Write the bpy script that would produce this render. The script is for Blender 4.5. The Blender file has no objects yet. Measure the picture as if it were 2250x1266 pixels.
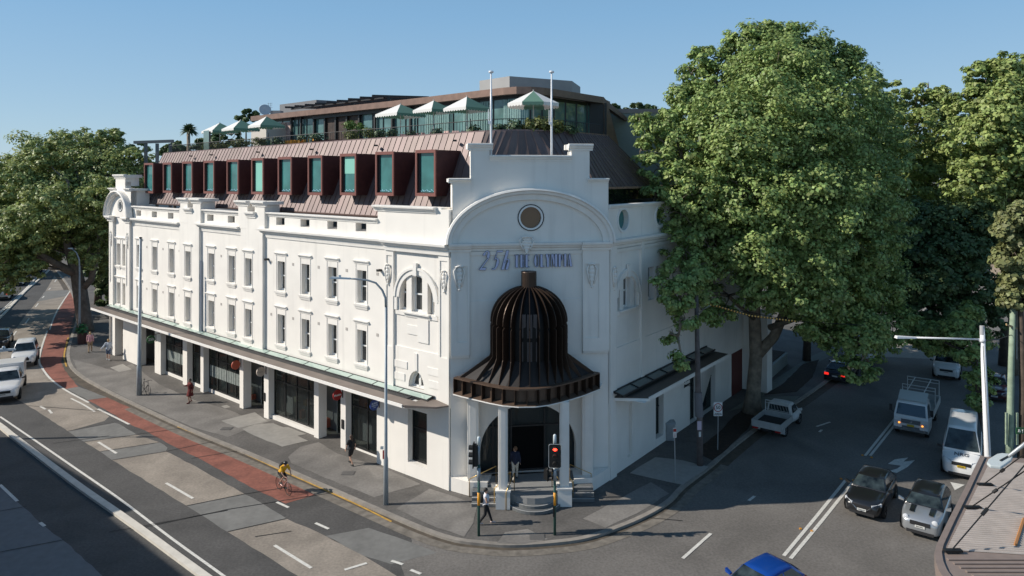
import bpy, bmesh, math, random
import numpy as np
from mathutils import Vector, Matrix
from mathutils.geometry import tessellate_polygon
R=math.radians; rnd=random.Random(7)
SC=bpy.context.scene; COL=SC.collection
# ---------------------------------------------------------------- camera
F=1550.0; HZ=385.0; CH=16.8; CX=1125.0
cam=bpy.data.objects.new('camera',bpy.data.cameras.new('camera')); COL.objects.link(cam)
cam.location=(0,0,CH); cam.rotation_euler=(R(90),0,0)
cam.data.sensor_width=36; cam.data.lens=F/2250*36; cam.data.shift_y=-(633-HZ)/2250
cam.data.clip_start=0.5; cam.data.clip_end=4000; SC.camera=cam
SC.render.resolution_x=1024; SC.render.resolution_y=576
# ---------------------------------------------------------------- light
SUN_EL=R(33.5); SUN_AZ=R(4.0)            # light travels towards +X, a little towards +Y
ld=Vector((math.cos(SUN_EL)*math.cos(SUN_AZ),math.cos(SUN_EL)*math.sin(SUN_AZ),-math.sin(SUN_EL)))
W=bpy.data.worlds.new('World'); SC.world=W; W.use_nodes=True
nt=W.node_tree; bg=nt.nodes['Background']; sky=nt.nodes.new('ShaderNodeTexSky')
sky.sky_type='NISHITA'; sky.sun_disc=False; sky.sun_elevation=SUN_EL
sky.sun_rotation=math.atan2(-ld.x,-ld.y); sky.air_density=1.0; sky.dust_density=0.0; sky.ozone_density=4.0; sky.altitude=50
tc=nt.nodes.new('ShaderNodeTexCoord'); sx=nt.nodes.new('ShaderNodeSeparateXYZ'); rp=nt.nodes.new('ShaderNodeValToRGB'); mxs=nt.nodes.new('ShaderNodeMix'); mxs.data_type='RGBA'; mxs.inputs[0].default_value=0.8
nt.links.new(tc.outputs['Generated'],sx.inputs[0]); nt.links.new(sx.outputs[2],rp.inputs[0])
rp.color_ramp.elements[0].color=(.43,.60,.74,1); rp.color_ramp.elements[0].position=0.0; rp.color_ramp.elements[1].color=(.245,.465,.71,1); rp.color_ramp.elements[1].position=0.22
e_=rp.color_ramp.elements.new(.5); e_.color=(.13,.27,.46,1); e_=rp.color_ramp.elements.new(1.0); e_.color=(.06,.15,.30,1)
sc8=nt.nodes.new('ShaderNodeVectorMath'); sc8.operation='SCALE'; sc8.inputs[3].default_value=8.4; nt.links.new(rp.outputs[0],sc8.inputs[0])
nt.links.new(sky.outputs[0],mxs.inputs[6]); nt.links.new(sc8.outputs[0],mxs.inputs[7]); nt.links.new(mxs.outputs[2],bg.inputs[0]); bg.inputs[1].default_value=0.110
sl=bpy.data.lights.new('sun','SUN'); sl.energy=4.9; sl.angle=R(0.5); sl.color=(1,0.93,0.83)
sun=bpy.data.objects.new('sun',sl); COL.objects.link(sun); sun.rotation_euler=ld.to_track_quat('-Z','Y').to_euler()
SC.view_settings.view_transform='Standard'; SC.view_settings.look='None'; SC.view_settings.exposure=0.1; SC.view_settings.gamma=1
SC.render.engine='CYCLES'
SC.cycles.max_bounces=5; SC.cycles.transparent_max_bounces=8
# ---------------------------------------------------------------- helpers
ROAD=-0.13
def G(u,v,z=0.0):
    Y=(CH-z)*F/(v-HZ); return Vector(((u-CX)/F*Y,Y,z))
def GR(u,v,dz=0): return G(u,v,ROAD)+Vector((0,0,dz))
def PY(u,v,Y): return Vector(((u-CX)/F*Y,Y,CH-(v-HZ)*Y/F))
_m={}
def mat(name,col,rough=0.7,metal=0.0,noise=0.0,nscale=3.0,bump=0.0,bscale=40.0,spec=0.5,emit=None,island=0.0,noise2=0.0,n2scale=0.4,coat=0.0,trans=0.0,hue=0.0,streak=0.0):
    if name in _m: return _m[name]
    m=bpy.data.materials.new(name); m.use_nodes=True; t=m.node_tree; b=t.nodes['Principled BSDF']
    N=t.nodes.new; L=t.links.new
    b.inputs['Base Color'].default_value=(*col,1); b.inputs['Roughness'].default_value=rough; b.inputs['Metallic'].default_value=metal
    b.inputs['Specular IOR Level'].default_value=spec; b.inputs['Coat Weight'].default_value=coat
    co=None
    if noise or bump or noise2:
        co=N('ShaderNodeTexCoord')
        geo=N('ShaderNodeNewGeometry')
    src=None
    def valmul(prev,fac):
        mx=N('ShaderNodeMix'); mx.data_type='RGBA'; mx.blend_type='MULTIPLY'; mx.inputs[0].default_value=1
        if prev is None: mx.inputs[6].default_value=(*col,1)
        else: L(prev,mx.inputs[6])
        L(fac,mx.inputs[7]); return mx.outputs[2]
    def ns(scale,amt,detail=5,dist=0):
        n=N('ShaderNodeTexNoise'); n.inputs['Scale'].default_value=scale; n.inputs['Detail'].default_value=detail; n.inputs['Distortion'].default_value=dist
        L(geo.outputs['Position'],n.inputs['Vector'])
        r=N('ShaderNodeMapRange'); r.inputs[1].default_value=0.3; r.inputs[2].default_value=0.7; r.inputs[3].default_value=1-amt; r.inputs[4].default_value=1+amt
        L(n.outputs[0],r.inputs[0]); return r.outputs[0]
    if noise: src=valmul(src,ns(nscale,noise))
    if noise2: src=valmul(src,ns(n2scale,noise2,6,0.6))
    if streak:
        mp=N('ShaderNodeMapping'); mp.inputs['Scale'].default_value=(2.2,2.2,.16); L(geo.outputs['Position'],mp.inputs[0]); n_=N('ShaderNodeTexNoise'); n_.inputs['Scale'].default_value=1.0; n_.inputs['Detail'].default_value=6; L(mp.outputs[0],n_.inputs['Vector'])
        r_=N('ShaderNodeMapRange'); r_.inputs[1].default_value=.56; r_.inputs[2].default_value=.74; r_.inputs[3].default_value=1; r_.inputs[4].default_value=1-streak; L(n_.outputs[0],r_.inputs[0]); src=valmul(src,r_.outputs[0])
    if island:
        if not(noise or bump or noise2): geo=N('ShaderNodeNewGeometry')
        r=N('ShaderNodeMapRange'); r.inputs[3].default_value=1-island; r.inputs[4].default_value=1+island
        L(geo.outputs['Random Per Island'],r.inputs[0]); src=valmul(src,r.outputs[0])
        if hue:
            hs=N('ShaderNodeHueSaturation'); r2=N('ShaderNodeMapRange'); r2.inputs[3].default_value=0.5-hue; r2.inputs[4].default_value=0.5+hue
            w=N('ShaderNodeMath'); w.operation='MULTIPLY'; w.inputs[1].default_value=17.3; fr=N('ShaderNodeMath'); fr.operation='FRACT'
            L(geo.outputs['Random Per Island'],w.inputs[0]); L(w.outputs[0],fr.inputs[0]); L(fr.outputs[0],r2.inputs[0])
            L(r2.outputs[0],hs.inputs['Hue']); L(src,hs.inputs['Color']); src=hs.outputs[0]
    if src is not None: L(src,b.inputs['Base Color'])
    if bump:
        n=N('ShaderNodeTexNoise'); n.inputs['Scale'].default_value=bscale; n.inputs['Detail'].default_value=4; L(geo.outputs['Position'],n.inputs['Vector'])
        bp=N('ShaderNodeBump'); bp.inputs['Strength'].default_value=bump; bp.inputs['Distance'].default_value=0.02; L(n.outputs[0],bp.inputs['Height']); L(bp.outputs[0],b.inputs['Normal'])
    if emit: b.inputs['Emission Color'].default_value=(*emit[0],1); b.inputs['Emission Strength'].default_value=emit[1]
    if trans:
        tr=N('ShaderNodeBsdfTranslucent'); ms=N('ShaderNodeMixShader'); ms.inputs[0].default_value=trans
        if src is not None: L(src,tr.inputs[0])
        else: tr.inputs[0].default_value=(*col,1)
        L(b.outputs[0],ms.inputs[1]); L(tr.outputs[0],ms.inputs[2]); L(ms.outputs[0],t.nodes['Material Output'].inputs[0])
    _m[name]=m; return m
def link(o,parent=None):
    COL.objects.link(o)
    if parent: o.parent=parent
    return o
def tag(o,label=None,cat=None,group=None,kind=None):
    if label: o['label']=label
    if cat: o['category']=cat
    if group: o['group']=group
    if kind: o['kind']=kind
    return o
def thing(name,label,cat,loc=(0,0,0),rz=0.0,group=None,scale=1.0):
    o=bpy.data.objects.new(name,None); COL.objects.link(o); o.location=loc; o.rotation_euler=(0,0,rz); o.scale=(scale,)*3
    return tag(o,label,cat,group)
def worigin(p):
    v=Vector((0,0,0))
    while p is not None:
        if p.rotation_euler.z==0: v+=p.location
        p=p.parent
    return v
class MB:
    def __init__(s): s.v=[]; s.f=[]
    def face(s,pts):
        n=len(s.v); s.v+= [tuple(p) for p in pts]; s.f.append(tuple(range(n,n+len(pts)))); return s
    def hexa(s,c):   # c: 8 corners, bottom 4 then top 4
        n=len(s.v); s.v+=[tuple(p) for p in c]
        for q in ((0,1,2,3),(4,5,6,7),(0,1,5,4),(1,2,6,5),(2,3,7,6),(3,0,4,7)): s.f.append(tuple(n+i for i in q))
        return s
    def box(s,x0,x1,y0,y1,z0,z1,fn=None):
        c=[(x0,y0,z0),(x1,y0,z0),(x1,y1,z0),(x0,y1,z0),(x0,y0,z1),(x1,y0,z1),(x1,y1,z1),(x0,y1,z1)]
        if fn: c=[fn(*p) for p in c]
        return s.hexa(c)
    def prism(s,poly,z0,z1,fn=None):
        n=len(s.v); k=len(poly)
        g=(lambda x,y,z:(x,y,z)) if fn is None else fn
        s.v+=[tuple(g(p[0],p[1],z0)) for p in poly]+[tuple(g(p[0],p[1],z1)) for p in poly]
        tr=tessellate_polygon([[Vector((p[0],p[1],0)) for p in poly]])
        for a,b,c in tr: s.f.append((n+a,n+b,n+c)); s.f.append((n+k+a,n+k+c,n+k+b))
        for i in range(k): j=(i+1)%k; s.f.append((n+i,n+j,n+k+j,n+k+i))
        return s
    def tube(s,pts,r,n=8,cap=True):
        pts=[Vector(p) for p in pts]; k=len(pts); rs=r if isinstance(r,(list,tuple)) else [r]*k
        b=len(s.v); up=None
        for i,p in enumerate(pts):
            t=(pts[min(i+1,k-1)]-pts[max(i-1,0)]).normalized()
            if up is None: up=t.orthogonal().normalized()
            else:
                up=(up-t*up.dot(t)); up=up.normalized() if up.length>1e-6 else t.orthogonal().normalized()
            w=t.cross(up)
            for j in range(n):
                a=2*math.pi*j/n; s.v.append(tuple(p+(up*math.cos(a)+w*math.sin(a))*rs[i]))
        for i in range(k-1):
            for j in range(n):
                s.f.append((b+i*n+j,b+i*n+(j+1)%n,b+(i+1)*n+(j+1)%n,b+(i+1)*n+j))
        if cap: s.f.append(tuple(b+j for j in range(n))); s.f.append(tuple(b+(k-1)*n+j for j in range(n)))
        return s
    def lathe(s,prof,c=(0,0,0),n=16,a0=0,a1=2*math.pi):
        b=len(s.v); full=abs(a1-a0-2*math.pi)<1e-6; m=n if full else n+1
        for i in range(m):
            a=a0+(a1-a0)*i/n
            for r,z in prof: s.v.append((c[0]+r*math.cos(a),c[1]+r*math.sin(a),c[2]+z))
        k=len(prof)
        for i in range(n):
            i2=(i+1)%m
            for j in range(k-1): s.f.append((b+i*k+j,b+i2*k+j,b+i2*k+j+1,b+i*k+j+1))
        return s
    def ball(s,c,r,sx=1,sy=1,sz=1,n=10):
        prof=[(r*math.sin(math.pi*i/n),-r*math.cos(math.pi*i/n)) for i in range(n+1)]
        b=len(s.v); s.lathe([(max(p[0],1e-4),p[1]) for p in prof],(0,0,0),12)
        for i in range(b,len(s.v)): v=s.v[i]; s.v[i]=(c[0]+v[0]*sx,c[1]+v[1]*sy,c[2]+v[2]*sz)
        return s
    def poly2(s,fn,outer,holes=(),reveal=0.0,edge=0.0,d=0.0):
        """flat polygon with holes in (s,z), reveals going back, mapped with fn(s,z,d)"""
        loops=[outer]+list(holes); tr=tessellate_polygon([[Vector((p[0],p[1],0)) for p in l] for l in loops])
        n=len(s.v); flat=[p for l in loops for p in l]
        s.v+=[tuple(fn(p[0],p[1],d)) for p in flat]
        for t in tr: s.f.append(tuple(n+i for i in t))
        for l,dep in [(outer,edge)]+[(h,reveal) for h in holes]:
            if not dep: continue
            for i in range(len(l)):
                a=l[i]; b=l[(i+1)%len(l)]
                s.face([fn(a[0],a[1],d),fn(b[0],b[1],d),fn(b[0],b[1],d-dep),fn(a[0],a[1],d-dep)])
        return s
    def build(s,name,m,parent=None,smooth=False,local=False,bevel=0,sub=0,fixn=True):
        me=bpy.data.meshes.new(name)
        off=Vector((0,0,0)) if (local or parent is None) else worigin(parent)
        me.from_pydata([(a-off.x,b-off.y,c-off.z) for a,b,c in s.v],[],s.f)
        if fixn:
            bm=bmesh.new(); bm.from_mesh(me)
            if smooth or sub or bevel: bmesh.ops.remove_doubles(bm,verts=bm.verts,dist=1e-4)
            bmesh.ops.recalc_face_normals(bm,faces=bm.faces); bm.to_mesh(me); bm.free()
        for mm in (m if isinstance(m,(list,tuple)) else [m]): me.materials.append(mm)
        o=bpy.data.objects.new(name,me); link(o,parent)
        if smooth: me.shade_smooth() if hasattr(me,'shade_smooth') else [setattr(p,'use_smooth',True) for p in me.polygons]
        if bevel: b=o.modifiers.new('bevel','BEVEL'); b.width=bevel; b.segments=2; b.limit_method='ANGLE'
        if sub: q=o.modifiers.new('sub','SUBSURF'); q.levels=sub; q.render_levels=sub
        return o
def rect(a,b,c,d): return [(a,c),(b,c),(b,d),(a,d)]
class Plan:
    def __init__(s,pts,side):
        s.p=[Vector(p[:2]) for p in pts]; s.S=[0]; s.n=[]
        for i in range(1,len(pts)):
            d=s.p[i]-s.p[i-1]; s.S.append(s.S[-1]+d.length); d.normalize()
            s.n.append(Vector((-d.y,d.x))*side)
        s.vn=[s.n[0]]+[(s.n[i]+s.n[i-1]).normalized() for i in range(1,len(s.n))]+[s.n[-1]]
    def seg(s,a,hint=None):
        a=a if hint is None else hint
        for i in range(len(s.n)):
            if a<=s.S[i+1]: return i
        return len(s.n)-1
    def at(s,a,z,d=0,hint=None):
        i=s.seg(a,hint); t=(a-s.S[i])/(s.S[i+1]-s.S[i]); q=s.p[i].lerp(s.p[i+1],t)+s.n[i]*d
        return Vector((q.x,q.y,z))
    def ms(s,a,z,d=0):
        i=s.seg(a); t=(a-s.S[i])/(s.S[i+1]-s.S[i]); q=s.p[i].lerp(s.p[i+1],t)
        n=s.vn[i].lerp(s.vn[i+1],min(max(t,0),1)); q=q+n*d
        return Vector((q.x,q.y,z))
    def h(s,mid): return lambda a,z,d: s.at(a,z,d,mid)
    def sz(s,u,v,d=0):
        """pixel -> (s,z) on the plane offset d"""
        r=Vector(((u-CX)/F,1)); best=None
        for i in range(len(s.n)):
            a=s.p[i]+s.n[i]*d; b=s.p[i+1]+s.n[i]*d; e=b-a
            det=-e.x*r.y+r.x*e.y
            if abs(det)<1e-9: continue
            t=(a.x*r.y-r.x*a.y)/det; k=(a.x*e.y-e.x*a.y)/(r.x*e.y-r.y*e.x)
            over=max(0,-t,t-1)
            if best is None or over<best[0]-1e-9: best=(over,s.S[i]+t*(s.S[i+1]-s.S[i]),CH-(v-HZ)*k/F)
        return best[1],best[2]
def sweep(mb,fn,s0,s1,prof,n=1):
    """closed profile [(d,z)] extruded along s"""
    k=len(prof); b=len(mb.v)
    for i in range(n+1):
        a=s0+(s1-s0)*i/n
        for d,z in prof: mb.v.append(tuple(fn(a,z,d)))
    for i in range(n):
        for j in range(k): mb.f.append((b+i*k+j,b+i*k+(j+1)%k,b+(i+1)*k+(j+1)%k,b+(i+1)*k+j))
    mb.f.append(tuple(b+j for j in range(k))); mb.f.append(tuple(b+n*k+j for j in range(k)))
    return mb
def corn(z,h,p,d=0.0):  # stepped moulding profile, top at z
    return [(d-0.06,z-h),(d+.22*p,z-h),(d+.25*p,z-.72*h),(d+.55*p,z-.6*h),(d+.62*p,z-.38*h),(d+.95*p,z-.3*h),(d+p,z-.05*h),(d+.96*p,z),(d-0.06,z+.02)]
def fbox(mb,fn,s0,s1,z0,z1,d0,d1): return mb.box(s0,s1,z0,z1,d0,d1,fn)
# ---------------------------------------------------------------- materials
WHITE=mat('white_render',(.79,.755,.70),.85,noise=.035,nscale=.8,noise2=.03,n2scale=.15,bump=.12,bscale=60,streak=.10)
TRIM=mat('white_trim',(.78,.75,.70),.8,noise=.04,nscale=1.5,streak=.08)
SASH=mat('white_sash',(.75,.75,.73),.5)
GLASS=mat('window_glass',(.075,.078,.075),.06,spec=.6,noise=.3,nscale=1.2)
DARK=mat('dark_frame',(.02,.02,.021),.5)
BRONZE=mat('dark_bronze',(.055,.036,.026),.42,metal=.55,noise=.15,nscale=3)
BRONZEF=mat('bronze_fascia',(.20,.125,.095),.5,metal=.3,noise=.15,nscale=2)
COPPER=mat('copper_roof',(.15,.112,.107),.55,metal=.35,island=.14,noise=.10,nscale=1.0,hue=.012)
COPPERD=mat('oxblood_metal',(.075,.026,.024),.45,metal=.3,noise=.15,nscale=4)
TEAL=mat('teal_glass',(.045,.17,.165),.07,spec=.6,noise=.25,nscale=.9)
MINT=mat('mint_blind',(.22,.52,.43),.5)
CONC=mat('pale_concrete',(.33,.33,.325),.8,noise=.06,nscale=1,bump=.1)
GREYC=mat('grey_concrete',(.17,.175,.185),.8,noise=.06,nscale=1)
METALG=mat('galvanised_metal',(.36,.38,.39),.45,metal=.5,noise=.08,nscale=3)
BLACK=mat('black_plastic',(.012,.012,.012),.5)
GOLD=mat('brass',(.5,.34,.13),.3,metal=.8)
LETTER=mat('letter_face',(.50,.53,.72),.5)
LETTERB=mat('letter_edge',(.09,.10,.15),.5)
# ================================================================ hotel
LB=[(990,1076.8),(850,1023.4),(583,918.3),(535,898.9),(443,861.4),(400,843.6),(290,797.7),(245,778.7)]
PL=Plan([G(*p) for p in LB],1); SL=PL.S
Lc=PL.p[0]; Rc=Vector((5.3,38.9))
PC=Plan([Lc,Rc],-1); CW=PC.S[1]
PR=Plan([Rc,Rc+Vector((.612,.791))*24],-1)
hotel=thing('hotel_building','long three storey white rendered corner hotel with copper mansard roof and domed entrance','building',(0,42,0))
sl=lambda u,d=0: PL.sz(u,600,d)[0]
sc=lambda u,d=0: PC.sz(u,600,d)[0]
sr=lambda u,d=0: PR.sz(u,600,d)[0]
mbW=MB(); mbT=MB()
ZC=4.35   # top of the ground floor
def zr(s): return s/40.0
def window(fn,s,z0,z1,w,depth=.39,d=0.0,lintel=True,arch=False):
    g=MB().box(s-w/2,s+w/2,z0,z1,d-depth,d-depth+.03,fn)
    pane=g.build('window',GLASS,hotel)
    f=MB(); t=.07
    fbox(f,fn,s-w/2,s-w/2+t,z0,z1,d-depth,d-depth+.09); fbox(f,fn,s+w/2-t,s+w/2,z0,z1,d-depth,d-depth+.09)
    fbox(f,fn,s-w/2+t,s+w/2-t,z0,z0+.11,d-depth,d-depth+.088); fbox(f,fn,s-w/2+t,s+w/2-t,z1-t,z1,d-depth,d-depth+.088)
    zm=(z0+z1)/2; fbox(f,fn,s-w/2+t,s+w/2-t,zm-.035,zm+.035,d-depth,d-depth+.11)
    f.build('window_frame',SASH,pane)
    if lintel:
        q=MB(); sweep(q,fn,s-w/2-.27,s+w/2+.27,corn(z1+.60,.22,.15,d)); sweep(q,fn,s-w/2-.12,s-w/2-.10,[(d-.01,z0-.1),(d+.03,z0-.1),(d+.03,z1+.38),(d-.01,z1+.38)])
        sweep(q,fn,s+w/2+.10,s+w/2+.12,[(d-.01,z0-.1),(d+.03,z0-.1),(d+.03,z1+.38),(d-.01,z1+.38)])
        q.build('lintel',TRIM,pane)
        q=MB(); sweep(q,fn,s-w/2-.2,s+w/2+.2,[(d-.3,z0-.18),(d+.12,z0-.18),(d+.14,z0-.05),(d-.3,z0)]); sweep(q,fn,s-w/2-.14,s+w/2+.14,[(d-.05,z0-.34),(d+.05,z0-.34),(d+.09,z0-.182),(d-.05,z0-.182)])
        q.build('sill',TRIM,pane)
    return pane
# ---- left facade, sections between plan vertices: right bay, C, P2, B, P1, A, end bay
def ups(s): return 11.2-.0142*s, 9.22-.0142*s     # top, bottom of 2nd-floor windows
def los(s): return 7.63-.0155*s, 5.64-.0155*s
def section(i,cols,d,pz,holes_u=(),upper=True,pw=.86,edges=0.0):
    s0,s1=SL[i],SL[i+1]; mid=(s0+s1)/2; fn=PL.h(mid)
    hs=[]
    for s in cols:
        t,b=ups(s); hs.append(rect(s-pw/2,s+pw/2,b,t)); t,b=los(s); hs.append(rect(s-pw/2,s+pw/2,b,t))
    mbW.poly2(fn,rect(s0,s1,ZC,13.0),hs,reveal=.4,edge=edges,d=d)
    for s in cols:
        for t,b in (ups(s),los(s)): window(fn,s,b,t,pw,d=d)
    return fn,s0,s1
def parapet(fn,s0,s1,z0,z1,holes,d,coping=True,th=.45):
    mbW.poly2(fn,rect(s0,s1,z0,z1),holes,reveal=th,edge=0,d=d); mbW.poly2(fn,rect(s0,s1,z0,z1),holes,d=d-th)
    fbox(mbW,fn,s0,s1,z1-.004,z1,d-th,d); fbox(mbW,fn,s0,s0+.003,z0,z1,d-th,d); fbox(mbW,fn,s1-.003,s1,z0,z1,d-th,d)
    if coping: sweep(mbT,fn,s0-.02,s1+.02,corn(z1+.06,.26,.2,d)); fbox(mbT,fn,s0,s1,z1-.1,z1+.05,d-th-.1,d-.05)
colC=[sl(u) for u in (617.8,671.3,730.3,794.8)]
fn,s0,s1=section(1,colC,0,0)
zc=13.15
hol=[]
for u in (616,670,730,793):
    s=sl(u); hol.append(rect(s-.5,s+.5,13.42,13.92))
sH=sl(830)
parapet(fn,sH,s1,13.0,14.18,hol,0)
colB=[sl(u) for u in (464,509)]
fnB,_,_=section(3,colB,0,0); 
parapet(fnB,SL[3]+.15,SL[4]-.1,13.0,14.1,[rect(sl(u)-.5,sl(u)+.5,13.3,13.8) for u in (462,508)],0)
colA=[sl(u) for u in (306,340,377)]
fnA,_,_=section(5,colA,0,0)
parapet(fnA,SL[5]+.2,SL[6],13.0,14.0,[rect(sl(u)-.5,sl(u)+.5,13.2,13.7) for u in (304.5,339,375)],0)
# projecting pilaster bays with twin posts
for i,u0,pc in ((2,552,(534,571)),(4,418.8,(404.5,432.6))):
    fnP,a,b=section(i,[sl(u0)],.22,0,edges=.3)
    mid=(a+b)/2
    for up in pc:
        s=sl(up,.2)
        fbox(mbW,fnP,s-.62,s+.62,12.98,14.72,-.95,.22); sweep(mbT,fnP,s-.84,s+.84,corn(14.98,.36,.26,.22))
        fbox(mbT,fnP,s-.84,s+.84,14.75,14.97,-1.15,.17)
    s=mid; fbox(mbW,fnP,a,b,12.99,14.2,-.4,.218); sweep(mbT,fnP,s-.62,s+.62,corn(14.22,.42,.26,.22))
mbT.build('moulding',TRIM,hotel); mbT=MB()
# main cornices
def cornice(fn,a,b,z,d=0): 
    sweep(mbT,fn,a,b,corn(z,.46,.42,d)); sweep(mbT,fn,a+.04,b-.04,[(d-.05,z-.62),(d+.06,z-.62),(d+.08,z-.46),(d-.05,z-.46)])
cornice(fn,SL[1]-1.5,SL[2]+.35,13.12); cornice(fnB,SL[3]+.2,SL[4]+.35,13.1); cornice(fnA,SL[5]+.05,SL[6]+.3,13.0)
mbT.build('cornice',TRIM,hotel); mbT=MB()
fnR=PL.h(2.0); bay0,bay1=0.0,SL[1]
pan0,pan1=sl(967),sl(868)
cxs=(sl(872)+sl(962))/2; 
def archpts(cx,z,r,n=14,rx=None,lo=None): 
    rx=rx or r; return [(cx+rx*math.cos(math.pi*i/n),z+r*math.sin(math.pi*i/n)) for i in range(n+1)]
ra=(pan1-pan0)/2-.12
zs=9.15; zspr=9.9
# three openings under one arch
def arch_group(fn,cx,ra,zs,zspr,d,inner=.42):
    ri=ra-.3; top=lambda x: zspr+math.sqrt(max(ri*ri-(x-cx)**2,0))
    hs=[]
    cw=.42
    for a,b in ((cx-ri,cx-cw-.42),(cx-cw,cx+cw),(cx+cw+.42,cx+ri)):
        pts=[(a,zs),(b,zs)]
        xs=[b+(a-b)*k/6 for k in range(7)]
        pts+=[(x,max(top(x)-(.12 if abs(x-cx)<=cw+.01 else 0),zs+.05)) for x in xs]
        hs.append(pts)
    return hs
hs=arch_group(fnR,cxs,ra,zs,zspr,0)
half_arch=[(cxs-.62,4.6+.35),(cxs+.62,4.6+.35)]+archpts(cxs,4.95,.95,10,.62)[1:-1]
mbW.poly2(fnR,rect(pan0,pan1,ZC,13.0),hs+[half_arch],reveal=.4,d=0)
for a,b in ((bay0,pan0),(pan1,bay1)):
    hsx=[rect(a+.12,b-.12,7.0,12.2)] if b-a>.5 else []
    mbW.poly2(fnR,rect(a,b,ZC,13.0),hsx,reveal=.05,edge=.16,d=.14)
    if hsx: mbW.poly2(fnR,hsx[0],d=.09)
mbW.poly2(fnR,rect(pan0,pan1,ZC,7.1),[half_arch],reveal=.1,edge=.05,d=.05)
for k,(a,b,z0,z1) in enumerate(((pan0,pan0+.9,5.9,6.3),(pan0,pan0+.8,5.2,5.6),(pan1-1.1,pan1,5.9,6.3),(pan1-.9,pan1,5.2,5.6))): fbox(mbT,fnR,a+.02,b,z0,z1,.04,.09)
fbox(mbT,fnR,cxs-.12,cxs+.12,5.95,6.9,.04,.11)
g=MB().box(cxs-.62,cxs+.62,4.95,6.0,-.36,-.33,fnR).build('window',GLASS,hotel)
f=MB(); fbox(f,fnR,cxs-.07,cxs+.07,4.95,5.95,-.34,-.24); fbox(f,fnR,cxs-.6,cxs+.6,4.95,5.05,-.34,-.24)
o=archpts(cxs,4.95,.95,10,.62); i_=archpts(cxs,4.95,.8,10,.5)
for k in range(10): f.hexa([fnR(*p,-.33) for p in (o[k],o[k+1],i_[k+1],i_[k])]+[fnR(*p,-.25) for p in (o[k],o[k+1],i_[k+1],i_[k])])
f.build('window_frame',SASH,g)
def arch_trim(mb,fn,cx,z,r0,r1,d0,d1,n=18,rxs=1.0):
    o=archpts(cx,z,r1,n,r1*rxs); q=archpts(cx,z,r0,n,r0*rxs)
    for k in range(n): mb.hexa([fn(*p,d0) for p in (o[k],o[k+1],q[k+1],q[k])]+[fn(*p,d1) for p in (o[k],o[k+1],q[k+1],q[k])])
def arch_window(fn,cx,ra,zs,zspr,d):
    arch_trim(mbT,fn,cx,zspr,ra-.3,ra-.03,d-.02,d+.09); arch_trim(mbT,fn,cx,zspr,ra-.03,ra+.1,d-.02,d+.15)
    fbox(mbT,fn,cx-.14,cx+.14,zspr+ra-.35,zspr+ra+.35,d+.05,d+.2)
    for sg in (-1,1): fbox(mbT,fn,cx+sg*(ra-.02)-.12,cx+sg*(ra-.02)+.12,zs,zspr,d-.02,d+.1)
    sweep(mbT,fn,cx-1.1,cx+.9,corn(zs,.3,.22,d)); fbox(mbT,fn,cx-ra,cx+ra,zs-.25,zs-.02,d-.02,d+.07)
    for a,w,t in ((cx-ra+.36,.7,.0),(cx,.84,.0),(cx+ra-.36,.7,0)):
        zt=zspr+math.sqrt(max((ra-.3)**2-(a-cx)**2,0))
        g=MB().box(a-w/2,a+w/2,zs,zt,d-.36,d-.33,fn).build('window',GLASS,hotel)
        f=MB(); fbox(f,fn,a-w/2,a-w/2+.07,zs,zt,d-.34,d-.25); fbox(f,fn,a+w/2-.07,a+w/2,zs,zt,d-.34,d-.25)
        fbox(f,fn,a-w/2+.07,a+w/2-.07,zs,zs+.12,d-.34,d-.252); fbox(f,fn,a-w/2+.07,a+w/2-.07,zs+.95,zs+1.03,d-.34,d-.24)
        f.build('window_frame',SASH,g)
arch_window(fnR,cxs,ra,zs,zspr,0)
cornice(fnR,-.1,SL[1],13.12,.16)
# steps in the plaster below the arched window
fbox(mbT,fnR,cxs-.1,cxs+.75,7.9,8.4,-.01,.05); fbox(mbT,fnR,cxs-.95,cxs-.1,7.55,8.85,-.01,.06)
# high parapet at the right end
fbox(mbW,fnR,.0,SL[1],12.98,14.95,-.6,.14); sweep(mbT,fnR,.9,SL[1]+.1,corn(15.05,.32,.28,.14))
fbox(mbW,fn,SL[1],sH,12.98,14.95,-.6,.0); sweep(mbT,fn,SL[1]+.1,sH+.25,corn(15.05,.32,.28,.0)); fbox(mbT,fn,SL[1],sH+.1,14.9,15.04,-.75,-.05); fbox(mbT,fnR,.6,SL[1],14.9,15.04,-.75,.1)
# plaster cartouches
def cartouche(fn,s,z,w,h,d,name='plaster_ornament',parent=None):
    m=MB()
    for k in range(5):
        t=k/4; ww=w*(.5-.28*t*t)*(1 if k else .8); 
        c=fn(s,z-h*t*.8,d+.01); m.ball(c,1,ww*.75,.09,h*.15,8)
    for sg in (-1,1):
        m.tube([fn(s+sg*w*.3,z+h*.12,d+.05),fn(s+sg*w*.55,z-.05*h,d+.08),fn(s+sg*w*.42,z-.4*h,d+.06),fn(s+sg*w*.2,z-.8*h,d+.05)],.045,6)
    m.tube([fn(s-w*.4,z+h*.14,d+.06),fn(s,z+h*.2,d+.12),fn(s+w*.4,z+h*.14,d+.06)],.05,6)
    m.ball(fn(s,z-h*.95,d+.04),.07)
    return m.build(name,TRIM,hotel,smooth=True)
for u in (853,977): cartouche(fnR,sl(u,.1),11.5,.4,1.0,.1)
mbT.build('bay_moulding',TRIM,hotel); mbT=MB()
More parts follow.
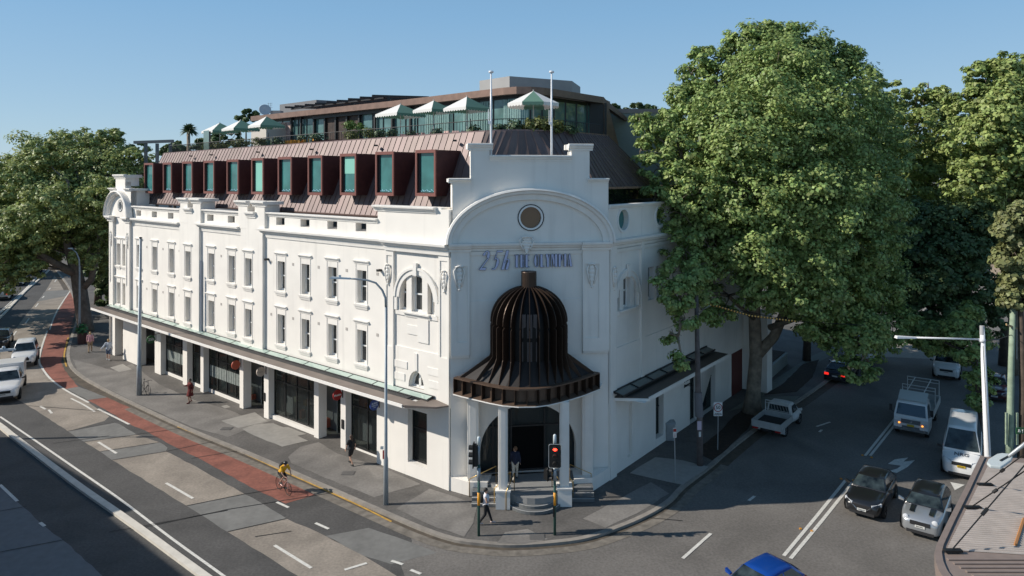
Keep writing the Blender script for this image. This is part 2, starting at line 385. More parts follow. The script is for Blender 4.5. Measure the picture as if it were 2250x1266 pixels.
# ---- ground floor, left facade
ops=[(252.5,270),(305,340),(353,401.6),(411,440.5),(447,526.5),(534.5,580),(590,690),(700,748.4),(759.3,832)]
cuts=[(245,252.5)]; 
for k in range(len(ops)-1): cuts.append((ops[k][1],ops[k+1][0]))
cuts.append((832,990))
pil=MB(); DP=.62
def wallspan(mb,a,b,z0,z1,d0,d1):
    ks=[a]+[x for x in SL if a+.01<x<b-.01]+[b]
    for p,q in zip(ks[:-1],ks[1:]): fbox(mb,PL.h((p+q)/2),p,q,z0,z1,d0,d1)
for u0,u1 in cuts[:-1]:
    a,b=sl(u1),sl(u0); wallspan(pil,a,b,0,3.9,-DP,.0)
fnq=PL.h(2.0)
sw0,sw1=sl(942),sl(900); s832=sl(832)
pil.poly2(fnq,rect(0,SL[1],0,ZC),[rect(sw0,sw1,.75,3.75)],reveal=.45,d=.14,edge=.1); 
fbox(pil,PL.h(SL[1]+.1),SL[1],s832,0,3.9,-DP,.138)
wallspan(pil,s832,SL[-1],3.88,ZC,-DP,.0)
pil.build('ground_floor_wall',WHITE,hotel)
SHOP=bpy.data.materials.new('shopfront_glass'); SHOP.use_nodes=True; _t=SHOP.node_tree; _b=_t.nodes['Principled BSDF']; _b.inputs['Base Color'].default_value=(.02,.024,.026,1); _b.inputs['Roughness'].default_value=.04
_tr=_t.nodes.new('ShaderNodeBsdfTransparent'); _tr.inputs[0].default_value=(.75,.82,.80,1); _mx=_t.nodes.new('ShaderNodeMixShader'); _mx.inputs[0].default_value=.62
_t.links.new(_b.outputs[0],_mx.inputs[1]); _t.links.new(_tr.outputs[0],_mx.inputs[2]); _t.links.new(_mx.outputs[0],_t.nodes['Material Output'].inputs[0])
def shop(fn,s0,s1,z0,z1,d,mull=(),bar=2.6):
    g=MB().box(s0,s1,z0,z1,d-.03,d,fn).build('shop_window',SHOP,hotel); f=MB(); t=.05
    fbox(f,fn,s0,s0+t,z0,z1,d-.02,d+.06); fbox(f,fn,s1-t,s1,z0,z1,d-.02,d+.06); fbox(f,fn,s0+t,s1-t,z0,z0+.1,d-.02,d+.055); fbox(f,fn,s0+t,s1-t,bar,bar+.06,d-.02,d+.055)
    n=max(1,round((s1-s0)/1.25))
    for k in range(1,n): x=s0+(s1-s0)*k/n; fbox(f,fn,x-.025,x+.025,z0+.1,z1,d-.02,d+.05)
    f.build('window_frame',DARK,g)
    return g
shop(fnq,sw0,sw1,.75,3.75,-.28)
CURT=mat('pale_curtain',(.34,.38,.36),.8,noise=.2,nscale=6)
for k,(u0,u1) in enumerate(ops):
    a,b=sl(u1),sl(u0)
    ks=[a]+[x for x in SL if a+.3<x<b-.3]+[b]
    for p,q in zip(ks[:-1],ks[1:]):
        fnk=PL.h((p+q)/2)
        if k in (0,1,5,7):
            g=MB().box(p,q,.0,3.9,-1.5,-1.46,fnk).build('doorway',mat('dark_doorway',(.02,.018,.018),.4),hotel)
            f=MB(); m_=(p+q)/2; fbox(f,fnk,m_+.1,m_+.16,.0,3.9,-1.46,-1.4); fbox(f,fnk,q-.06,q,.0,3.9,-1.46,-1.4); fbox(f,fnk,p,q,2.5,2.58,-1.46,-1.41); f.build('door_frame',METALG if k!=1 else DARK,g)
            g2=MB().box(m_+.16,q-.06,.1,2.5,-1.45,-1.43,fnk).build('door',SHOP,g)
        else:
            g=shop(fnk,p,q,.25 if k!=8 else .1,3.9,-DP+.12)
            st=MB(); fbox(st,fnk,p,q,-.02,.25 if k!=8 else .1,-DP,-.2 if k==6 else -DP+.2); st.build('stall_riser',TRIM,hotel)
            for j in range(int((q-p)/.55)):
                x=p+.25+j*.55; hh_=rnd.choice((.5,.8,1.1,.75)); w_=rnd.uniform(.15,.42); it_=MB(); zz_=rnd.choice((.2,.2,1.2,2.3)); fbox(it_,fnk,x,x+w_,zz_,zz_+hh_*.7,-1.45,-1.1); it_.build('shop_display',mat('display_%d'%(j%5),[(.30,.08,.05),(.5,.42,.32),(.6,.6,.57),(.06,.13,.12),(.25,.12,.05)][j%5],.7),g)
            it_=MB(); fbox(it_,fnk,p+.1,q-.1,3.3,3.36,-1.2,-1.1); it_.build('ceiling_lamp',mat('warm_lamp',(.9,.8,.6),.5,emit=((1,.8,.55),1.5)),g)
            if k in (2,4):
                c=MB(); nn=int((q-p)/.13)
                for j in range(nn):
                    x=p+.1+(q-p-.2)*j/nn; fbox(c,fnk,x,x+.06,1.25,2.1,-DP+.13+.02*(j%2),-DP+.16+.02*(j%2))
                c.build('curtain',CURT,g)
    wallspan(MB(),a,b,0,.1,0,.1)
# downpipe and small wall vents
q=MB(); fP=PL.h((SL[3]+SL[4])/2); sp=SL[4]-.12; q.tube([fP(sp,10.2,.1),fP(sp,4.8,.1)],.05,6); q.build('downpipe',mat('pipe_grey_blue',(.35,.38,.44),.5),hotel)
VM=mat('vent_grey',(.42,.39,.36),.8)
for s_ in [(colC[i]+colC[i+1])/2 for i in range(3)]+[colC[3]-1.45,colC[0]+1.2,(colB[0]+colB[1])/2,(colA[0]+colA[1])/2,(colA[1]+colA[2])/2,colA[2]-1.4]:
    fv=PL.h(s_)
    for zv in (11.2-.0142*s_-.1,7.63-.0155*s_-.1): q=MB(); fbox(q,fv,s_-.1,s_+.1,zv-.09,zv+.09,-.01,.015); q.build('wall_vent',VM,hotel)
for s_,zv in ((SL[2]-.35,10.95),(SL[1]+.55,11.2)): fv=PL.h(s_); q=MB(); fbox(q,fv,s_-.12,s_+.06,zv,zv+.13,0,.28); q.build('security_camera',BLACK,hotel)
# blade signs on the shopfronts
def disc(fn,s,z,r,d0,d1,m,name='hanging_sign',parent=None,n=24):
    mb=MB(); pts=[(s+r*math.cos(2*math.pi*i/n),z+r*math.sin(2*math.pi*i/n)) for i in range(n)]
    mb.poly2(fn,pts,edge=d1-d0,d=d1); mb.poly2(fn,pts,d=d0); return mb.build(name,m,parent)
def text(body,size,fn,parent,m,name='lettering',ext=.01,res=3,shear=0,sx=1):
    cu=bpy.data.curves.new('t','FONT'); cu.body=body; cu.size=size; cu.extrude=ext; cu.align_x='CENTER'; cu.align_y='CENTER'; cu.resolution_u=res; cu.shear=shear; cu.offset=size*.012
    o=bpy.data.objects.new('t',cu); COL.objects.link(o); dg=bpy.context.evaluated_depsgraph_get(); dg.update()
    me=bpy.data.meshes.new_from_object(o.evaluated_get(dg)); bpy.data.objects.remove(o); bpy.data.curves.remove(cu)
    me.name=name; off=worigin(parent) if parent else Vector((0,0,0))
    for v in me.vertices: v.co=Vector(fn(v.co.x*sx,v.co.y,v.co.z))-off
    me.materials.clear(); me.materials.append(m); o=bpy.data.objects.new(name,me); link(o,parent); return o
# signs are perpendicular to the facade: plane spanned by outward normal and z
def blade(u,v,r,col,txt,tcol,label,s=None):
    p=PL.sz(u,v,.75); s=p[0]; z=p[1]
    base=PL.ms(s,z,.75); n=(PL.ms(s,0,1)-PL.ms(s,0,0)); t=(PL.ms(s+.5,0,0)-PL.ms(s,0,0)).normalized()
    root=thing('hanging_sign',label,'sign',base,0,'round signs hanging under the awning')
    # face looks along -t (towards the corner); x to the right as seen = -n
    fn=lambda a,b,d: base-n*a+Vector((0,0,b))-t*d
    disc(fn,0,0,r,-.04,.04,mat('sign_'+col[0],col[1],.5),'sign_disc',root)
    b=MB(); b.box(-.02,.9,r+.02,r+.06,-.02,.02,fn); b.box(r+.05,r+.09,-r*.8,r+.02,-.03,.03,fn); b.build('bracket',BLACK,root)
    if txt:
        for i,(tt,sz_,yy) in enumerate(txt): text(tt,sz_,lambda x,y,z,yy=yy: fn(x,y+yy,.045+z),root,mat('sign_text_'+tcol[0],tcol[1],.5))
blade(331.5,746,.34,('green',(.02,.10,.035)),[('25h',.32,0)],('white',(.8,.8,.78)),'round green sign lettered 25h by the far shop door')
blade(518,802,.32,('orange',(.45,.09,.05)),[],None,'plain orange red disc sign hanging before the curtained shopfront')
blade(573,817,.32,('beige',(.55,.47,.40)),[('Jacob',.11,0)],('tan',(.38,.30,.25)),'pale beige disc sign between the two middle shopfronts')
blade(741,868,.32,('red',(.33,.02,.02)),[('Monica',.18,0)],('white',(.8,.8,.78)),'dark red disc sign with white script beside the street door')
blade(822,890,.30,('blue',(.015,.05,.22)),[('BURRE',.14,.10),('THEATRE',.11,-.03),('- LOBBY -',.06,-.13)],('palb',(.55,.62,.75)),'blue disc sign with pale lettering nearest the corner')
for u,v in ((581.5,872),(753.5,932)):
    p=PL.sz(u,v,0); fk=PL.h(p[0]); q=MB(); fbox(q,fk,p[0]-.11,p[0]+.11,p[1]-.28,p[1]+.28,.0,.05); q.build('notice_plaque',BLACK,hotel)
# ---- left awning
aw=MB(); N_=60; e0=.4; e1=SL[-1]-.3
def band(mb,d0,d1,z0a,z0b,th,a0=e0,a1=e1,n=N_):
    sweep(mb,PL.ms,a0,a1,[(d0,z0a),(d1,z0b),(d1,z0b-th),(d0,z0a-th)],n)
def dedge(s):  # awning depth, tapered at the corner end
    return 2.15
band(aw,1.0,1.84,4.66,4.66,.05,1.6); aw.build('awning_deck',mat('awning_metal',(.22,.18,.155),.5,metal=.3,noise=.08,nscale=2),hotel)
q=MB(); band(q,1.82,1.88,4.675,4.675,.17,1.75); 
q.build('awning_fascia',mat('fascia_white',(.82,.8,.76),.4),hotel)
q=MB(); band(q,-.02,1.82,4.54,4.54,.03,1.6)
q.build('awning_soffit',TRIM,hotel)
# tapered tip
q=MB(); q.hexa([PL.ms(1.6,4.52,-.02),PL.ms(1.6,4.52,1.84),PL.ms(.15,4.54,.9),PL.ms(-.15,4.54,.3)]+[PL.ms(1.6,4.665,-.02),PL.ms(1.6,4.665,1.84),PL.ms(.15,4.62,.9),PL.ms(-.15,4.62,.3)]); q.build('awning_tip',mat('awning_metal',(0,0,0)),hotel)
q=MB(); band(q,.6,1.0,4.60,4.60,.04,2.2); q.build('awning_grille',mat('awning_grille',(.06,.058,.055),.6),hotel)
q=MB(); n=int((e1-2.6)/.16)
for k in range(n):
    s=2.4+k*.16
    if s<e1-.2: q.box(s,s+.06,4.60,4.67,.62,1.0,lambda a,z,d:PL.ms(a,z,d))
q.build('awning_slats',mat('awning_slat',(.13,.125,.12),.6),hotel)
GLC=mat('canopy_glass',(.42,.52,.46),.12,spec=.6)
q=MB(); band(q,.12,.56,4.78,4.70,.02,1.2); q.build('awning_glass',GLC,hotel)
q=MB(); band(q,.56,.62,4.72,4.71,.09,1.1); band(q,.07,.12,4.81,4.80,.09,1.1)
s=1.2
while s<e1-.1: q.box(s,s+.05,4.70,4.80,.10,.6,lambda a,z,d:PL.ms(a,z-.09*(d-.1)/.5,d)); s+=2.25
q.build('awning_frame',DARK,hotel)
# ---- end bay (far left)
fe=PL.h(SL[-1]-.2); a,b=SL[6],SL[7]; wbay=b-a
pw_=.9
cole=[a+pw_+.75,b-pw_-.75]
hs=[]
for s in cole:
    t_,b_=ups(s); hs.append(rect(s-.36,s+.36,b_-.1,t_-.1)); t_,b_=los(s); hs.append(rect(s-.36,s+.36,b_-.05,t_-.05))
mbW.poly2(fe,rect(a+pw_,b-pw_,ZC,13.0),hs,reveal=.4,d=.0)
for s in cole:
    t_,b_=ups(s); window(fe,s,b_-.1,t_-.1,.72,d=0); t_,b_=los(s); window(fe,s,b_-.05,t_-.05,.72,d=0)
for p,q_ in ((a,a+pw_),(b-pw_,b)):
    mbW.poly2(fe,rect(p,q_,ZC,13.0),[rect(p+.2,q_-.2,6.8,11.6)],reveal=.06,edge=.25,d=.22); mbW.poly2(fe,rect(p+.2,q_-.2,6.8,11.6),d=.16)
    cartouche(fe,(p+q_)/2,11.3,.4,1.1,.18)
def gable(fn,a,b,zc,k,arch_h,ztop,zsh,blk,sh,d,zcap,win_r,win_z,ring=.5,back=1.6,top_in=None,single=False):
    """stepped gable with segmental pediment between a and b"""
    c=(a+b)/2; hw=(b-a)/2
    L1=a+sh; R1=b-sh      # shoulders
    n=24
    circ=[(c+win_r*math.cos(2*math.pi*i/n),win_z+win_r*math.sin(2*math.pi*i/n)) for i in range(n)]
    out=[(a+.1,zc-.05),(b-.1,zc-.05),(b-.1,zsh-.2),(R1,zsh-.2),(R1,ztop),(L1,ztop),(L1,zsh-.2),(a+.1,zsh-.2)]
    mbW.poly2(fn,out,[circ],reveal=.4,edge=.5,d=d); mbW.poly2(fn,out,[circ],d=d-.5)
    # shoulder blocks run back
    for p,q_ in ((a,L1),(R1,b)):
        fbox(mbW,fn,p+.1,q_,zc-.02,zsh-.2,d-back,d-.002); sweep(mbT,fn,p-.12,q_+.0,corn(zsh,.24,.24,d)); fbox(mbT,fn,p-.12,q_,zsh-.2,zsh-.012,d-back-.1,d-.03)
    if not single:
        for p,q_ in ((L1,L1+blk),(R1-blk,R1)):
            fbox(mbW,fn,p,q_,ztop-.02,zcap-.3,d-.95,d-.004); sweep(mbT,fn,p-.17,q_+.17,corn(zcap,.36,.24,d)); fbox(mbT,fn,p-.17,q_+.17,zcap-.3,zcap-.012,d-1.1,d-.03)
        sweep(mbT,fn,L1+blk,R1-blk,corn(ztop+.02,.32,.2,d))
    else:
        sweep(mbT,fn,L1-.2,R1+.2,corn(zcap,.36,.24,d)); fbox(mbT,fn,L1-.2,R1+.2,zcap-.3,zcap-.012,d-1.4,d-.03); fbox(mbW,fn,L1,R1,ztop-.4,zcap-.3,d-1.2,d-.004)
    # pediment arch: swept profile
    prof=[(0,0),(.50,.0),(.55,-.10),(.42,-.16),(.38,-.28),(.2,-.34),(.17,-ring),(0,-ring)]
    nn=36; kk=len(prof); b0=len(mbT.v)
    for i in range(nn+1):
        th=math.pi*(.0+i/nn)
        ex=(hw+.28)*math.cos(th); ez=arch_h*math.sin(th)
        tx,tz=(math.cos(th)/(hw+.28),math.sin(th)/arch_h); l=math.hypot(tx,tz); nx,nz=tx/l,tz/l
        for dd,rr in prof: mbT.v.append(tuple(fn(c+ex+nx*rr,max(zc+ez+nz*rr,zc-.02+.001*dd),d+dd)))
    for i in range(nn):
        for j in range(kk): mbT.f.append((b0+i*kk+j,b0+i*kk+(j+1)%kk,b0+(i+1)*kk+(j+1)%kk,b0+(i+1)*kk+j))
    # round window
    g=MB(); g.poly2(fn,[(c+win_r*math.cos(2*math.pi*i/n),win_z+win_r*math.sin(2*math.pi*i/n)) for i in range(n)],d=d-.18); gw=g.build('round_window',mat('amber_window',(.16,.075,.03),.08,spec=.6) if not single else GLASS,hotel)
    f=MB()
    for r0,r1,dd,mt in ((win_r-.1,win_r-.005,.02,None),):
        for i in range(n):
            t0=2*math.pi*i/n; t1=2*math.pi*(i+1)/n
            P=lambda r,t,x: fn(c+r*math.cos(t),win_z+r*math.sin(t),x)
            f.hexa([P(r0,t0,d-.2),P(r1,t0,d-.2),P(r1,t1,d-.2),P(r0,t1,d-.2),P(r0,t0,d+.03),P(r1,t0,d+.03),P(r1,t1,d+.03),P(r0,t1,d+.03)])
    f.build('window_ring',SASH,gw)
    f=MB()
    for i in range(n):
        t0=2*math.pi*i/n; t1=2*math.pi*(i+1)/n
        P=lambda r,t,x: fn(c+r*math.cos(t),win_z+r*math.sin(t),x)
        f.hexa([P(win_r+.0,t0,d-.01),P(win_r+.05,t0,d-.01),P(win_r+.05,t1,d-.01),P(win_r+.0,t1,d-.01),P(win_r+.0,t0,d+.035),P(win_r+.05,t0,d+.035),P(win_r+.05,t1,d+.035),P(win_r+.0,t1,d+.035)])
    f.build('window_surround',DARK,gw)
    return c
gable(fe,a-.1,b+.1,13.0,0,2.4,16.2,15.6,.9,1.35,.1,16.85,.5,14.0,ring=.4,single=True)
sweep(mbT,fe,a-.2,a+pw_+.2,corn(13.02,.5,.4,.22)); sweep(mbT,fe,b-pw_-.2,b+.2,corn(13.02,.5,.4,.22))
fbox(mbW,fe,b-.02,b,0,13,-3,.2)
mbT.build('moulding',TRIM,hotel); mbT=MB()
# ---- chamfered corner
fc=PC.h(1); 
pL=sc(1031); pR=sc(1279)
for p,q_,ii in ((0,pL,(sc(1003,.15),sc(1027,.15))),(pR,CW,(sc(1284,.15),sc(1316,.15)))):
    hh=[rect(ii[0],ii[1],7.9,11.95)]
    mbW.poly2(fc,rect(p,q_,7.2,12.9),hh,reveal=.06,edge=.25,d=.2); mbW.poly2(fc,hh[0],d=.14)
    sweep(mbT,fc,p+.02,q_-.02,[(0,7.05),(.15,7.05),(.2,7.2),(0,7.2)])
cE=(sc(1055)+sc(1266))/2; rE=(sc(1266)-sc(1055))/2; zE=1.95; FLZ=.62
entry=[(cE-rE,FLZ),(cE+rE,FLZ)]+archpts(cE,zE,rE*.93,20,rE)
mbW.poly2(fc,rect(0,CW,0,12.9),[entry],reveal=.5,d=0)
fbox(mbW,fc,pL,pR,7.0,10.05,-.01,.05); 
sweep(mbT,fc,-.05,CW+.05,corn(13.15,.42,.36,0)); sweep(mbT,fc,-.12,pL+.08,corn(13.16,.44,.34,.2)); sweep(mbT,fc,pR-.08,CW+.12,corn(13.16,.44,.34,.2))
sweep(mbT,fc,pL,pR,[(0,12.5),(.07,12.5),(.1,12.7),(0,12.7)])
mbT.build('corner_cornice',TRIM,hotel); mbT=MB()
gable(fc,0,CW,13.15,0,2.95,17.85,16.62,1.02,sc(1033)+.02,.06,18.5,.68,14.5,ring=.62,back=1.7)
# gable pier sides on both street facades
cartouche(fc,sc(1009,.15),11.75,.52,1.1,.15); cartouche(fc,sc(1300,.15),11.75,.52,1.1,.15)
o=cartouche(fc,sc(1155),13.35,.75,.75,.3)
# lettering
def glyph_poly(mb,mbk,fn,ps,d,th=.09):
    mb.poly2(fn,ps,edge=0,d=d+th); g=.018
    for ox,oz in ((.016,0),(-.016,0),(0,.016),(0,-.016)): mbk.poly2(fn,[(p[0]+ox,p[1]+oz) for p in ps],edge=th*.8,d=d+th*.85+ox*.05+oz*.03)
def arcband(cx,cy,rx,ry,t0,t1,wx0,wx1,n=12):
    o=[];i=[]
    for k in range(n+1):
        t=R(t0+(t1-t0)*k/n); w=wx0+(wx1-wx0)*abs(math.cos(t))
        o.append((cx+rx*math.cos(t),cy+ry*math.sin(t))); i.append((cx+(rx-w)*math.cos(t),cy+(ry-min(w,wx0+.02))*math.sin(t)))
    return o+i[::-1]
T=.16; t=.035   # thick and thin strokes for height 1
GL={
'T':[rect(.09,.27,0,1),rect(0,.36,.955,1.0)],
'H':[rect(0,.17,0,1),rect(.17,.27,.5,.54),rect(.27,.31,0,1)],
'E':[rect(0,.17,0,1),rect(.17,.32,.955,1),rect(.17,.30,.5,.54),rect(.17,.32,0,.045)],
'O':[arcband(.2,.5,.2,.5,90,270,.035,.17),arcband(.2,.5,.2,.5,-90,90,.035,.045)],
'L':[rect(0,.17,0,1),rect(.17,.32,0,.045)],
'Y':[[(0,1),(.18,1),(.26,.5),(.12,.46)],[(.30,1),(.34,1),(.26,.5),(.22,.5)],rect(.11,.26,0,.5)],
'M':[rect(0,.04,0,1),[(.04,1),(.19,1),(.27,.05),(.22,.05)],[(.24,.2),(.27,.2),(.34,1),(.31,1)],rect(.34,.51,0,1)],
'P':[rect(0,.17,0,1),arcband(.15,.72,.2,.28,-90,90,.035,.05)],
'I':[rect(0,.17,0,1)],
'A':[[(0,0),(.04,0),(.16,1),(.12,1)],[(.12,1),(.2,1),(.38,0),(.19,0)],rect(.06,.2,.25,.29)]}
GWd={'T':.36,'H':.31,'E':.32,'O':.4,'L':.32,'Y':.34,'M':.51,'P':.35,'I':.17,'A':.38,' ':.16}
def word(txt,s0,s1,z0,h,tag_):
    tot=sum(GWd[c] for c in txt)+.13*(len(txt)-1); kx=(s1-s0)/tot; x=0
    for c in txt:
        if c!=' ':
            A=MB();B=MB()
            for ps in GL[c]: glyph_poly(A,B,fc,[(s0+(x+p[0])*kx,z0+p[1]*h) for p in ps],0.04)
            o=A.build('letter',LETTER,sign); B.build('letter_edge',LETTERB,o)
        x+=GWd[c]+.13
sign=thing('facade_sign','raised violet blue lettering reading 25h THE OLYMPIA above the domed porch','sign',tuple(fc((sc(1155)),12.0,.05)))
word('THE OLYMPIA',sc(1130),sc(1256),11.82,.68,'t')
def it(ps,s0,k,z0,h): return [(s0+(p[0]+.32*p[1])*k,z0+p[1]*h) for p in ps]
z0=11.72;h=1.02;k=1.0*h
D25={'2':[arcband(.18,.74,.22,.26,-25,175,.04,.16),[(.33,.62),(.42,.66),(.12,.12),(0,.0),(-.02,.0)],[(-.02,0),(.38,0),(.38,.11),(.02,.11)]],
 '5':[[(.1,1),(.44,1),(.44,.92),(.1,.92)],[(.08,1),(.12,1),(.09,.5),(.05,.5)],arcband(.14,.31,.25,.31,-110,110,.04,.16)],
 'h':[rect(0,.16,0,1),arcband(.22,.34,.18,.22,0,180,.035,.1),rect(.26,.41,0,.36)]}
for c,u0 in (('2',1053),('5',1078),('h',1101)):
    A=MB();B=MB()
    for ps in D25[c]: glyph_poly(A,B,fc,it(ps,sc(u0),.86,z0,h),.04)
    o=A.build('letter',LETTER,sign); B.build('letter_edge',LETTERB,o)
# entry doors
g=MB(); g.poly2(fc,entry,d=-.45); eg=g.build('entrance_glazing',SHOP,hotel)
f=MB(); 
for x in (-1.9,-.9,.95,1.9): fbox(f,fc,cE+x-.04,cE+x+.04,FLZ,zE+(rE*rE-x*x)**.5*.93-.02,-.46,-.36)
fbox(f,fc,cE-rE+.03,cE+rE-.03,3.05,3.13,-.46,-.37); fbox(f,fc,cE-rE+.02,cE+rE-.02,FLZ,FLZ+.12,-.46,-.38); f.build('door_frame',DARK,eg)
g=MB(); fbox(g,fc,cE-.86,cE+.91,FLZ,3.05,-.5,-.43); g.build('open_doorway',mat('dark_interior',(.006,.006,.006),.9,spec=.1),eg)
mbT.build('corner_moulding',TRIM,hotel); mbT=MB()
# ---- right facade
fr=PR.h(1)
prb=[sr(1342),sr(1405),sr(1475)]
rc=(sr(1352)+sr(1402))/2; rra=(sr(1402)-sr(1349))/2
hsr=arch_group(fr,rc,rra,zs,zspr,0)
hsr+= [rect(sr(1424),sr(1424)+.85,9.2,11.2),rect(sr(1443),sr(1443)+.85,9.2,11.2)]
gr=[rect(sr(1379),sr(1379)+.55,.5,3.6),rect(sr(1441),sr(1441)+1.1,.5,3.6),rect(sr(1516),sr(1516)+1.4,0,3.6),rect(sr(1533),sr(1533)+3.2,0,3.5)]
mbW.poly2(fr,rect(0,24,0,13.0),hsr+gr,reveal=.4,d=0)
for rr in gr[1:]:
    g=MB().box(rr[0][0],rr[1][0],rr[0][1],rr[2][1],-.38,-.35,fr).build('shop_window',SHOP,hotel)
    f=MB(); fbox(f,fr,rr[0][0],rr[0][0]+.06,rr[0][1],rr[2][1],-.36,-.3); fbox(f,fr,rr[0][0],rr[1][0],2.2,2.27,-.36,-.31); f.build('window_frame',DARK,g)
g=gr[0]; fbox(mbW,fr,g[0][0],g[1][0],g[0][1],g[2][1],-.25,-.2)
arch_window(fr,rc,rra,zs,zspr,0)
for k in (3,4):
    q_=hsr[k]; window(fr,(q_[0][0]+q_[1][0])/2,9.2,11.2,.85,lintel=False)
for k in range(5):
    s=sr(1475)+1.5+k*2.6; 
fbox(mbW,fr,0,.7,0,12.9,-.01,.16); fbox(mbW,fr,sr(1405),sr(1412),4,12.9,-.01,.14); fbox(mbW,fr,.0,24,4.2,7.1,-.01,.06)
sweep(mbT,fr,-.05,24,corn(13.2,.5,.42,0)); sweep(mbT,fr,.2,24,[(-.05,12.45),(.1,12.45),(.14,12.65),(-.05,12.65)])
pp=[]
for u in (1369,1450):
    s=sr(u); pp.append([(s+.62*math.cos(2*math.pi*i/20),14.25+.62*math.sin(2*math.pi*i/20)) for i in range(20)])
mbW.poly2(fr,rect(0,24,13.0,15.1),pp,reveal=.3,d=0)
for P_ in pp:
    g=MB().poly2(fr,P_,d=-.28).build('oval_window',TEAL,hotel)
    cxp=sum(p[0] for p in P_)/20; f=MB()
    for i in range(20):
        a0=2*math.pi*i/20;a1=2*math.pi*(i+1)/20; P=lambda r,t,x: fr(cxp+r*math.cos(t),14.25+r*math.sin(t),x)
        f.hexa([P(.60,a0,-.02),P(.72,a0,-.02),P(.72,a1,-.02),P(.60,a1,-.02),P(.60,a0,.06),P(.72,a0,.06),P(.72,a1,.06),P(.60,a1,.06)])
    f.build('window_ring',SASH,g)
sweep(mbT,fr,0,24,corn(15.15,.3,.22,0)); fbox(mbW,fr,0,24,13,15.0,-.5,-.3)
cartouche(fr,.4,11.5,.45,1.1,.14)
# right awning
q=MB(); q.hexa([fr(.35,4.44,.05),fr(1.5,4.44,1.7),fr(13.5,4.44,1.7),fr(13.5,4.44,0),fr(.35,4.52,.05),fr(1.5,4.49,1.7),fr(13.5,4.49,1.7),fr(13.5,4.55,0)]); q.build('awning_deck',mat('awning_dark',(.07,.062,.055),.5),hotel)
q=MB(); sweep(q,fr,1.5,13.5,[(1.68,4.28),(1.74,4.28),(1.74,4.50),(1.68,4.50)]); q.hexa([fr(.45,4.28,.0),fr(1.5,4.28,1.66),fr(1.5,4.28,1.74),fr(.38,4.28,.1),fr(.45,4.43,.0),fr(1.5,4.43,1.66),fr(1.5,4.43,1.74),fr(.38,4.43,.1)]); sweep(q,fr,1.0,13.5,[(0,4.28),(1.68,4.28),(1.68,4.31),(0,4.31)]);q.build('awning_fascia',TRIM,hotel)
q=MB(); s=.3
sweep(q,fr,.3,13.5,[(.1,4.72),(.17,4.72),(.17,4.84),(.1,4.84)]); sweep(q,fr,.3,13.5,[(.7,4.6),(.77,4.6),(.77,4.7),(.7,4.7)])
while s<13.4: q.box(s,s+.06,4.6,4.72,.14,.72,lambda a,z,d: fr(a,z+.14*(1-(d-.14)/.58),d)); s+=1.9
q.build('awning_frame',DARK,hotel)
q=MB(); sweep(q,fr,.36,13.4,[(.17,4.79),(.7,4.67),(.7,4.65),(.17,4.77)]); q.build('awning_glass',mat('awning_glass_dark',(.10,.13,.125),.15),hotel)
text('Mon',.5,lambda x,y,z: fr(sr(1508)+x,3.2+y,.05+z),hotel,BLACK,shear=.3); text('Bowery',.3,lambda x,y,z: fr(sr(1508)+x,2.8+y,.05+z),hotel,BLACK,shear=.3)
# dark red doorway and return wall far down the side street
q=MB(); fbox(q,fr,21,22.2,0,6.2,-.3,1.9); fbox(q,fr,22,24,0,7,-.3,.3); q.build('side_entrance_wall',WHITE,hotel)
g=MB(); fbox(g,fr,18.6,20.8,0,3.2,.0,.03); g=g.build('side_doorway',mat('red_door',(.09,.01,.006),.6),hotel)
mbW.build('wall',WHITE,hotel); mbT.build('side_moulding',TRIM,hotel)
# infill so that the building is closed
q=MB(); core=[PL.at(.3,0,-1.6)]+[PL.at(s+.01,0,-1.6) for s in SL[1:-1]]+[PL.at(SL[-1],0,-1.6),PL.at(SL[-1],0,-16),PL.at(8,0,-18),PR.at(24,0,-12),PR.at(24,0,-.45),PR.at(.5,0,-.5)]
q.prism([(p.x,p.y) for p in core],0.02,13.3); q.build('inner_walls',GREYC,hotel)
# ---------------------------------------------------------------- mansard roof
def pz(P,s,d,u_v=None): return P.ms(s,0,d)
DE,DT=-1.5,-3.75
def ztopL(s): return 19.35-.0115*s
ZEV=14.25
# eaves and ridge lines: list of (eave point, ridge point)
rows=[]
sEnd=SL[6]+2.3
s=sEnd; step=.52
while s>1.2:
    rows.append((PL.ms(s,ZEV,DE),PL.ms(s,ztopL(s),DT))); s-=step
# rounded corner over the chamfer
eL=PL.ms(1.2,ZEV,DE); tL=PL.ms(1.2,19.33,DT)
eA=PC.at(1.2,14.6,-1.6); eB=PC.at(CW-1.2,15.6,-1.6); tR=PR.at(2.2,19.4,-3.9); eR=PR.at(1.2,16.1,-1.5)
def bez(a,b,c,t): return a*(1-t)**2+b*2*t*(1-t)+c*t*t
tC=Vector((PC.at(CW*.45,0,-2.2).x,PC.at(CW*.45,0,-2.2).y,19.45))
for k in range(1,15):
    t=k/15; e=eL.lerp(eA,t*3) if t<.33 else (eA.lerp(eB,(t-.33)*3) if t<.66 else eB.lerp(eR,(t-.66)/.34)); rows.append((e,bez(tL,tC,tR,t)))
for k in range(17):
    s=1.2+k*.5; st=2.2+(s-1.2)*(6.7-2.2)/8.0
    rows.append((PR.at(s,16.1,-1.5),PR.at(st,19.4,-3.9)))
rf=MB()
for (e0_,t0),(e1_,t1) in zip(rows[:-1],rows[1:]):
    rf.face([e0_,e1_,t1,t0])
rf.build('mansard_roof',COPPER,hotel,fixn=False)
sm=MB()
for k,(e,t) in enumerate(rows):
    d=(t-e).normalized(); sd=(rows[min(k+1,len(rows)-1)][0]-rows[max(k-1,0)][0]).normalized(); nn=sd.cross(d).normalized()
    if nn.z<0: nn=-nn
    c=[]
    for p in (e,t):
        c+= [p-sd*.016,p+sd*.016,p+sd*.016+nn*.035,p-sd*.016+nn*.035]
    sm.hexa(c)
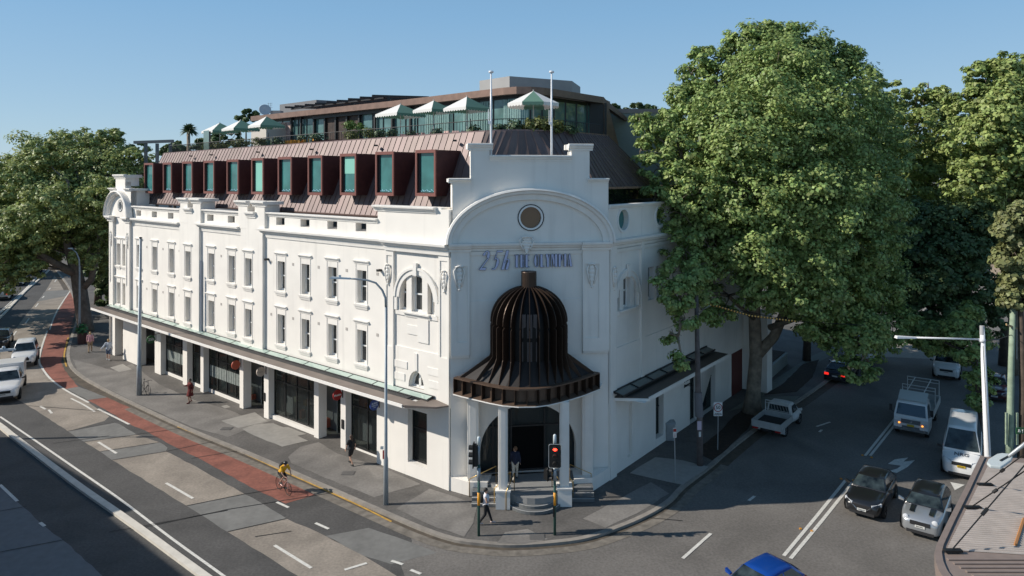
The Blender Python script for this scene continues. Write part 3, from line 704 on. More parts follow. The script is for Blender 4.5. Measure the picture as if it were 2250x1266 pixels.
sm.build('roof_seams',mat('roof_seam',(.12,.085,.078),.5,metal=.3),hotel,fixn=False)
rt=MB(); 
for (e0_,t0),(e1_,t1) in zip(rows[:-1],rows[1:]):
    a=Vector((t0.x,t0.y,0));b=Vector((t1.x,t1.y,0)); n=Vector((-(b-a).y,(b-a).x,0)).normalized()
    if n.y<0 and n.x<.3: n=-n
    rt.hexa([t0+Vector((0,0,-.1)),t1+Vector((0,0,-.1)),t1+n*.35+Vector((0,0,-.1)),t0+n*.35+Vector((0,0,-.1)),t0+Vector((0,0,.07)),t1+Vector((0,0,.07)),t1+n*.35+Vector((0,0,.07)),t0+n*.35+Vector((0,0,.07))])
rt.build('roof_edge',mat('roof_edge',(.20,.14,.135),.5,metal=.4),hotel,fixn=False)
# end verge (left) and gutter
vg=MB(); e,t=rows[0]; vg.face([e,t,PL.ms(sEnd,ztopL(sEnd),-9),PL.ms(sEnd,ZEV,-9)]); vg.build('roof_end_wall',mat('slate_grey',(.09,.09,.10),.7,noise=.1),hotel)
gt=MB(); gt.tube([r[0]+Vector((0,0,-.02)) for r in rows if r[0].z<14.4],.07,6)
gt.build('gutter',mat('brown_gutter',(.10,.06,.05),.5),hotel)
# skirt below the eaves, gravel ledge and glazed band on the right
q=MB(); q.hexa([PR.at(.6,15.0,-1.9),PR.at(12,15.0,-1.9),PR.at(12,15.0,-1.7),PR.at(.6,15.0,-1.7),PR.at(.6,16.0,-1.9),PR.at(12,16.0,-1.9),PR.at(12,16.0,-1.7),PR.at(.6,16.0,-1.7)]); q.build('clerestory_glass',mat('clerestory',(.01,.016,.012),.04,spec=.8),hotel)
q=MB(); q.hexa([PR.at(.6,15.98,-2.2),PR.at(12,15.98,-2.2),PR.at(12,15.98,-1.1),PR.at(.6,15.98,-1.1),PR.at(.6,16.1,-2.2),PR.at(12,16.1,-2.2),PR.at(12,16.1,-1.1),PR.at(.6,16.1,-1.1)]); q.build('gravel_ledge',mat('gravel_brown',(.22,.14,.09),.9,noise=.4,nscale=9),hotel)
# terrace deck
dk=[r[1] for r in rows]; poly=[(p.x,p.y) for p in dk]+[tuple(PR.at(12,0,-22)[:2]),tuple(PL.at(SL[-1]-2,0,-18)[:2])]
q=MB(); q.prism(poly,18.2,18.75); q.build('terrace_deck',mat('terrace_deck',(.25,.24,.22),.8),hotel)
# dormers
DUV=[(319,338.6,360,423),(360.5,379,359,422),(403,424.6,356.8,423),(450,472.6,355,423.6),(500.7,526,352.8,424.6),(555,580.8,349.6,425),(613.3,642.7,347,426),(679,710,344,426.7),(750,784.4,340,427),(827.8,867,336,427.7),(915.3,958.8,332,428.6)]
DD=-1.25
for k,(u0,u1,v0,v1) in enumerate(DUV):
    a,_=PL.sz(u1,v0,DD); b,_=PL.sz(u0,v0,DD); zt=PL.sz((u0+u1)/2,v0,DD)[1]; zb=PL.sz((u0+u1)/2,v1,DD)[1]; fn=lambda x,z,d: PL.ms(x,z,d)
    g=MB(); tt=.11
    def dsl(z): return DE+(DT-DE)*min(max((z-ZEV)/(19.2-ZEV),0),1)
    # casing
    for x in (a,b-.05):
        xo=x
        g.hexa([fn(xo,zb,DD-.0),fn(xo+.05,zb,DD),fn(xo+.05,zb,dsl(zb)-.1),fn(xo,zb,dsl(zb)-.1),fn(xo,zt,DD),fn(xo+.05,zt,DD),fn(xo+.05,zt,dsl(zt)-.1),fn(xo,zt,dsl(zt)-.1)])
    g.hexa([fn(a,zt-.004,DD+.002),fn(b,zt-.004,DD+.002),fn(b,zt-.004,dsl(zt)-.1),fn(a,zt-.004,dsl(zt)-.1),fn(a,zt+.05,DD+.002),fn(b,zt+.05,DD+.002),fn(b,zt+.05,dsl(zt)-.1),fn(a,zt+.05,dsl(zt)-.1)])
    g.hexa([fn(a,zb-.05,DD+.002),fn(b,zb-.05,DD+.002),fn(b,zb-.05,dsl(zb)-.2),fn(a,zb-.05,dsl(zb)-.2),fn(a,zb+.004,DD+.002),fn(b,zb+.004,DD+.002),fn(b,zb+.004,dsl(zb)-.2),fn(a,zb+.004,dsl(zb)-.2)])
    dm=g.build('dormer',COPPERD,hotel)
    f=MB()
    fbox(f,fn,a-.02,a+tt,zb-.07,zt+.07,DD,DD+.1); fbox(f,fn,b-tt,b+.02,zb-.07,zt+.07,DD,DD+.1); fbox(f,fn,a+tt,b-tt,zb-.07,zb+tt,DD,DD+.098); fbox(f,fn,a+tt,b-tt,zt-tt,zt+.07,DD,DD+.098)
    f.build('dormer_frame',mat('dormer_frame',(.20,.075,.06),.5,metal=.2),dm)
    gl=MB(); fbox(gl,fn,a+.1,b-.1,zb+.05,zt-.05,DD-.12,DD-.09); 
    gl.build('dormer_glass',MINT if k==5 else TEAL,dm)
    f=MB(); fbox(f,fn,b-.25,b-.1,zb+.05,zt-.05,DD-.1,DD-.03); fbox(f,fn,a+.1,b-.25,zb+.08,zb+.16,DD-.1,DD-.03); f.build('window_bar',DARK,dm)
    if k in (8,):
        f=MB(); fbox(f,fn,a+.1,b-.27,(zb+zt)/2+.05,zt-.1,DD-.09,DD-.07); f.build('blind',MINT,dm)
    if k not in (5,):
        f=MB()
        for j in range(7):
            x=a+.2+(b-a-.55)*j/6; f.tube([fn(x,zb+.22+.04*math.sin(j*2),DD-.085),fn(x+.12,zb+.26-.05*math.cos(j*3),DD-.085)],.022,5)
        f.build('window_decoration',mat('pale_blue_trim',(.35,.6,.75),.5),dm)
# small roof vents / lights
for u,v in ((420,343.5),(465.5,341),(567,335),(685,329),(827,320.5),(1000,310)):
    s,z=PL.sz(u,v,-3.2); c=PL.ms(s,z,-3.2); q=MB(); q.box(c.x-.11,c.x+.09,c.y-.22,c.y+.1,c.z-.03,c.z+.07); q.build('roof_light',BLACK,hotel)
# ---------------------------------------------------------------- penthouse
PHL=[(-26.9,72.6),(-8.1,56.0),(-1.6,49.7)]
def V2(p,z): return Vector((p[0],p[1],z))
crn=[V2((-1.6,49.7),0),V2((-.6,48.75),0),V2((.3,48.2),0),V2((1.3,48.2),0),V2((2.2,48.75),0),V2((3.0,49.6),0)]
front=[V2(PHL[0],0),V2((-17.5,64.3),0),V2(PHL[1],0)]+crn+[V2((7.1,54.6),0)]
PP=Plan([tuple(p[:2]) for p in front],1)   # traversed left->right, outward = right-hand side
PP=Plan([tuple(p[:2]) for p in front],-1)
def psweep(mb,prof):
    sweep_pts=PP.S; k=len(prof); b=len(mb.v)
    for i,p in enumerate(PP.p):
        n=PP.vn[i]
        for d,z in prof: mb.v.append((p.x+n.x*d,p.y+n.y*d,z))
    for i in range(len(PP.p)-1):
        for j in range(k): mb.f.append((b+i*k+j,b+i*k+(j+1)%k,b+(i+1)*k+(j+1)%k,b+(i+1)*k+j))
    mb.f.append(tuple(b+j for j in range(k))); mb.f.append(tuple(b+(len(PP.p)-1)*k+j for j in range(k)))
q=MB(); psweep(q,[(0,22.36),(0,22.85),(-.4,22.9),(-.4,22.36)]); q.build('bronze_eave',BRONZEF,hotel)
q=MB(); q.prism([tuple(PP.ms(s_,0,-.2)[:2]) for s_ in PP.S]+[(8.0,57.5),(-10,82),(-26,82)],22.5,22.8); q.build('penthouse_roof',BRONZEF,hotel)
PG=mat('penthouse_glass',(.10,.185,.18),.06,spec=.7,noise=.35,nscale=.8)
L_=PP.S[-1]
q=MB(); psweep(q,[(-.9,18.7),(-.9,22.4),(-.95,22.4),(-.95,18.7)]); pg=q.build('penthouse_glass',PG,hotel)
f=MB(); s=.3
while s<L_:
    a=PP.ms(s,0,-.88); f.box(a.x-.05,a.x+.05,a.y-.05,a.y+.05,18.7,22.4); s+=1.45
psweep(f,[(-.84,22.16),(-.84,22.4),(-.9,22.4),(-.9,22.16)]); f.build('mullions',DARK,pg)
cu=MB(); s=PP.S[2]-1
while s<PP.S[-2]-1:
    a=PP.ms(s,0,-1.0+.25*0+(.04 if int(s*7)%2 else 0)); 
    if int(s/1.45)%3!=2: cu.tube([PP.ms(s,18.9,-.8+.03*(int(s*8)%2)),PP.ms(s,22.1,-.8+.03*(int(s*8)%2))],.035,5)
    s+=.13
cu.build('sheer_curtain',mat('sheer_curtain',(.30,.47,.45),.6),pg)
# wall, pink terrazzo and open bar in the left part of the penthouse
def on(s0,s1,z0,z1,d0,d1,mb): 
    i=lambda a,z,d: PP.ms(a,z,d); return mb.box(s0,s1,z0,z1,d0,d1,i)
q=MB(); on(.2,6.4,18.7,22.0,-2.2,-.75,q); q.build('terrazzo_wall',mat('pink_terrazzo',(.42,.30,.27),.7,noise=.35,nscale=2.5),hotel)
q=MB(); on(12.2,17.5,18.7,22.2,-2.0,-.82,q); qb=q.build('open_bar',mat('bar_interior',(.035,.018,.012),.6,noise=.6,nscale=2),hotel)
q=MB(); 
for s in (6.5,8.2,10.4,12.2,13.9,15.6,17.4,19.6,21.9,24.2): on(s,s+.18,18.7,22.4,-.8,-.62,q)
on(10.4,22,22.05,22.36,-.8,-.5,q); q.build('steel_posts',DARK,hotel)
a=PY(553,278,71.0); 
q=MB(); pA=PY(552,300,70);pB=PY(586,300,67.5); 
q.hexa([V2(pA,18.7),V2(pB,18.7),V2(pB+Vector((1.2,2,0)),18.7),V2(pA+Vector((1.2,2,0)),18.7),V2(pA,21.6),V2(pB,21.9),V2(pB+Vector((1.2,2,0)),21.9),V2(pA+Vector((1.2,2,0)),21.6)]); q.build('terrace_wall',mat('beige_render',(.5,.47,.43),.8),hotel)
# rooftop plant rooms
def block(name,pts,z0,z1,m): q=MB(); q.prism(pts,z0,z1); return q.build(name,m,hotel)
block('stair_tower',[(-.2,57),(-2.75,59.8),(.5,64.5),(6.2,64),(5.1,59.9)],22.5,24.8,CONC)
block('plant_room',[(-21.3,76.8),(-27,82),(-22,87),(-16,82),(-19.0,78.2)],22.3,25.0,GREYC)
q=MB(); p=PY(596,258,76); q.box(p.x-.1,p.x+1.0,p.y,p.y+1,22.3,PY(600,243,76).z); q.build('roof_equipment',CONC,hotel)
# right end: bronze slope beside the penthouse
q=MB(); a=PP.ms(PP.S[-1]-.9,0,-.9); q.box(a.x-.1,a.x+1.5,a.y+.2,a.y+2.6,18.7,22.4); q.build('corner_wall',DARK,hotel)
q=MB(); q.hexa([V2((7.1,54.6),18.8),V2((8.6,56.2),18.8),V2((8.6,57.5),18.8),V2((7.1,56),18.8),V2((7.1,54.6),22.85),V2((7.4,55.0),22.6),V2((7.4,56.5),22.6),V2((7.1,56),22.85)]); q.build('bronze_end_wall',BRONZEF,hotel)
q=MB(); q.hexa([V2((7.0,54.5),22.3),V2((9.4,57.6),21.2),V2((9.3,58.5),21.2),V2((6.9,55.5),22.3),V2((7.0,54.5),22.85),V2((9.4,57.6),21.5),V2((9.3,58.5),21.5),V2((6.9,55.5),22.85)]); q.build('bronze_end_cap',BRONZEF,hotel)
# terrace railing
rl=MB(); rp=[]
for e,t in rows:
    c=Vector((1.5,58,0)); d=(Vector((c.x,c.y,0))-Vector((t.x,t.y,0))).normalized()
    rp.append(t+d*.75)
rp=[p for p in rp]
for a,b in zip(rp[:-1],rp[1:]):
    n=max(1,int((b-a).length/.17))
    for k in range(n): p=a.lerp(b,k/n); rl.box(p.x-.012,p.x+.012,p.y-.012,p.y+.012,18.75,p.z+.75)
rl.tube([p+Vector((0,0,.75)) for p in rp],.025,5)
rl.build('terrace_railing',BLACK,hotel,fixn=False)
# ---------------------------------------------------------------- domed porch
cX=PC.at(sc(1162),0,0); dc=Vector((PY(1162,700,37.5).x,37.5,0))
porch=hotel
rim_px=[(996.4,865.7),(1020,872),(1045.7,878),(1075,885),(1106,891),(1140,894),(1176,893.5),(1205,889.5),(1232.8,883),(1258,876),(1283,868),(1318,854)]
rim=[G(u,v,5.3) for u,v in rim_px]
def ring_sweep(mb,pts,prof):
    k=len(prof); b=len(mb.v)
    for i,p in enumerate(pts):
        t=(pts[min(i+1,len(pts)-1)]-pts[max(0,i-1)]); n=Vector((t.y,-t.x,0)).normalized()
        for d,z in prof: mb.v.append((p.x+n.x*d,p.y+n.y*d,z))
    for i in range(len(pts)-1):
        for j in range(k): mb.f.append((b+i*k+j,b+i*k+(j+1)%k,b+(i+1)*k+(j+1)%k,b+(i+1)*k+j))
    mb.f.append(tuple(b+j for j in range(k))); mb.f.append(tuple(b+(len(pts)-1)*k+j for j in range(k)))
q=MB(); ring_sweep(q,rim,[(-.28,5.42),(-.28,6.12),(-.34,6.12),(-.34,5.42)]); ring_sweep(q,rim,[(-.34,6.1),(-.34,6.17),(0,6.17),(0,6.1)]); q.hexa([Vector((p.x,p.y,z)) for z in (5.4,5.44) for p in (rim[0],rim[0],rim[0],rim[0])]); q.build('porch_fascia',mat('porch_fascia',(.125,.082,.058),.5,metal=.35,noise=.1),hotel)
q=MB(); ring_sweep(q,rim,[(-.33,5.42),(-.33,5.48),(.02,5.34),(.02,5.3)]); q.build('porch_lip',mat('porch_fascia',(0,0,0)),hotel)
q=MB(); ring_sweep(q,rim,[(.0,5.26),(.0,5.305),(.05,5.305),(.05,5.26)]); q.build('porch_drip_edge',TRIM,hotel)
q=MB(); L=0; Ls=[0]
for a,b in zip(rim[:-1],rim[1:]): Ls.append(Ls[-1]+(b-a).length)
def rimat(x):
    for i in range(len(rim)-1):
        if x<=Ls[i+1]: 
            t=(x-Ls[i])/(Ls[i+1]-Ls[i]); return rim[i].lerp(rim[i+1],t),(rim[i+1]-rim[i]).normalized()
    return rim[-1],(rim[-1]-rim[-2]).normalized()
nf=15
for k in range(nf+1):
    q=MB(); p,t=rimat(Ls[-1]*k/nf*.999+.001); n=Vector((t.y,-t.x,0)); c=[]
    q.hexa([p-t*.02+n*0+Vector((0,0,.02)),p+t*.02+Vector((0,0,.02)),p+t*.02-n*.3+Vector((0,0,.12)),p-t*.02-n*.3+Vector((0,0,.12))]+[p-t*.02+Vector((0,0,.8)),p+t*.02+Vector((0,0,.8)),p+t*.02-n*.3+Vector((0,0,.8)),p-t*.02-n*.3+Vector((0,0,.8))]); q.build('porch_rib',BRONZE,hotel)

# ceiling of the porch and skirt surface
q=MB(); poly=[(p.x,p.y) for p in rim]; poly=[poly[0]]+poly[1:]+[tuple(Rc+Vector((-.3,.1))),tuple(Lc+Vector((.2,.1)))]
q.prism(poly,5.27,5.34); q.build('porch_ceiling',TRIM,hotel)
inner=MB(); RB=2.06
prof=[(RB-.38,6.0),(RB-.42,7.3),(RB-.42,9.0),(RB-.55,9.6),(1.1,10.3),(.6,10.7),(.4,10.9)]
inner.lathe([(r,z) for r,z in prof],(dc.x,dc.y,0),32)
n=len(inner.v); K=24
inner.build('dome_core',mat('dome_core',(.010,.009,.009),.55,spec=.3),hotel,smooth=True)
sk=MB(); pts=[]
for k in range(25):
    p,t=rimat(Ls[-1]*k/24*.999+.0005); n_=Vector((t.y,-t.x,0)); o_=p-n_*.3; dv=Vector((o_.x-dc.x,o_.y-dc.y,0)).normalized(); pts.append((Vector((o_.x,o_.y,6.12)),Vector((dc.x,dc.y,7.3))+dv*(RB-.4)))
for (a,b),(c,d) in zip(pts[:-1],pts[1:]): sk.face([a,c,d,b])
sk.build('dome_skirt',mat('dome_skirt',(.014,.010,.009),.7),hotel)
nfin=26
def rim_hit(a):
    d=Vector((math.cos(a),math.sin(a))); best=None
    for i in range(len(rim)-1):
        p=rim[i].xy-dc.xy; e=rim[i+1].xy-rim[i].xy; det=d.x*e.y-d.y*e.x
        if abs(det)<1e-9: continue
        t=(p.x*e.y-p.y*e.x)/det; w=(p.x*d.y-p.y*d.x)/det
        if t>0 and -.001<=w<=1.001: best=t
    return best
for k in range(nfin):
    a=2*math.pi*(k+.5)/nfin
    rr=rim_hit(a); wallside=math.sin(a)>.35
    if rr is None: 
        rr=2.7
    rr=min(rr-.3,4.0)
    dome=[(RB*math.cos(R(x)),9.1+1.85*math.sin(R(x))) for x in range(0,80,6)]
    dome=[(max(r,.42),z) for r,z in dome]
    pr=[(rr,6.16),(rr,6.22),(RB+.02,7.3),(RB,7.35),(RB,8.9),(RB-.12,8.98),(RB-.02,9.06)]+dome+[(.36,10.95),(.36,10.7),(1.0,10.15),(1.45,9.6),(1.5,9.0),(1.5,7.3),(1.62,6.16)]
    m=MB(); e=.018; ca,sa=math.cos(a),math.sin(a)
    if wallside:
        # plates behind are cut by the wall
        lim=(38.15-dc.y)/max(sa,.01); pr=[(min(r,lim),z) for r,z in pr if True]
        if lim<1.3: continue
    m.prism(pr,-e,e,lambda r,z,w: (dc.x+r*ca-w*sa,dc.y+r*sa+w*ca,z)); m.build('dome_fin',BRONZE,hotel)
q=MB(); q.lathe([(.001,11.68),(.40,11.68),(.41,11.66),(.41,10.85),(.36,10.8),(.36,10.6)],(dc.x,dc.y,0),24); q.build('dome_cap',BRONZE,hotel,smooth=False)
# glass panels behind the front fins
q=MB()
for r0,r1 in ((8.5,9.7),(7.2,8.3),(6.3,6.9)):
    for da in (-.20,.0,.2):
        a=-math.pi/2+da; cx_,cy_=dc.x+1.62*math.cos(a),dc.y+1.62*math.sin(a); q.box(cx_-.13,cx_+.13,cy_-.02,cy_+.02,r0,r1)
q.build('dome_panels',mat('dome_panel',(.09,.08,.085),.4),hotel)
# columns
def column(x,y,w,z0,z1,pl=None):
    q=MB(); q.box(x-w/2,x+w/2,y-w/2,y+w/2,z0,z1); q.box(x-w/2-.035,x+w/2+.035,y-w*.3,y+w*.3,z0+.1,z1-.02); q.box(x-w*.3,x+w*.3,y-w/2-.035,y+w/2+.035,z0+.1,z1-.02)
    if pl: q.box(x-pl/2,x+pl/2,y-pl/2,y+pl/2,0,z0-.002); q.box(x-pl/2-.03,x+pl/2+.03,y-pl/2-.03,y+pl/2+.03,z0-.08,z0-.003)
    return q.build('porch_column',TRIM,hotel)
g1=G(1105,1120); g2=G(1241,1114)
column(g1.x,g1.y+.35,.42,.95,5.27,.72); column(g2.x,g2.y+.35,.42,.95,5.27,.72)
column(-2.05,37.35,.55,.7,5.27); column(4.05,38.1,.55,.7,5.27)
# plinth walls each side
q=MB(); A0=G(1031,1090); q.prism([tuple(A0[:2]),(A0.x+.95,A0.y-.05),(-1.1,37.9),(-3.2,37.75),tuple(Lc+Vector((-.05,-.05)))],0,.72); q.build('porch_plinth',WHITE,hotel); q=MB()
B0=G(1302,1080); q.prism([tuple(B0[:2]),(B0.x-1.0,B0.y-.15),(3.3,38.5),(5.2,38.8),tuple(Rc+Vector((.12,-.02)))],0,.72); q.build('porch_plinth',WHITE,hotel)
# floor and curved steps
STEP=mat('grey_stone_step',(.13,.135,.135),.7,noise=.1,nscale=4); NOSE=mat('step_edge',(.42,.42,.41),.7)
floorp=[(-1.6,38.2),(-1.5,37.3),(-.75,36.6),(-.3,36.0),(.25,35.55),(.75,35.35),(1.15,35.3),(1.6,35.35),(2.1,35.6),(2.6,36.1),(3.0,36.9),(3.6,37.8),(3.7,38.7)]
q=MB(); q.prism(floorp,.0,.62); q.build('porch_floor',mat('porch_floor_tile',(.24,.24,.235),.7,noise=.05),hotel)
cs=Vector((1.12,36.55,0))
for k in range(3):
    off=.30*(3-k) ; z=.62-.155*(3-k); z=[.155,.31,.465][k]
    pts=[]; nos=[]
    for j in range(17):
        a=R(180+20+140*j/16); r=1.0+off; pts.append((cs.x+r*.80*math.cos(a),cs.y+r*.9*math.sin(a)))
    q=MB(); q.prism(pts+[(2.3,36.6),(0,36.6)],0,z); st=q.build('step',STEP,hotel)
    n1=[(cs.x+(1.0+off-.05)*.80*math.cos(R(200+140*j/16)),cs.y+(1.0+off-.05)*.9*math.sin(R(200+140*j/16))) for j in range(17)]
    q=MB(); q.prism(pts+n1[::-1],z,z+.006); q.build('step_nosing',NOSE,st)
for sx,x0,x1,y0 in ((-1,-2.05,-.75,36.15),(1,2.95,4.25,36.7)):
    for k in range(3):
        z=[.155,.31,.465][k]; w=.32*k
        q=MB(); yy=y0-.45+.33*k
        q.box(x0,x1,yy,37.9,0.003*k,z); st=q.build('step',STEP,hotel); q=MB(); q.box(x0,x1,yy,yy+.06,z,z+.006); q.build('step_nosing',NOSE,st)
# brass rails
def rail(pts): q=MB(); q.tube(pts,.025,6); return q.build('handrail',GOLD,hotel,smooth=True)
def rl2(u0,v0,u1,v1,zb0,zb1,h=.9):
    a=G(u0,v0,zb0); b=G(u1,v1,zb1); rail([a,a+Vector((0,0,h)),b+Vector((0,0,h)),b])
rl2(1031,1091,1090,1062,0,.62); rl2(1086,1113,1121,1075,0,.62); rl2(1112,1121,1130,1078,0,.62); rl2(1241,1112,1213,1070,0,.62); rl2(1299,1078,1252,1058,0,.62); rl2(1259,1098,1237,1064,0,.62)
# ---------------------------------------------------------------- flagpoles
for u,vt,lab,Yp in ((1079,160,'tall white flagpole left of centre behind the corner gable',38.6),(1212,160,'tall white flagpole right of centre behind the corner gable',39.2)):
    p=PY(u,345,Yp); top=PY(u,vt,Yp).z; r=thing('flagpole',lab,'flagpole',(p.x,p.y,17.8),0,'flagpoles behind the corner gable')
    q=MB(); q.tube([(p.x,p.y,15.0),(p.x,p.y,20),(p.x,p.y,top)],[.07,.06,.042],10); q.build('pole',mat('white_pole',(.75,.76,.78),.35),r,smooth=True)
    q=MB(); q.lathe([(.001,.1),(.12,.08),(.15,.02),(.12,-.03),(.001,-.04)],(p.x,p.y,top+.02),12); q.build('finial',mat('white_pole',(0,0,0)),r)
    q=MB(); q.box(p.x-.16,p.x+.02,p.y-.14,p.y-.05,19.6,19.75); q.tube([(p.x-.14,p.y-.08,19.7),(p.x-.14,p.y-.08,20.4)],.02,5); q.build('cleat',mat('white_pole',(0,0,0)),r)
# ================================================================ ground, roads, footpath
ASPH=mat('asphalt',(.150,.138,.125),.85,noise=.20,nscale=9,noise2=.20,n2scale=.3,bump=.5,bscale=70)
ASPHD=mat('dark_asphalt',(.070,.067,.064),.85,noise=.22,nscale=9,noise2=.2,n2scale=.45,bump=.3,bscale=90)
TAN=mat('tan_concrete',(.255,.22,.182),.85,noise=.16,nscale=8,noise2=.22,n2scale=.5,bump=.3,bscale=60)
GCON=mat('grey_concrete_slab',(.165,.162,.152),.85,noise=.10,nscale=4,noise2=.12,n2scale=.5)
RED=mat('red_lane_paint',(.225,.082,.058),.85,noise=.16,nscale=6,noise2=.26,n2scale=.7)
PAINT=mat('road_paint',(.62,.60,.55),.7,noise=.14,nscale=7)
YEL=mat('yellow_line_paint',(.48,.28,.05),.7,noise=.25,nscale=5)
KERB=mat('kerb_concrete',(.26,.235,.205),.85,noise=.16,nscale=2.5,noise2=.15,n2scale=.6,bump=.3)
GUT=mat('gutter_grime',(.085,.068,.05),.8,noise=.3,nscale=2.5)
KERBC=mat('cream_kerb',(.60,.56,.49),.8,noise=.1,nscale=2)
FP=mat('footpath_asphalt',(.112,.104,.096),.9,noise=.18,nscale=7,noise2=.24,n2scale=.5,bump=.3)
FPL=mat('footpath_light',(.188,.175,.16),.9,noise=.14,nscale=7,noise2=.22,n2scale=.6,bump=.2)
FPC=mat('footpath_concrete',(.30,.285,.26),.9,noise=.08,nscale=3,noise2=.1)
q=MB(); q.face([(-1500,-60,ROAD),(1500,-60,ROAD),(1500,2500,ROAD),(-1500,2500,ROAD)]); tag(q.build('ground',ASPH),kind='structure')
def poly(name,px,m,lv,z=ROAD):
    q=MB(); pts0=[G(u,v,z) for u,v in px]; pts=[]; rj=random.Random(len(px)*7+int(px[0][0]))
    for a,b in zip(pts0,pts0[1:]+pts0[:1]):
        n=max(1,min(14,int((b-a).length/.6))) if m is not PAINT else 1
        nn=Vector((-(b-a).y,(b-a).x,0)).normalized()
        for k in range(n): pts.append(a.lerp(b,k/n)+(nn*rj.uniform(-.035,.035) if k else nn*0))
    tr=tessellate_polygon([[Vector((p.x,p.y,0)) for p in pts]])
    q.v=[(p.x,p.y,z+.004*lv) for p in pts]; q.f=[tuple(t) for t in tr]
    return tag(q.build(name,m),kind='structure')
def ribbon(mb,pts,w,z0,z1,n=None):
    L=[];Rr=[]
    for i,p in enumerate(pts):
        t=(pts[min(i+1,len(pts)-1)]-pts[max(0,i-1)]); nn=Vector((-t.y,t.x,0)).normalized()*w/2
        L.append(p+nn);Rr.append(p-nn)
    for i in range(len(pts)-1):
        a,b,c,d=L[i],L[i+1],Rr[i+1],Rr[i]
        if z1-z0<.02: mb.face([(p.x,p.y,z1) for p in (a,b,c,d)])
        else: mb.hexa([(p.x,p.y,z0) for p in (a,b,c,d)]+[(p.x,p.y,z1) for p in (a,b,c,d)])
def smooth(px,k=5,z=ROAD):
    P=[G(u,v,z) for u,v in px]; out=[]
    for i in range(len(P)-1):
        p0=P[max(i-1,0)];p1=P[i];p2=P[i+1];p3=P[min(i+2,len(P)-1)]
        for j in range(k):
            t=j/k; out.append(.5*((2*p1)+(p2-p0)*t+(2*p0-5*p1+4*p2-p3)*t*t+(3*p1-p0-3*p2+p3)*t**3))
    return out+[P[-1]]
KP=[(96,560),(128,600),(150,630),(166,665),(170,700),(160,735),(150,775),(153,800),(168,820),(205,845),(300,893),(420,948),(560,1005),(700,1066),(830,1123),(930,1166),(1000,1189),(1060,1197),(1120,1201),(1200,1197),(1280,1187),(1350,1165),(1420,1135),(1470,1104),(1501,1072),(1559,1028),(1587,1003),(1638,962),(1690,925),(1770,872),(1840,822),(1980,720),(2140,600)]
kp=smooth(KP,5)
q=MB(); pl=[(p.x,p.y) for p in kp]+[(40,120),(-20,170),(-60,150)]
q.prism(pl,ROAD-.05,-.012); tag(q.build('footpath',FP),kind='structure')
q=MB(); ring=kp
kin=[]
ribbon(q,[p+Vector((0,0,0)) for p in kp],.26,ROAD-.02,-.002); tag(q.build('kerb',KERB),kind='structure')
def off(pts,d):
    o=[]
    for i,p in enumerate(pts):
        t=(pts[min(i+1,len(pts)-1)]-pts[max(0,i-1)]); o.append(p-Vector((-t.y,t.x,0)).normalized()*d)
    return o
q=MB(); ribbon(q,off(kp,.45),.66,0,ROAD+.006); tag(q.build('gutter',GUT),kind='structure')
q=MB(); ribbon(q,off(kp[50:128],.6),.5,0,ROAD+.010); tag(q.build('gutter_stain',mat('gutter_light',(.17,.15,.125),.85,noise=.3,nscale=3)),kind='structure')
q=MB(); ribbon(q,smooth([(150,742),(141,780),(146,806)]),.12,0,ROAD+.018); ribbon(q,smooth([(390,938),(450,962),(520,990),(604,1028),(698,1070),(790,1112),(860,1147)]),.11,0,ROAD+.018); tag(q.build('yellow_kerb_line',YEL),kind='structure')
# footpath patches
for px,m,l in (([(486,925),(560,906),(588,926),(524,941)],FPC,2),([(560,958),(532,943),(560,933),(600,930),(622,939),(633,939),(674,954),(654,958),(677,969),(620,982)],FPC,3),
 ([(700,972),(660,982),(633,1004),(640,1018),(730,1056),(822,1093),(924,1064),(905,1055),(833,1025),(742,997)],FPL,2),([(871,1118),(944,1074),(1000,1092),(1049,1111),(1040,1150),(1020,1180),(960,1160)],FPL,3),
 ([(1110,1170),(1160,1163),(1182,1175),(1205,1186),(1150,1196),(1092,1194)],FPL,4),([(1280,1140),(1430,1060),(1470,1085),(1400,1128),(1330,1160)],FPL,2),
 ([(1384,1040),(1440,1005),(1500,1012),(1558,1026),(1500,1066),(1440,1053)],FPC,3),
 ([(290,800),(250,815),(200,800),(160,790),(175,825),(300,885),(420,938),(500,960),(620,915),(560,925),(500,900),(430,880),(350,845)],FPL,1),([(242,808),(270,800),(290,812),(262,818)],FPC,3),([(486,893),(498,890),(507,895),(494,898)],FPC,3),
 ([(1545,977),(1580,950),(1612,915),(1640,896),(1662,905),(1642,945),(1600,985),(1565,1012),(1540,1000)],mat('bare_soil',(.035,.022,.014),.95,noise=.4,nscale=4),3),
 ([(1678,868),(1715,848),(1765,800),(1800,790),(1785,830),(1750,862)],mat('bare_soil',(0,0,0)),3),
 ([(1600,905),(1660,865),(1690,842),(1770,790),(1800,775),(1850,760),(1840,775),(1790,800),(1690,862),(1640,893)],mat('path_green_grey',(.16,.17,.15),.9,noise=.15,nscale=3),2),
 ([(1668,872),(1757,871),(1735,890),(1668,900)],mat('path_green_grey',(0,0,0)),4)):
    poly('footpath_patch',px,m,l,-.012)
# older dark asphalt of the avenue
poly('avenue_asphalt',[(90,545),(128,600),(150,630),(166,665),(170,700),(160,735),(150,775),(153,800),(168,820),(205,845),(300,893),(420,948),(560,1005),(700,1066),(830,1123),(900,1153),(905,1190),(880,1240),(900,1300),(-300,1300),(-500,900),(-500,700),(-200,600)],ASPHD,.5)
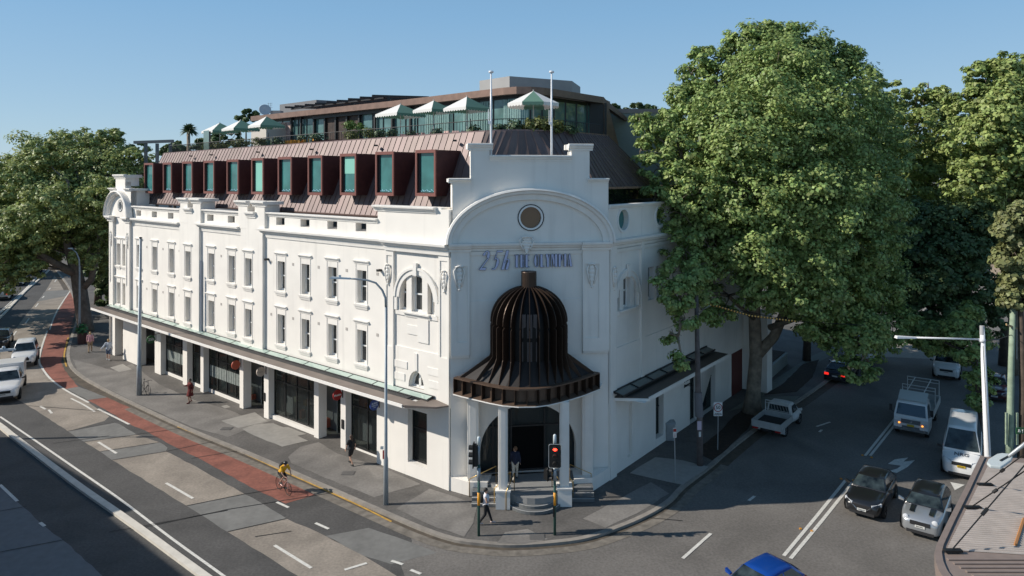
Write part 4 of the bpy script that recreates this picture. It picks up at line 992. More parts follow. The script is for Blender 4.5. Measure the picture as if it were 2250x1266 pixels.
# bus lane
RL=[(156,637),(163,655),(166,682),(155,726),(149,752),(133,787),(141,806),(172,850),(118,838),(145,855)]
poly('bus_lane',[(156,637),(162,650),(166,682),(160,705),(154,726),(149,752),(136,785),(134,795),(141,812),(155,830),(172,850),(145,855),(118,836),(96,812),(89,794),(92,775),(105,726),(129,683),(145,655)],RED,2)
poly('bus_lane',[(193,879.5),(235,873.6),(295,900),(373,937.6),(434,966.5),(520,1005),(604,1041),(649,1058),(698,1086),(627,1107),(549,1070),(451,1015),(376,978),(318,946),(286,933),(231,900)],RED,2)
poly('road_slab',[(145,855),(172,850),(200,860),(235,873.6),(193,879.5)],GCON,2)
# concrete lane, from far to near
LT=[(136,599),(123,614.5),(82,663),(65,682),(12.6,752),(0,772)]; 
poly('concrete_lane',[(125,597),(150,600),(155,615),(156,637),(129,683),(105,726),(90,770),(86,795),(96,822),(145,860),(195,885),(240,915),(230,925),(149,948),(76,900),(20,868),(0,855),(0,772),(12,752),(65,682),(82,663),(100,640)],TAN,1)
poly('road_slab',[(82,663),(100,640),(156,637),(148,650)],GCON,2)
poly('road_slab',[(149,947.7),(251.5,929),(262,932),(300,955),(185,971)],GCON,1)
poly('concrete_lane',[(185,971),(300,955),(350,972),(220,992.5)],TAN,1)
poly('road_slab',[(220,992.5),(350,972),(368,984),(364,992),(246,1011)],GCON,1)
poly('concrete_lane',[(246,1011),(364,992),(430,1025),(538,1086),(410.5,1112)],TAN,1)
poly('road_slab',[(410.5,1112),(538,1086),(585,1112),(630,1140),(500,1169)],GCON,1)
poly('concrete_lane',[(500,1169),(630,1140),(715,1178),(800,1222),(872,1266),(900,1290),(700,1300),(655,1266),(575,1215)],TAN,1)
poly('road_slab',[(715,1178),(810,1160),(870,1180),(960,1215),(860,1240),(800,1222)],GCON,1)
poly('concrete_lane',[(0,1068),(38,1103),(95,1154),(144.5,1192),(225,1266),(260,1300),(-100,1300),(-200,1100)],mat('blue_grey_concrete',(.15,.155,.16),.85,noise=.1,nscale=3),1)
# joints and cracks
q=MB()
for px in (((149,948),(251,929)),((185,971.5),(300,955.5)),((220,993),(350,972.5)),((246,1011.5),(364,992.5),(520,960)),((410,1112),(538,1086),(640,1070)),((286,1166),(500,1120),(700,1088),(790,1075)),((500,1169),(630,1140)),((0,1124),(60,1113)),((0,1214),(140,1187)),((240,1170),(500,1122)),((560,1180),(640,1168)),((420,1008),(560,985)),((300,955),(450,935)),((62,892),(240,905)),((105,836),(170,828)),((116,975),(240,958)),((1330,1130),(1500,1145))):
    ribbon(q,[GR(*p) for p in px],.05,0,ROAD+.021)
tag(q.build('road_joints',mat('joint_tar',(.02,.02,.02),.8)),kind='structure')
q=MB()
for px,w in (([(109,725),(126,682),(156,637)],.14),([(104,727),(91,765),(86,792),(92,808),(110,832),(143,857),(195,885)],.16),([(156,876),(184,890),(208,905)],.14),([(215,899),(250,916),(284,933)],.16),([(0,916),(72,965),(162,1027),(260,1095),(376,1183),(491,1266),(520,1290)],.13)): ribbon(q,smooth(px),w,0,ROAD+.016)
for a,b in (((88,893),(100,900)),((107,901),(114,909)),((216,972),(256,997)),((365,1062),(424,1096)),((603,1199),(684,1249)),((29,738),(36,728)),((56,711),(64,700)),((78,675),(84,667)),((93,655),(97,651)),((107,637),(111,633)),((120,620),(124,615)),((608,1104),(634,1116)),((693,1150),(722,1163)),((757,1253),(806,1238)),((0,1066),(38,1102)),((860,1233),(885,1241)),((902,1253),(925,1262)),((88,1149),(98,1157)),((1500,1228),(1562,1173)),((1645,1101),(1658,1091)),((1794,938),(1824,928)),((2000,1100),(2028,1066)),((1800,950),(1806,945))):
    ribbon(q,[GR(*a),GR(*b)],.15,0,ROAD+.020)
for dx in (0,15): ribbon(q,[GR(1722+dx,1222+dx*.4),GR(1790+dx,1140+dx*.4),GR(1858+dx,1056+dx*.35)],.16,0,ROAD+.016)
for dx in (0,11): ribbon(q,[GR(1901+dx,1002),GR(1952+dx,938),GR(1990+dx,890)],.15,0,ROAD+.016)
ribbon(q,[GR(-60,722),GR(0,685),GR(50,640),GR(77,614),GR(110,585)],.13,0,ROAD+.016)
tag(q.build('lane_markings',PAINT),kind='structure')
# turn arrow
poly('turn_arrow',[(1951,1020),(1966,1010),(1996,1006),(1985,1015),(2010,1012),(1994,1027),(1970,1040),(1953,1036),(1972,1030),(1980,1024)],PAINT,4); poly('turn_arrow',[(2088,1060),(2120,1066),(2098,1078)],PAINT,4)
for u,v in ((1759,1163),(1784,1168),(1848,1053),(1875,1056),(1895,1001),(1915,1006)):
    p=GR(u,v); q=MB(); q.box(p.x-.05,p.x+.05,p.y-.05,p.y+.05,ROAD+.001,ROAD+.05); tag(q.build('road_stud',mat('amber_stud',(.7,.3,.03),.4)),'small amber road stud beside the double centre line of the side street','road stud','amber studs along the double line')
# patches, stains and covers
rj=random.Random(12)
def blob(name,u,v,rx,ry,m,lv,base=GR,zb=ROAD,ang_=0):
    c=base(u,v); q=MB(); n=18; ph=rj.random()*6; pts=[]
    for i in range(n):
        a=2*math.pi*i/n; r=1+.22*math.sin(3*a+ph)+.12*math.sin(7*a+ph*2); x,y=rx*r*math.cos(a),ry*r*math.sin(a); pts.append((c.x+x*math.cos(ang_)-y*math.sin(ang_),c.y+x*math.sin(ang_)+y*math.cos(ang_)))
    q.v=[(p[0],p[1],zb+.004*lv) for p in pts]; q.f=[tuple(range(n))]; return tag(q.build(name,m),kind='structure')
ST=mat('oil_stain',(.118,.108,.099),.75,noise=.25,nscale=4); ST2=mat('worn_patch',(.168,.155,.141),.85,noise=.2,nscale=6)
for u,v in ((765,1040),(1180,1180),(498,942)): 
    c=G(u,v); q=MB(); q.box(c.x-.35,c.x+.35,c.y-.25,c.y+.25,-.01,.016); tag(q.build('service_cover',mat('service_cover',(.12,.115,.11),.6)),kind='structure')
# medians
q=MB(); ribbon(q,smooth([(-30,920),(0,938),(35,966),(162,1063),(251.5,1126),(300.7,1161),(370,1212),(445,1267),(480,1292)]),.34,ROAD-.02,ROAD+.14); tag(q.build('median_kerb',KERBC),kind='structure')
q=MB(); ribbon(q,smooth([(-40,728),(0,699),(30,668),(60,637),(88,613),(108,594)]),.25,ROAD-.02,ROAD+.14); ribbon(q,smooth([(-45,718),(0,689),(40,655),(77,614)]),.2,ROAD-.02,ROAD+.12); tag(q.build('median_kerb',KERBC),kind='structure')
poly('median_strip',[(-40,728),(0,699),(30,668),(60,637),(88,613),(77,614),(40,655),(0,689),(-45,718)],FPL,3)
# sunlight on the far end of the right road, painted as a paler patch
poly('road_slab',[(1640,800),(1800,740),(2000,735),(2090,762),(2070,790),(1960,785),(1850,790),(1780,830)],mat('sunlit_road_patch',(.30,.27,.235),.9,noise=.1),1)
# low planter wall on the right footpath
pw=thing('planter_wall','low pale rendered planter wall beyond the plane tree trunk','wall',G(1700,845))
q=MB(); a=G(1674,850);b=G(1731,800); n=Vector((.8,-.6,0)); q.hexa([a,b,b-n*2.2,a-n*2.2]+[p+Vector((0,0,1.0)) for p in (a,b,b-n*2.2,a-n*2.2)]); q.build('planter_side',mat('greenish_render',(.24,.26,.24),.8,noise=.1),pw)
q=MB(); c=[a-n*.25,b-n*.25,b-n*1.95,a-n*1.95]; q.hexa([p+Vector((0,0,1.001)) for p in c]+[p+Vector((0,0,1.06)) for p in c]); q.build('soil',mat('bare_soil',(0,0,0)),pw)
# ================================================================ other buildings
def bld(name,label,pts,z1,m,cat='building',wins=None,roof=None):
    c=sum((Vector(p) for p in pts),Vector((0,0)))/len(pts); r=thing(name,label,cat,(c.x,c.y,0)); q=MB(); q.prism(pts,-.1,z1); q.build('wall',m,r)
    q=MB(); q.prism([tuple(c+(Vector(p)-c)*1.03) for p in pts],z1,z1+.35); q.build('roof',roof or GREYC,r)
    if wins:
        for (i,n,zs_) in wins:
            a=Vector(pts[i]);b=Vector(pts[(i+1)%len(pts)]); P=Plan([a,b],-1)
            for zz in zs_:
                for k in range(n):
                    s=P.S[1]*(k+.5)/n; g=MB(); fbox(g,P.h(1),s-.5,s+.5,zz,zz+1.5,-.02,.04); g=g.build('window',GLASS,r); f=MB(); fbox(f,P.h(1),s-.6,s+.6,zz-.12,zz,.0,.1); f.build('sill',TRIM,r if False else g)
    return r
bld('party_wall_building','tall blank grey green rendered building rising behind the right end of the copper roof',[(7.3,58.3),(8.0,58.0),(14,58.0),(14,62),(8,62)],21.9,mat('grey_green_render',(.30,.33,.31),.85,noise=.05))
bld('terrace_house','low pale house half hidden behind the plane tree on the side street',[(17,66),(22,72),(18,78),(12,70)],5.2,mat('pale_render',(.55,.50,.44),.85,noise=.05),wins=[(0,3,(1.2,)),(3,3,(1.2,))])
bld('row_house','far sunlit cream house glimpsed through the dark foliage on the right',[(38,118),(70,112),(74,124),(42,130)],9,mat('cream_render',(.55,.5,.42),.85,noise=.05),wins=[(0,8,(2,5.5))])
bld('corner_house','small far house at the end of the side street behind the trucks',[(76,112),(104,98),(110,108),(82,122)],8,mat('tan_render',(.42,.34,.26),.85,noise=.05),wins=[(0,7,(2,5))])
bld('apartment_block','low grey apartment block beyond the trees at the far left end of the avenue',[(-150,190),(-95,190),(-95,205),(-150,205)],14,mat('grey_render',(.4,.38,.36),.85),wins=[(0,12,(2,5.5,9))])
# block across the avenue that shades the near lanes
d_=1.0
sb=[(-32.1,45.1),(-19.5,35.5),(-20.3,34.7),(-14.2,29.6),(-4,20),(-10,12),(-60,12),(-60,45)]
hh=12.0; ox=hh/math.tan(SUN_EL); sv=Vector((ox*math.cos(SUN_AZ),ox*math.sin(SUN_AZ)))
bld('shop_block','flat roofed brick shop block across the avenue whose shadow falls on the near lanes',[tuple(Vector(p)-sv) for p in sb],hh-.35,mat('red_brick',(.22,.09,.06),.85,noise=.15,nscale=5),wins=[(0,3,(4,8)),(2,3,(4,8))])
# portal frame behind the far end of the roof
r=thing('steel_portal_frame','grey steel portal frame standing behind the far end of the roof','frame',PY(335,330,80)); q=MB()
for u in (320,345,374): 
    p=PY(u,315.5,80.2); q.box(p.x-.14,p.x+.14,p.y-.1,p.y+.18,p.z-8,p.z)
a=PY(293,316,80);b=PY(378,313,80); q.hexa([a,b,b+Vector((0,.5,0)),a+Vector((0,.5,0))]+[p+Vector((0,0,.32)) for p in (a,b,b+Vector((0,.5,0)),a+Vector((0,.5,0)))]); q.build('steel_beam',mat('weathered_steel',(.14,.15,.16),.6),r)
# corrugated awning roof at the lower right
AZ=5.0
def A(u,v,z=AZ): return G(u,v,z)
aw2=thing('awning_roof','corrugated metal awning roof with curved fascia in the lower right corner','awning',A(2150,1150,0))
o1=[A(2155,1000),A(2120,1072),A(2085,1140),A(2058,1196),A(2053,1215),A(2056,1235),A(2064,1255),A(2085,1285),A(2120,1310),A(2420,1330),A(2420,1012)]
q=MB(); q.prism([(p.x,p.y) for p in o1],AZ-.42,AZ-.06); q.build('fascia',mat('brown_fascia',(.23,.18,.155),.6,noise=.08),aw2)
cen=Vector((sum(p.x for p in o1)/len(o1),sum(p.y for p in o1)/len(o1),AZ))
q=MB(); rimpts=o1[:9]; inn=[p.lerp(cen,.035 if i else .03)+Vector((.18,0,0)) for i,p in enumerate(rimpts)]
for i in range(8): q.hexa([Vector((p.x,p.y,AZ-.059)) for p in (rimpts[i],rimpts[i+1],inn[i+1],inn[i])]+[Vector((p.x,p.y,AZ)) for p in (rimpts[i],rimpts[i+1],inn[i+1],inn[i])])
q.build('edge_capping',mat('brown_fascia',(0,0,0)),aw2)
# corrugations run across (parallel to image x): direction in ground
ca=A(2090,1195,AZ-.03); cb=A(2250,1205,AZ-.03); cd=(cb-ca).normalized()
q=MB(); top=A(2168,1012); bot=A(2070,1205); nn_=54
for k in range(nn_):
    t=k/nn_; p=bot.lerp(top,t)+Vector((.15,0,0)); p2=bot.lerp(top,(k+.45)/nn_)+Vector((.15,0,0)); e=11.0
    p.z=p2.z=AZ-.045; a=p; b=p+cd*e; c=p2+cd*e; d=p2
    up=Vector((0,0,.045)); q.hexa([a,b,c,d]+[a+up+(d-a)*.25,b+up+(c-b)*.25,c+up-(c-b)*.25,d+up-(d-a)*.25])
q.build('corrugated_sheet',mat('corrugated_steel',(.52,.45,.395),.55,noise=.12,nscale=2),aw2)
q=MB(); p=A(2080,1228,AZ-.05)
for k in range(5): a=p+Vector((.05*k,-.22*k,0)); q.box(a.x,a.x+9,a.y-.1,a.y,AZ-.055,AZ-.02)
q.build('flat_gutter',mat('brown_fascia',(0,0,0)),aw2)
q=MB()
for (u,v,u2,v2,z2) in ((2092,1208,2262,1010,7.6),(2136,1113,2262,1028,7.0),(2163,1063,2262,990,7.0)):
    a=A(u,v,AZ+.05); b=G(u2,v2,z2); q.tube([a,b],.022,5); m=a.lerp(b,.38); m2=a.lerp(b,.45); q.tube([m,m2],.055,6); q.box(a.x-.25,a.x+.3,a.y-.08,a.y+.08,AZ-.01,AZ+.06)
q.build('stay_rod',BLACK,aw2)
q=MB(); a=A(2231,1198,AZ+.02); b=A(2250,1140,AZ+.02); q.tube([a,b],.05,5); q.build('rust_bar',mat('rusty_timber',(.45,.2,.07),.8),aw2)
# pole under the awning edge
# ================================================================ trees
BARK=mat('plane_bark',(.20,.165,.125),.9,noise=.35,nscale=2.5,bump=.5,bscale=12)
BARKD=mat('dark_bark',(.085,.065,.05),.95,noise=.3,nscale=3,bump=.5,bscale=12)
def leafmat(name,col): return mat(name,col,.5,spec=.4,island=.45,hue=.02,trans=.32)
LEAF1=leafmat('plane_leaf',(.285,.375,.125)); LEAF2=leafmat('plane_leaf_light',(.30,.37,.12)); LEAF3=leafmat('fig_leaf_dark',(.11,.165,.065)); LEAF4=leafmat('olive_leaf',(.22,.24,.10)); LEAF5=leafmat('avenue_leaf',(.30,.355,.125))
def leaves(lobes,n,size,seed,clump=.24,per=60,flat=.55,core=.12):
    """lobes: (x,y,z,rx,ry,rz) -> verts, quads.  Leaf clumps spread over and through every lobe"""
    rg=np.random.default_rng(seed); Lb=np.array(lobes); w=(Lb[:,3]*Lb[:,5])**1.0; w=w/w.sum()
    nc=max(1,n//per); pick=rg.choice(len(Lb),nc,p=w); d=rg.normal(size=(nc,3)); d/=np.linalg.norm(d,axis=1,keepdims=True)
    rad=np.where(rg.random(nc)<core,rg.random(nc)**.5*.8,.78+.30*rg.random(nc)**1.3)
    # bumpy outline
    ph=rg.random((6,3))*6; bump=0
    for k in range(6): bump=bump+.075*np.sin(d@ (rg.normal(size=3)*5)+ph[k,0])
    C=Lb[pick,:3]+d*(rad+bump)[:,None]*Lb[pick,3:6]
    cr=clump*Lb[pick,3:6].mean(axis=1)*(.6+.8*rg.random(nc)); cr=np.clip(cr,.4,1.45)
    idx=np.repeat(np.arange(nc),per); m=len(idx)
    g=rg.normal(size=(m,3)); g/=np.linalg.norm(g,axis=1,keepdims=True); rr=rg.random(m)**.45
    P=C[idx]+g*(rr*cr[idx])[:,None]*np.array([1,1,.62]); P[:,2]-= .0
    keep=P[:,2]>.6; P=P[keep]; g=g[keep]; idx=idx[keep]; m=len(P)
    nrm=g*.85+d[idx]*.45+np.array([0,0,flat])+rg.normal(size=(m,3))*.33; nrm/=np.linalg.norm(nrm,axis=1,keepdims=True)
    a=np.cross(nrm,rg.normal(size=(m,3))); a/=np.linalg.norm(a,axis=1,keepdims=True); b=np.cross(nrm,a)
    s=size*(.6+.8*rg.random(m))[:,None]
    fold=nrm*s*.16
    V=np.stack([P-a*s*.55,P-b*s*.42+fold+a*s*.05,P+a*s*.55,P+b*s*.42+fold+a*s*.05],1).reshape(-1,3)
    return V,m
def leafmesh(name,V,m,material,parent):
    off=worigin(parent); V=V-np.array(off)[None]
    me=bpy.data.meshes.new(name); me.vertices.add(len(V)); me.vertices.foreach_set('co',V.astype(np.float32).ravel())
    me.loops.add(4*m); me.loops.foreach_set('vertex_index',np.arange(4*m,dtype=np.int32)); me.polygons.add(m)
    me.polygons.foreach_set('loop_start',np.arange(0,4*m,4,dtype=np.int32)); me.polygons.foreach_set('loop_total',np.full(m,4,dtype=np.int32)); me.update(); me.validate()
    me.materials.append(material); return link(bpy.data.objects.new(name,me),parent)
def lob(u,v,r,Y,ky=.9,kz=.9):
    p=PY(u,v,Y); R_=r*Y/F; return (p.x,p.y,p.z,R_,R_*ky,R_*kz)
def tree(name,label,base,trunk,limbs,lobes,n,size,leaf,bark,seed,group=None,cat='tree',clump=.27,core=.12,twigs=True):
    t=thing(name,label,cat,base,0,group); q=MB(); pts,rs=trunk; q.tube(pts,rs,10)
    top=Vector(pts[-1])
    for l,r in limbs: q.tube(l,r,7)
    rg=random.Random(seed)
    if twigs:
        for lo in lobes:
            c=Vector(lo[:3]); 
            src=min([Vector(p) for p in pts[len(pts)//2:]]+[Vector(p) for l,_ in limbs for p in l[1:]],key=lambda p:(p-c).length+ (2 if p.z>c.z else 0))
            mid=src.lerp(c,.5)+Vector((rg.uniform(-.4,.4),rg.uniform(-.4,.4),rg.uniform(0,.5))); L=(c-src).length
            q.tube([src,mid,c],[min(.16,.03*L+.03),.06,.025],5)
            for k in range(4):
                e=c+Vector((rg.gauss(0,1),rg.gauss(0,1),rg.gauss(0,1))).normalized()*lo[3]*.8; q.tube([c,c.lerp(e,.5)+Vector((0,0,.15)),e],[.04,.028,.012],4)
    q.build('trunk',bark,t,smooth=True)
    V,m=leaves(lobes,n,size,seed,clump,core=core); leafmesh('crown',V,m,leaf,t); return t
# --- main plane tree
b=G(1652,905); bt=lambda u,v,Y: PY(u,v,Y)
YM=50
mainl=[(1735,80,34,50),(1690,72,26,50),(1655,78,30,50),(1548,118,20,50),(1518,165,26,49),(1493,215,28,48),(1860,120,24,50),(1900,180,30,50),(1920,240,35,51),(1405,262,20,46),(1412,330,22,45),(1620,105,30,50),(1795,110,34,50),(1470,270,34,47),(1735,125,75,50),(1665,130,80,50),(1700,200,110,47),(1575,185,70,50),(1545,135,32,50),(1520,230,55,48),(1825,150,52,50),(1862,125,30,50),(1845,220,85,50),(1885,300,75,51),(1770,280,120,46),(1630,300,120,45),(1500,320,70,46),(1425,288,42,46),(1450,370,42,45),(1520,430,75,44),(1540,330,80,50),
 (1650,430,110,44),(1780,420,110,44),(1880,420,90,48),(1930,350,60,52),(1550,520,75,45),(1660,540,95,44),(1770,540,90,44),(1870,530,90,47),(1940,480,60,50),(1660,630,50,44),(1760,640,85,45),(1850,650,85,47),(1920,620,70,49),(1560,610,38,45),
 (1495,470,45,44),(1505,550,42,43),(1478,600,30,41),(1530,590,36,42),(1585,690,32,44),(1440,430,28,44),(1560,700,22,43),(1545,650,26,42),(1480,650,34,40),(1505,700,34,40),(1480,740,22,40),(1500,790,20,39.5),(1455,630,22,40),(1520,620,26,41),(1800,720,55,47),(1880,740,60,46),(1935,700,55,48),(1895,800,34,45),(1870,830,20,45),(1960,745,40,47),(1620,240,80,55),(1740,330,120,56),(1600,420,90,56),(1820,480,110,56),(1700,560,90,55)]
lbs=[lob(*l) for l in mainl]
tr=[(b.x,b.y,-.1),(b.x+.1,b.y,1.2),(b.x+.25,b.y-.1,4),(b.x+.1,b.y-.2,7.5),tuple(bt(1672,560,49.5)),tuple(bt(1690,430,49)),tuple(bt(1700,280,49))]
limbs=[([tr[2],bt(1700,740,50),bt(1740,650,50),bt(1770,520,50),bt(1800,380,50)],[.42,.36,.32,.25,.12]),
 ([tr[3],bt(1640,620,48),bt(1590,560,46.5),bt(1540,450,46),bt(1500,360,46)],[.3,.26,.2,.14,.07]),
 ([bt(1655,700,49.5),bt(1600,650,46),bt(1540,640,43),bt(1500,660,40.5),bt(1490,740,39.8)],[.16,.12,.09,.06,.03]),
 ([bt(1690,720,50),bt(1780,690,48),bt(1850,700,47),bt(1900,760,45.5)],[.22,.16,.1,.04]),
 ([tr[4],bt(1620,470,48),bt(1580,330,49),bt(1560,220,50)],[.28,.2,.13,.06]),([tr[5],bt(1760,360,50),bt(1830,260,50)],[.26,.18,.07])]
tree('plane_tree','giant bright green plane tree leaning over the side street beside the hotel','tree' and (b.x,b.y,0),(tr,[.72,.5,.44,.4,.36,.3,.15]),limbs,lbs,300000,.20,LEAF1,BARK,3,core=.10)
b=G(1640,905)
# --- trees behind and to the right
def simple_tree(name,label,u,v,Yt,lobs,n,size,leaf,bark,seed,group=None,base=None,tw=.35,core=.12):
    g=base or Vector((PY(u,v,Yt).x,Yt,0)); L=[lob(*l) for l in lobs]; zc=sum(l[2] for l in L)/len(L); xc=sum(l[0] for l in L)/len(L)
    tr=[(g.x,g.y,-.15),(g.x+.1,g.y,zc*.35),(g.x*.6+xc*.4,g.y,zc*.75),(xc,g.y,zc*.98)]
    lim=[]
    return tree(name,label,(g.x,g.y,0),(tr,[tw*1.25,tw,tw*.7,tw*.25]),lim,L,n,size,leaf,bark,seed,group,core=core)
simple_tree('plane_tree','broad sunlit plane tree seen past the right shoulder of the giant tree',1990,640,72,[(1935,245,45,66),(1915,300,50,66),(1950,340,60,66),(1925,400,60,66),(1925,190,20,72),(2040,195,20,72),(2075,215,20,71),(1965,215,38,72),(2010,235,45,72),(2060,230,42,72),(2095,275,45,72),(1950,290,60,70),(2020,310,80,70),(2090,360,80,70),(1960,400,80,70),(2060,440,90,68),(1940,480,80,70),(2100,480,60,70),(2020,540,90,68)],60000,.30,LEAF2,BARK,11)
simple_tree('plane_tree','tall pale trunked plane tree at the right edge of the view',2225,640,60,[(2165,170,40,60),(2215,160,50,60),(2260,170,50,60),(2150,230,55,60),(2210,250,80,58),(2290,260,80,60),(2160,320,70,58),(2240,350,80,58),(2300,400,80,60),(2150,400,60,58),(2210,440,70,60),(2150,480,50,60)],60000,.28,LEAF2,BARK,12)
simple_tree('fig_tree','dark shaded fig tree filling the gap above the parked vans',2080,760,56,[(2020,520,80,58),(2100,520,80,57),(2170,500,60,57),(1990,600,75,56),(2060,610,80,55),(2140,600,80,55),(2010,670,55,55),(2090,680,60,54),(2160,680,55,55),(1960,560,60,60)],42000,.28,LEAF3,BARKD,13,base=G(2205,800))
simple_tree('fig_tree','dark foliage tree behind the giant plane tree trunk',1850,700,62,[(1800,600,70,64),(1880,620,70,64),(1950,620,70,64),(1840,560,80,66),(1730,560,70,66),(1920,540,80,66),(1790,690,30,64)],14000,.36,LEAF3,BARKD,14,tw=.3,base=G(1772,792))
simple_tree('evergreen_tree','glossy olive leaved tree cut by the right edge above the green pole',2245,760,40,[(2240,470,38,40),(2215,500,28,40),(2225,560,38,40),(2250,610,45,40),(2235,655,30,40),(2270,530,50,40)],14000,.24,LEAF4,BARKD,15,tw=.2)
simple_tree('street_tree','small leafy street tree hanging over the roof of the far white van',2150,900,45,[(2105,720,34,47),(2140,755,34,46),(2060,745,36,49),(2020,730,32,50),(2120,785,22,45.5),(2155,830,28,45),(2150,885,20,44.5),(2130,690,24,47)],14000,.21,LEAF1,BARKD,16,tw=.12)
# --- avenue trees, left
b=G(187,728); Yb=b.y
la=[(20,560,50,58),(70,590,30,58),(-20,600,55,58),(10,620,30,57),(-40,520,60,58),(50,500,60,58),(120,460,60,58),(205,450,50,60),(270,420,45,62),(190,560,35,60),(215,520,40,61),(150,320,30,66),(200,305,26,68),(250,300,22,70),(100,350,40,64),(300,330,25,70),(40,400,50,62),(60,430,90,66),(20,500,70,64),(-30,470,80,64),(110,370,80,70),(180,340,60,70),(235,325,45,70),(290,360,45,68),(215,400,90,66),(310,400,45,70),(130,460,90,64),(200,490,70,64),(60,540,55,64),(0,560,55,64),(-40,580,60,64),(250,460,50,68),(120,540,45,66),(200,560,40,66),(225,600,26,66),(150,420,80,76),(240,520,35,68),(70,390,60,68),(-20,420,60,66)]
lb2=[lob(u,v,r*1.0,Y+13) for u,v,r,Y in la]
tr=[(b.x,b.y,-.1),(b.x,b.y,1.0),tuple(PY(183,690,Yb)),tuple(PY(176,640,Yb)),tuple(PY(168,600,Yb)),tuple(PY(150,545,Yb-1)),tuple(PY(140,470,Yb-1)),tuple(PY(150,400,Yb-1))]
limbs=[([tr[4],PY(145,592,Yb-1),PY(120,578,Yb-2),PY(70,548,Yb-3),PY(30,510,Yb-4)],[.55,.45,.36,.25,.12]),([tr[3],PY(200,615,Yb),PY(210,570,Yb),PY(222,510,Yb),PY(240,430,Yb)],[.42,.34,.28,.2,.1]),([tr[4],PY(158,560,Yb+.5),PY(155,500,Yb+1),PY(180,420,Yb+1)],[.4,.32,.24,.12])]
tree('plane_tree','wide old plane tree with forked grey trunk at the far end of the hotel footpath',(b.x,b.y,0),(tr,[.95,.78,.75,.72,.6,.42,.3,.15]),limbs,lb2,180000,.26,LEAF5,mat('grey_bark',(.17,.14,.115),.95,noise=.3,nscale=2.5,bump=.5,bscale=10),21)
for i,(lab,u,Yt,L,n) in enumerate((('dark avenue tree just behind the forked plane trunk',215,92,[(215,560,50,92),(240,510,45,92),(200,500,45,94),(230,600,30,90),(255,570,30,92)],7000),
 ('shaded avenue tree overhanging the far traffic at upper left',60,120,[(60,500,60,120),(120,500,60,120),(0,510,60,118),(90,450,60,122),(30,560,26,118),(95,560,24,120),(-40,520,60,118)],11000),
 ('far avenue tree closing the view where the avenue ends',140,150,[(140,500,50,150),(180,480,50,150),(100,470,50,150),(160,540,35,150),(120,550,24,150)],7000),
 ('low dark street tree behind the hotel end wall',250,84,[(238,640,22,84),(232,680,20,84),(245,600,26,84),(225,620,16,84)],4000))):
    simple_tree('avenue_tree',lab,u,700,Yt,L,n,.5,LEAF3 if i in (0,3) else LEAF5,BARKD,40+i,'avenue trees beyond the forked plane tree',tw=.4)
sh=[(-73,80,9,6.5,4.5,4.5),(-78,84,10,7,5,5),(-68,83,8.5,5,4,4),(-76,78,7,6,4,4)]
tree('avenue_tree','spreading avenue tree by the far kerb whose shade crosses the road before the forked plane',(-76,82,0),([(-76,82,-.1),(-76,82,4),(-75,82,9)],[.45,.35,.15]),[],sh,14000,.45,LEAF5,BARKD,77,'avenue trees beyond the forked plane tree')
# --- distant trees above the roof and on the horizon
for i,(lab,L,n) in enumerate((('distant rounded tree at the far left horizon',[(10,365,22,230),(-15,370,26,230)],1500),('small distant tree tops above the plane crown at left',[(45,372,16,240),(62,368,10,240)],900),
 ('distant dark tree left of the palm',[(385,326,16,120),(400,330,18,120),(365,332,14,120)],1500),('distant wide tree right of the palm behind the umbrellas',[(450,318,22,120),(480,312,26,118),(510,305,20,118),(430,325,18,120),(495,325,20,118)],2500),
 ('distant pine crown left of the satellite dish',[(540,254,14,130),(556,257,10,130),(526,262,9,130)],1200),('distant dark tree right of the bronze roof end',[(1345,250,18,110),(1330,262,14,110)],1200),('distant tree row above the grey green wall',[(1400,245,18,110),(1425,243,20,110),(1450,250,22,110),(1380,252,14,110)],2000))):
    simple_tree('distant_tree',lab,sum(l[0] for l in L)/len(L),380,L[0][3],L,n,.75,LEAF3,BARKD,60+i,tw=.3)
# far woodland masses
WD=[]
for k in range(46):
    u=-350+k*68; WD.append(lob(u,372+6*math.sin(k*1.7),26+8*math.sin(k*2.3),420))
V,m=leaves(WD,14000,2.2,99,per=14); o=leafmesh('woodland',V,m,LEAF3,None); tag(o,'far strip of woodland along the horizon','woodland',kind='stuff')
# ================================================================ vehicles
TYRE=mat('tyre_rubber',(.015,.015,.015),.85); RIM=mat('alloy_rim',(.45,.45,.46),.35,metal=.8); CGL=mat('car_glass',(.025,.035,.037),.06,spec=.6,noise=.8,nscale=2.5)
CHR=mat('chrome',(.6,.6,.6),.2,metal=.9); HL=mat('headlight_lens',(.55,.57,.6),.1); TLR=mat('tail_light_red',(.35,.01,.01),.3); TLE=mat('tail_light_lit',(.5,.01,.01),.3,emit=((1,.03,.02),1)); PLY=mat('yellow_plate',(.62,.42,.03),.5); PLW=mat('white_plate',(.65,.65,.62),.5); BUMP=mat('black_trim',(.02,.02,.022),.6)
IND=mat('indicator_amber',(.8,.3,.03),.3,emit=((1,.35,.05),2))
def paint(n,c,metal=0.0): return mat('paint_'+n,c,.28,metal=metal,coat=.6,spec=.5)
PW=paint('white',(.72,.72,.71)); PB=paint('black',(.012,.013,.015)); PS=paint('silver',(.42,.44,.46),.6); PBL=paint('blue',(.008,.07,.36),.3)
def sect(mb,stations,prof):
    """loft; stations list of (x, list of (y,z) half outline bottom->top)"""
    b=len(mb.v); k=len(stations[0][1])
    for x,pts in stations:
        for y,z in pts: mb.v.append((x,y,z))
        for y,z in pts[::-1]: mb.v.append((x,-y,z))
    m=2*k
    for i in range(len(stations)-1):
        for j in range(m): mb.f.append((b+i*m+j,b+i*m+(j+1)%m,b+(i+1)*m+(j+1)%m,b+(i+1)*m+j))
    mb.f.append(tuple(b+j for j in range(m))); mb.f.append(tuple(b+(len(stations)-1)*m+j for j in range(m)))
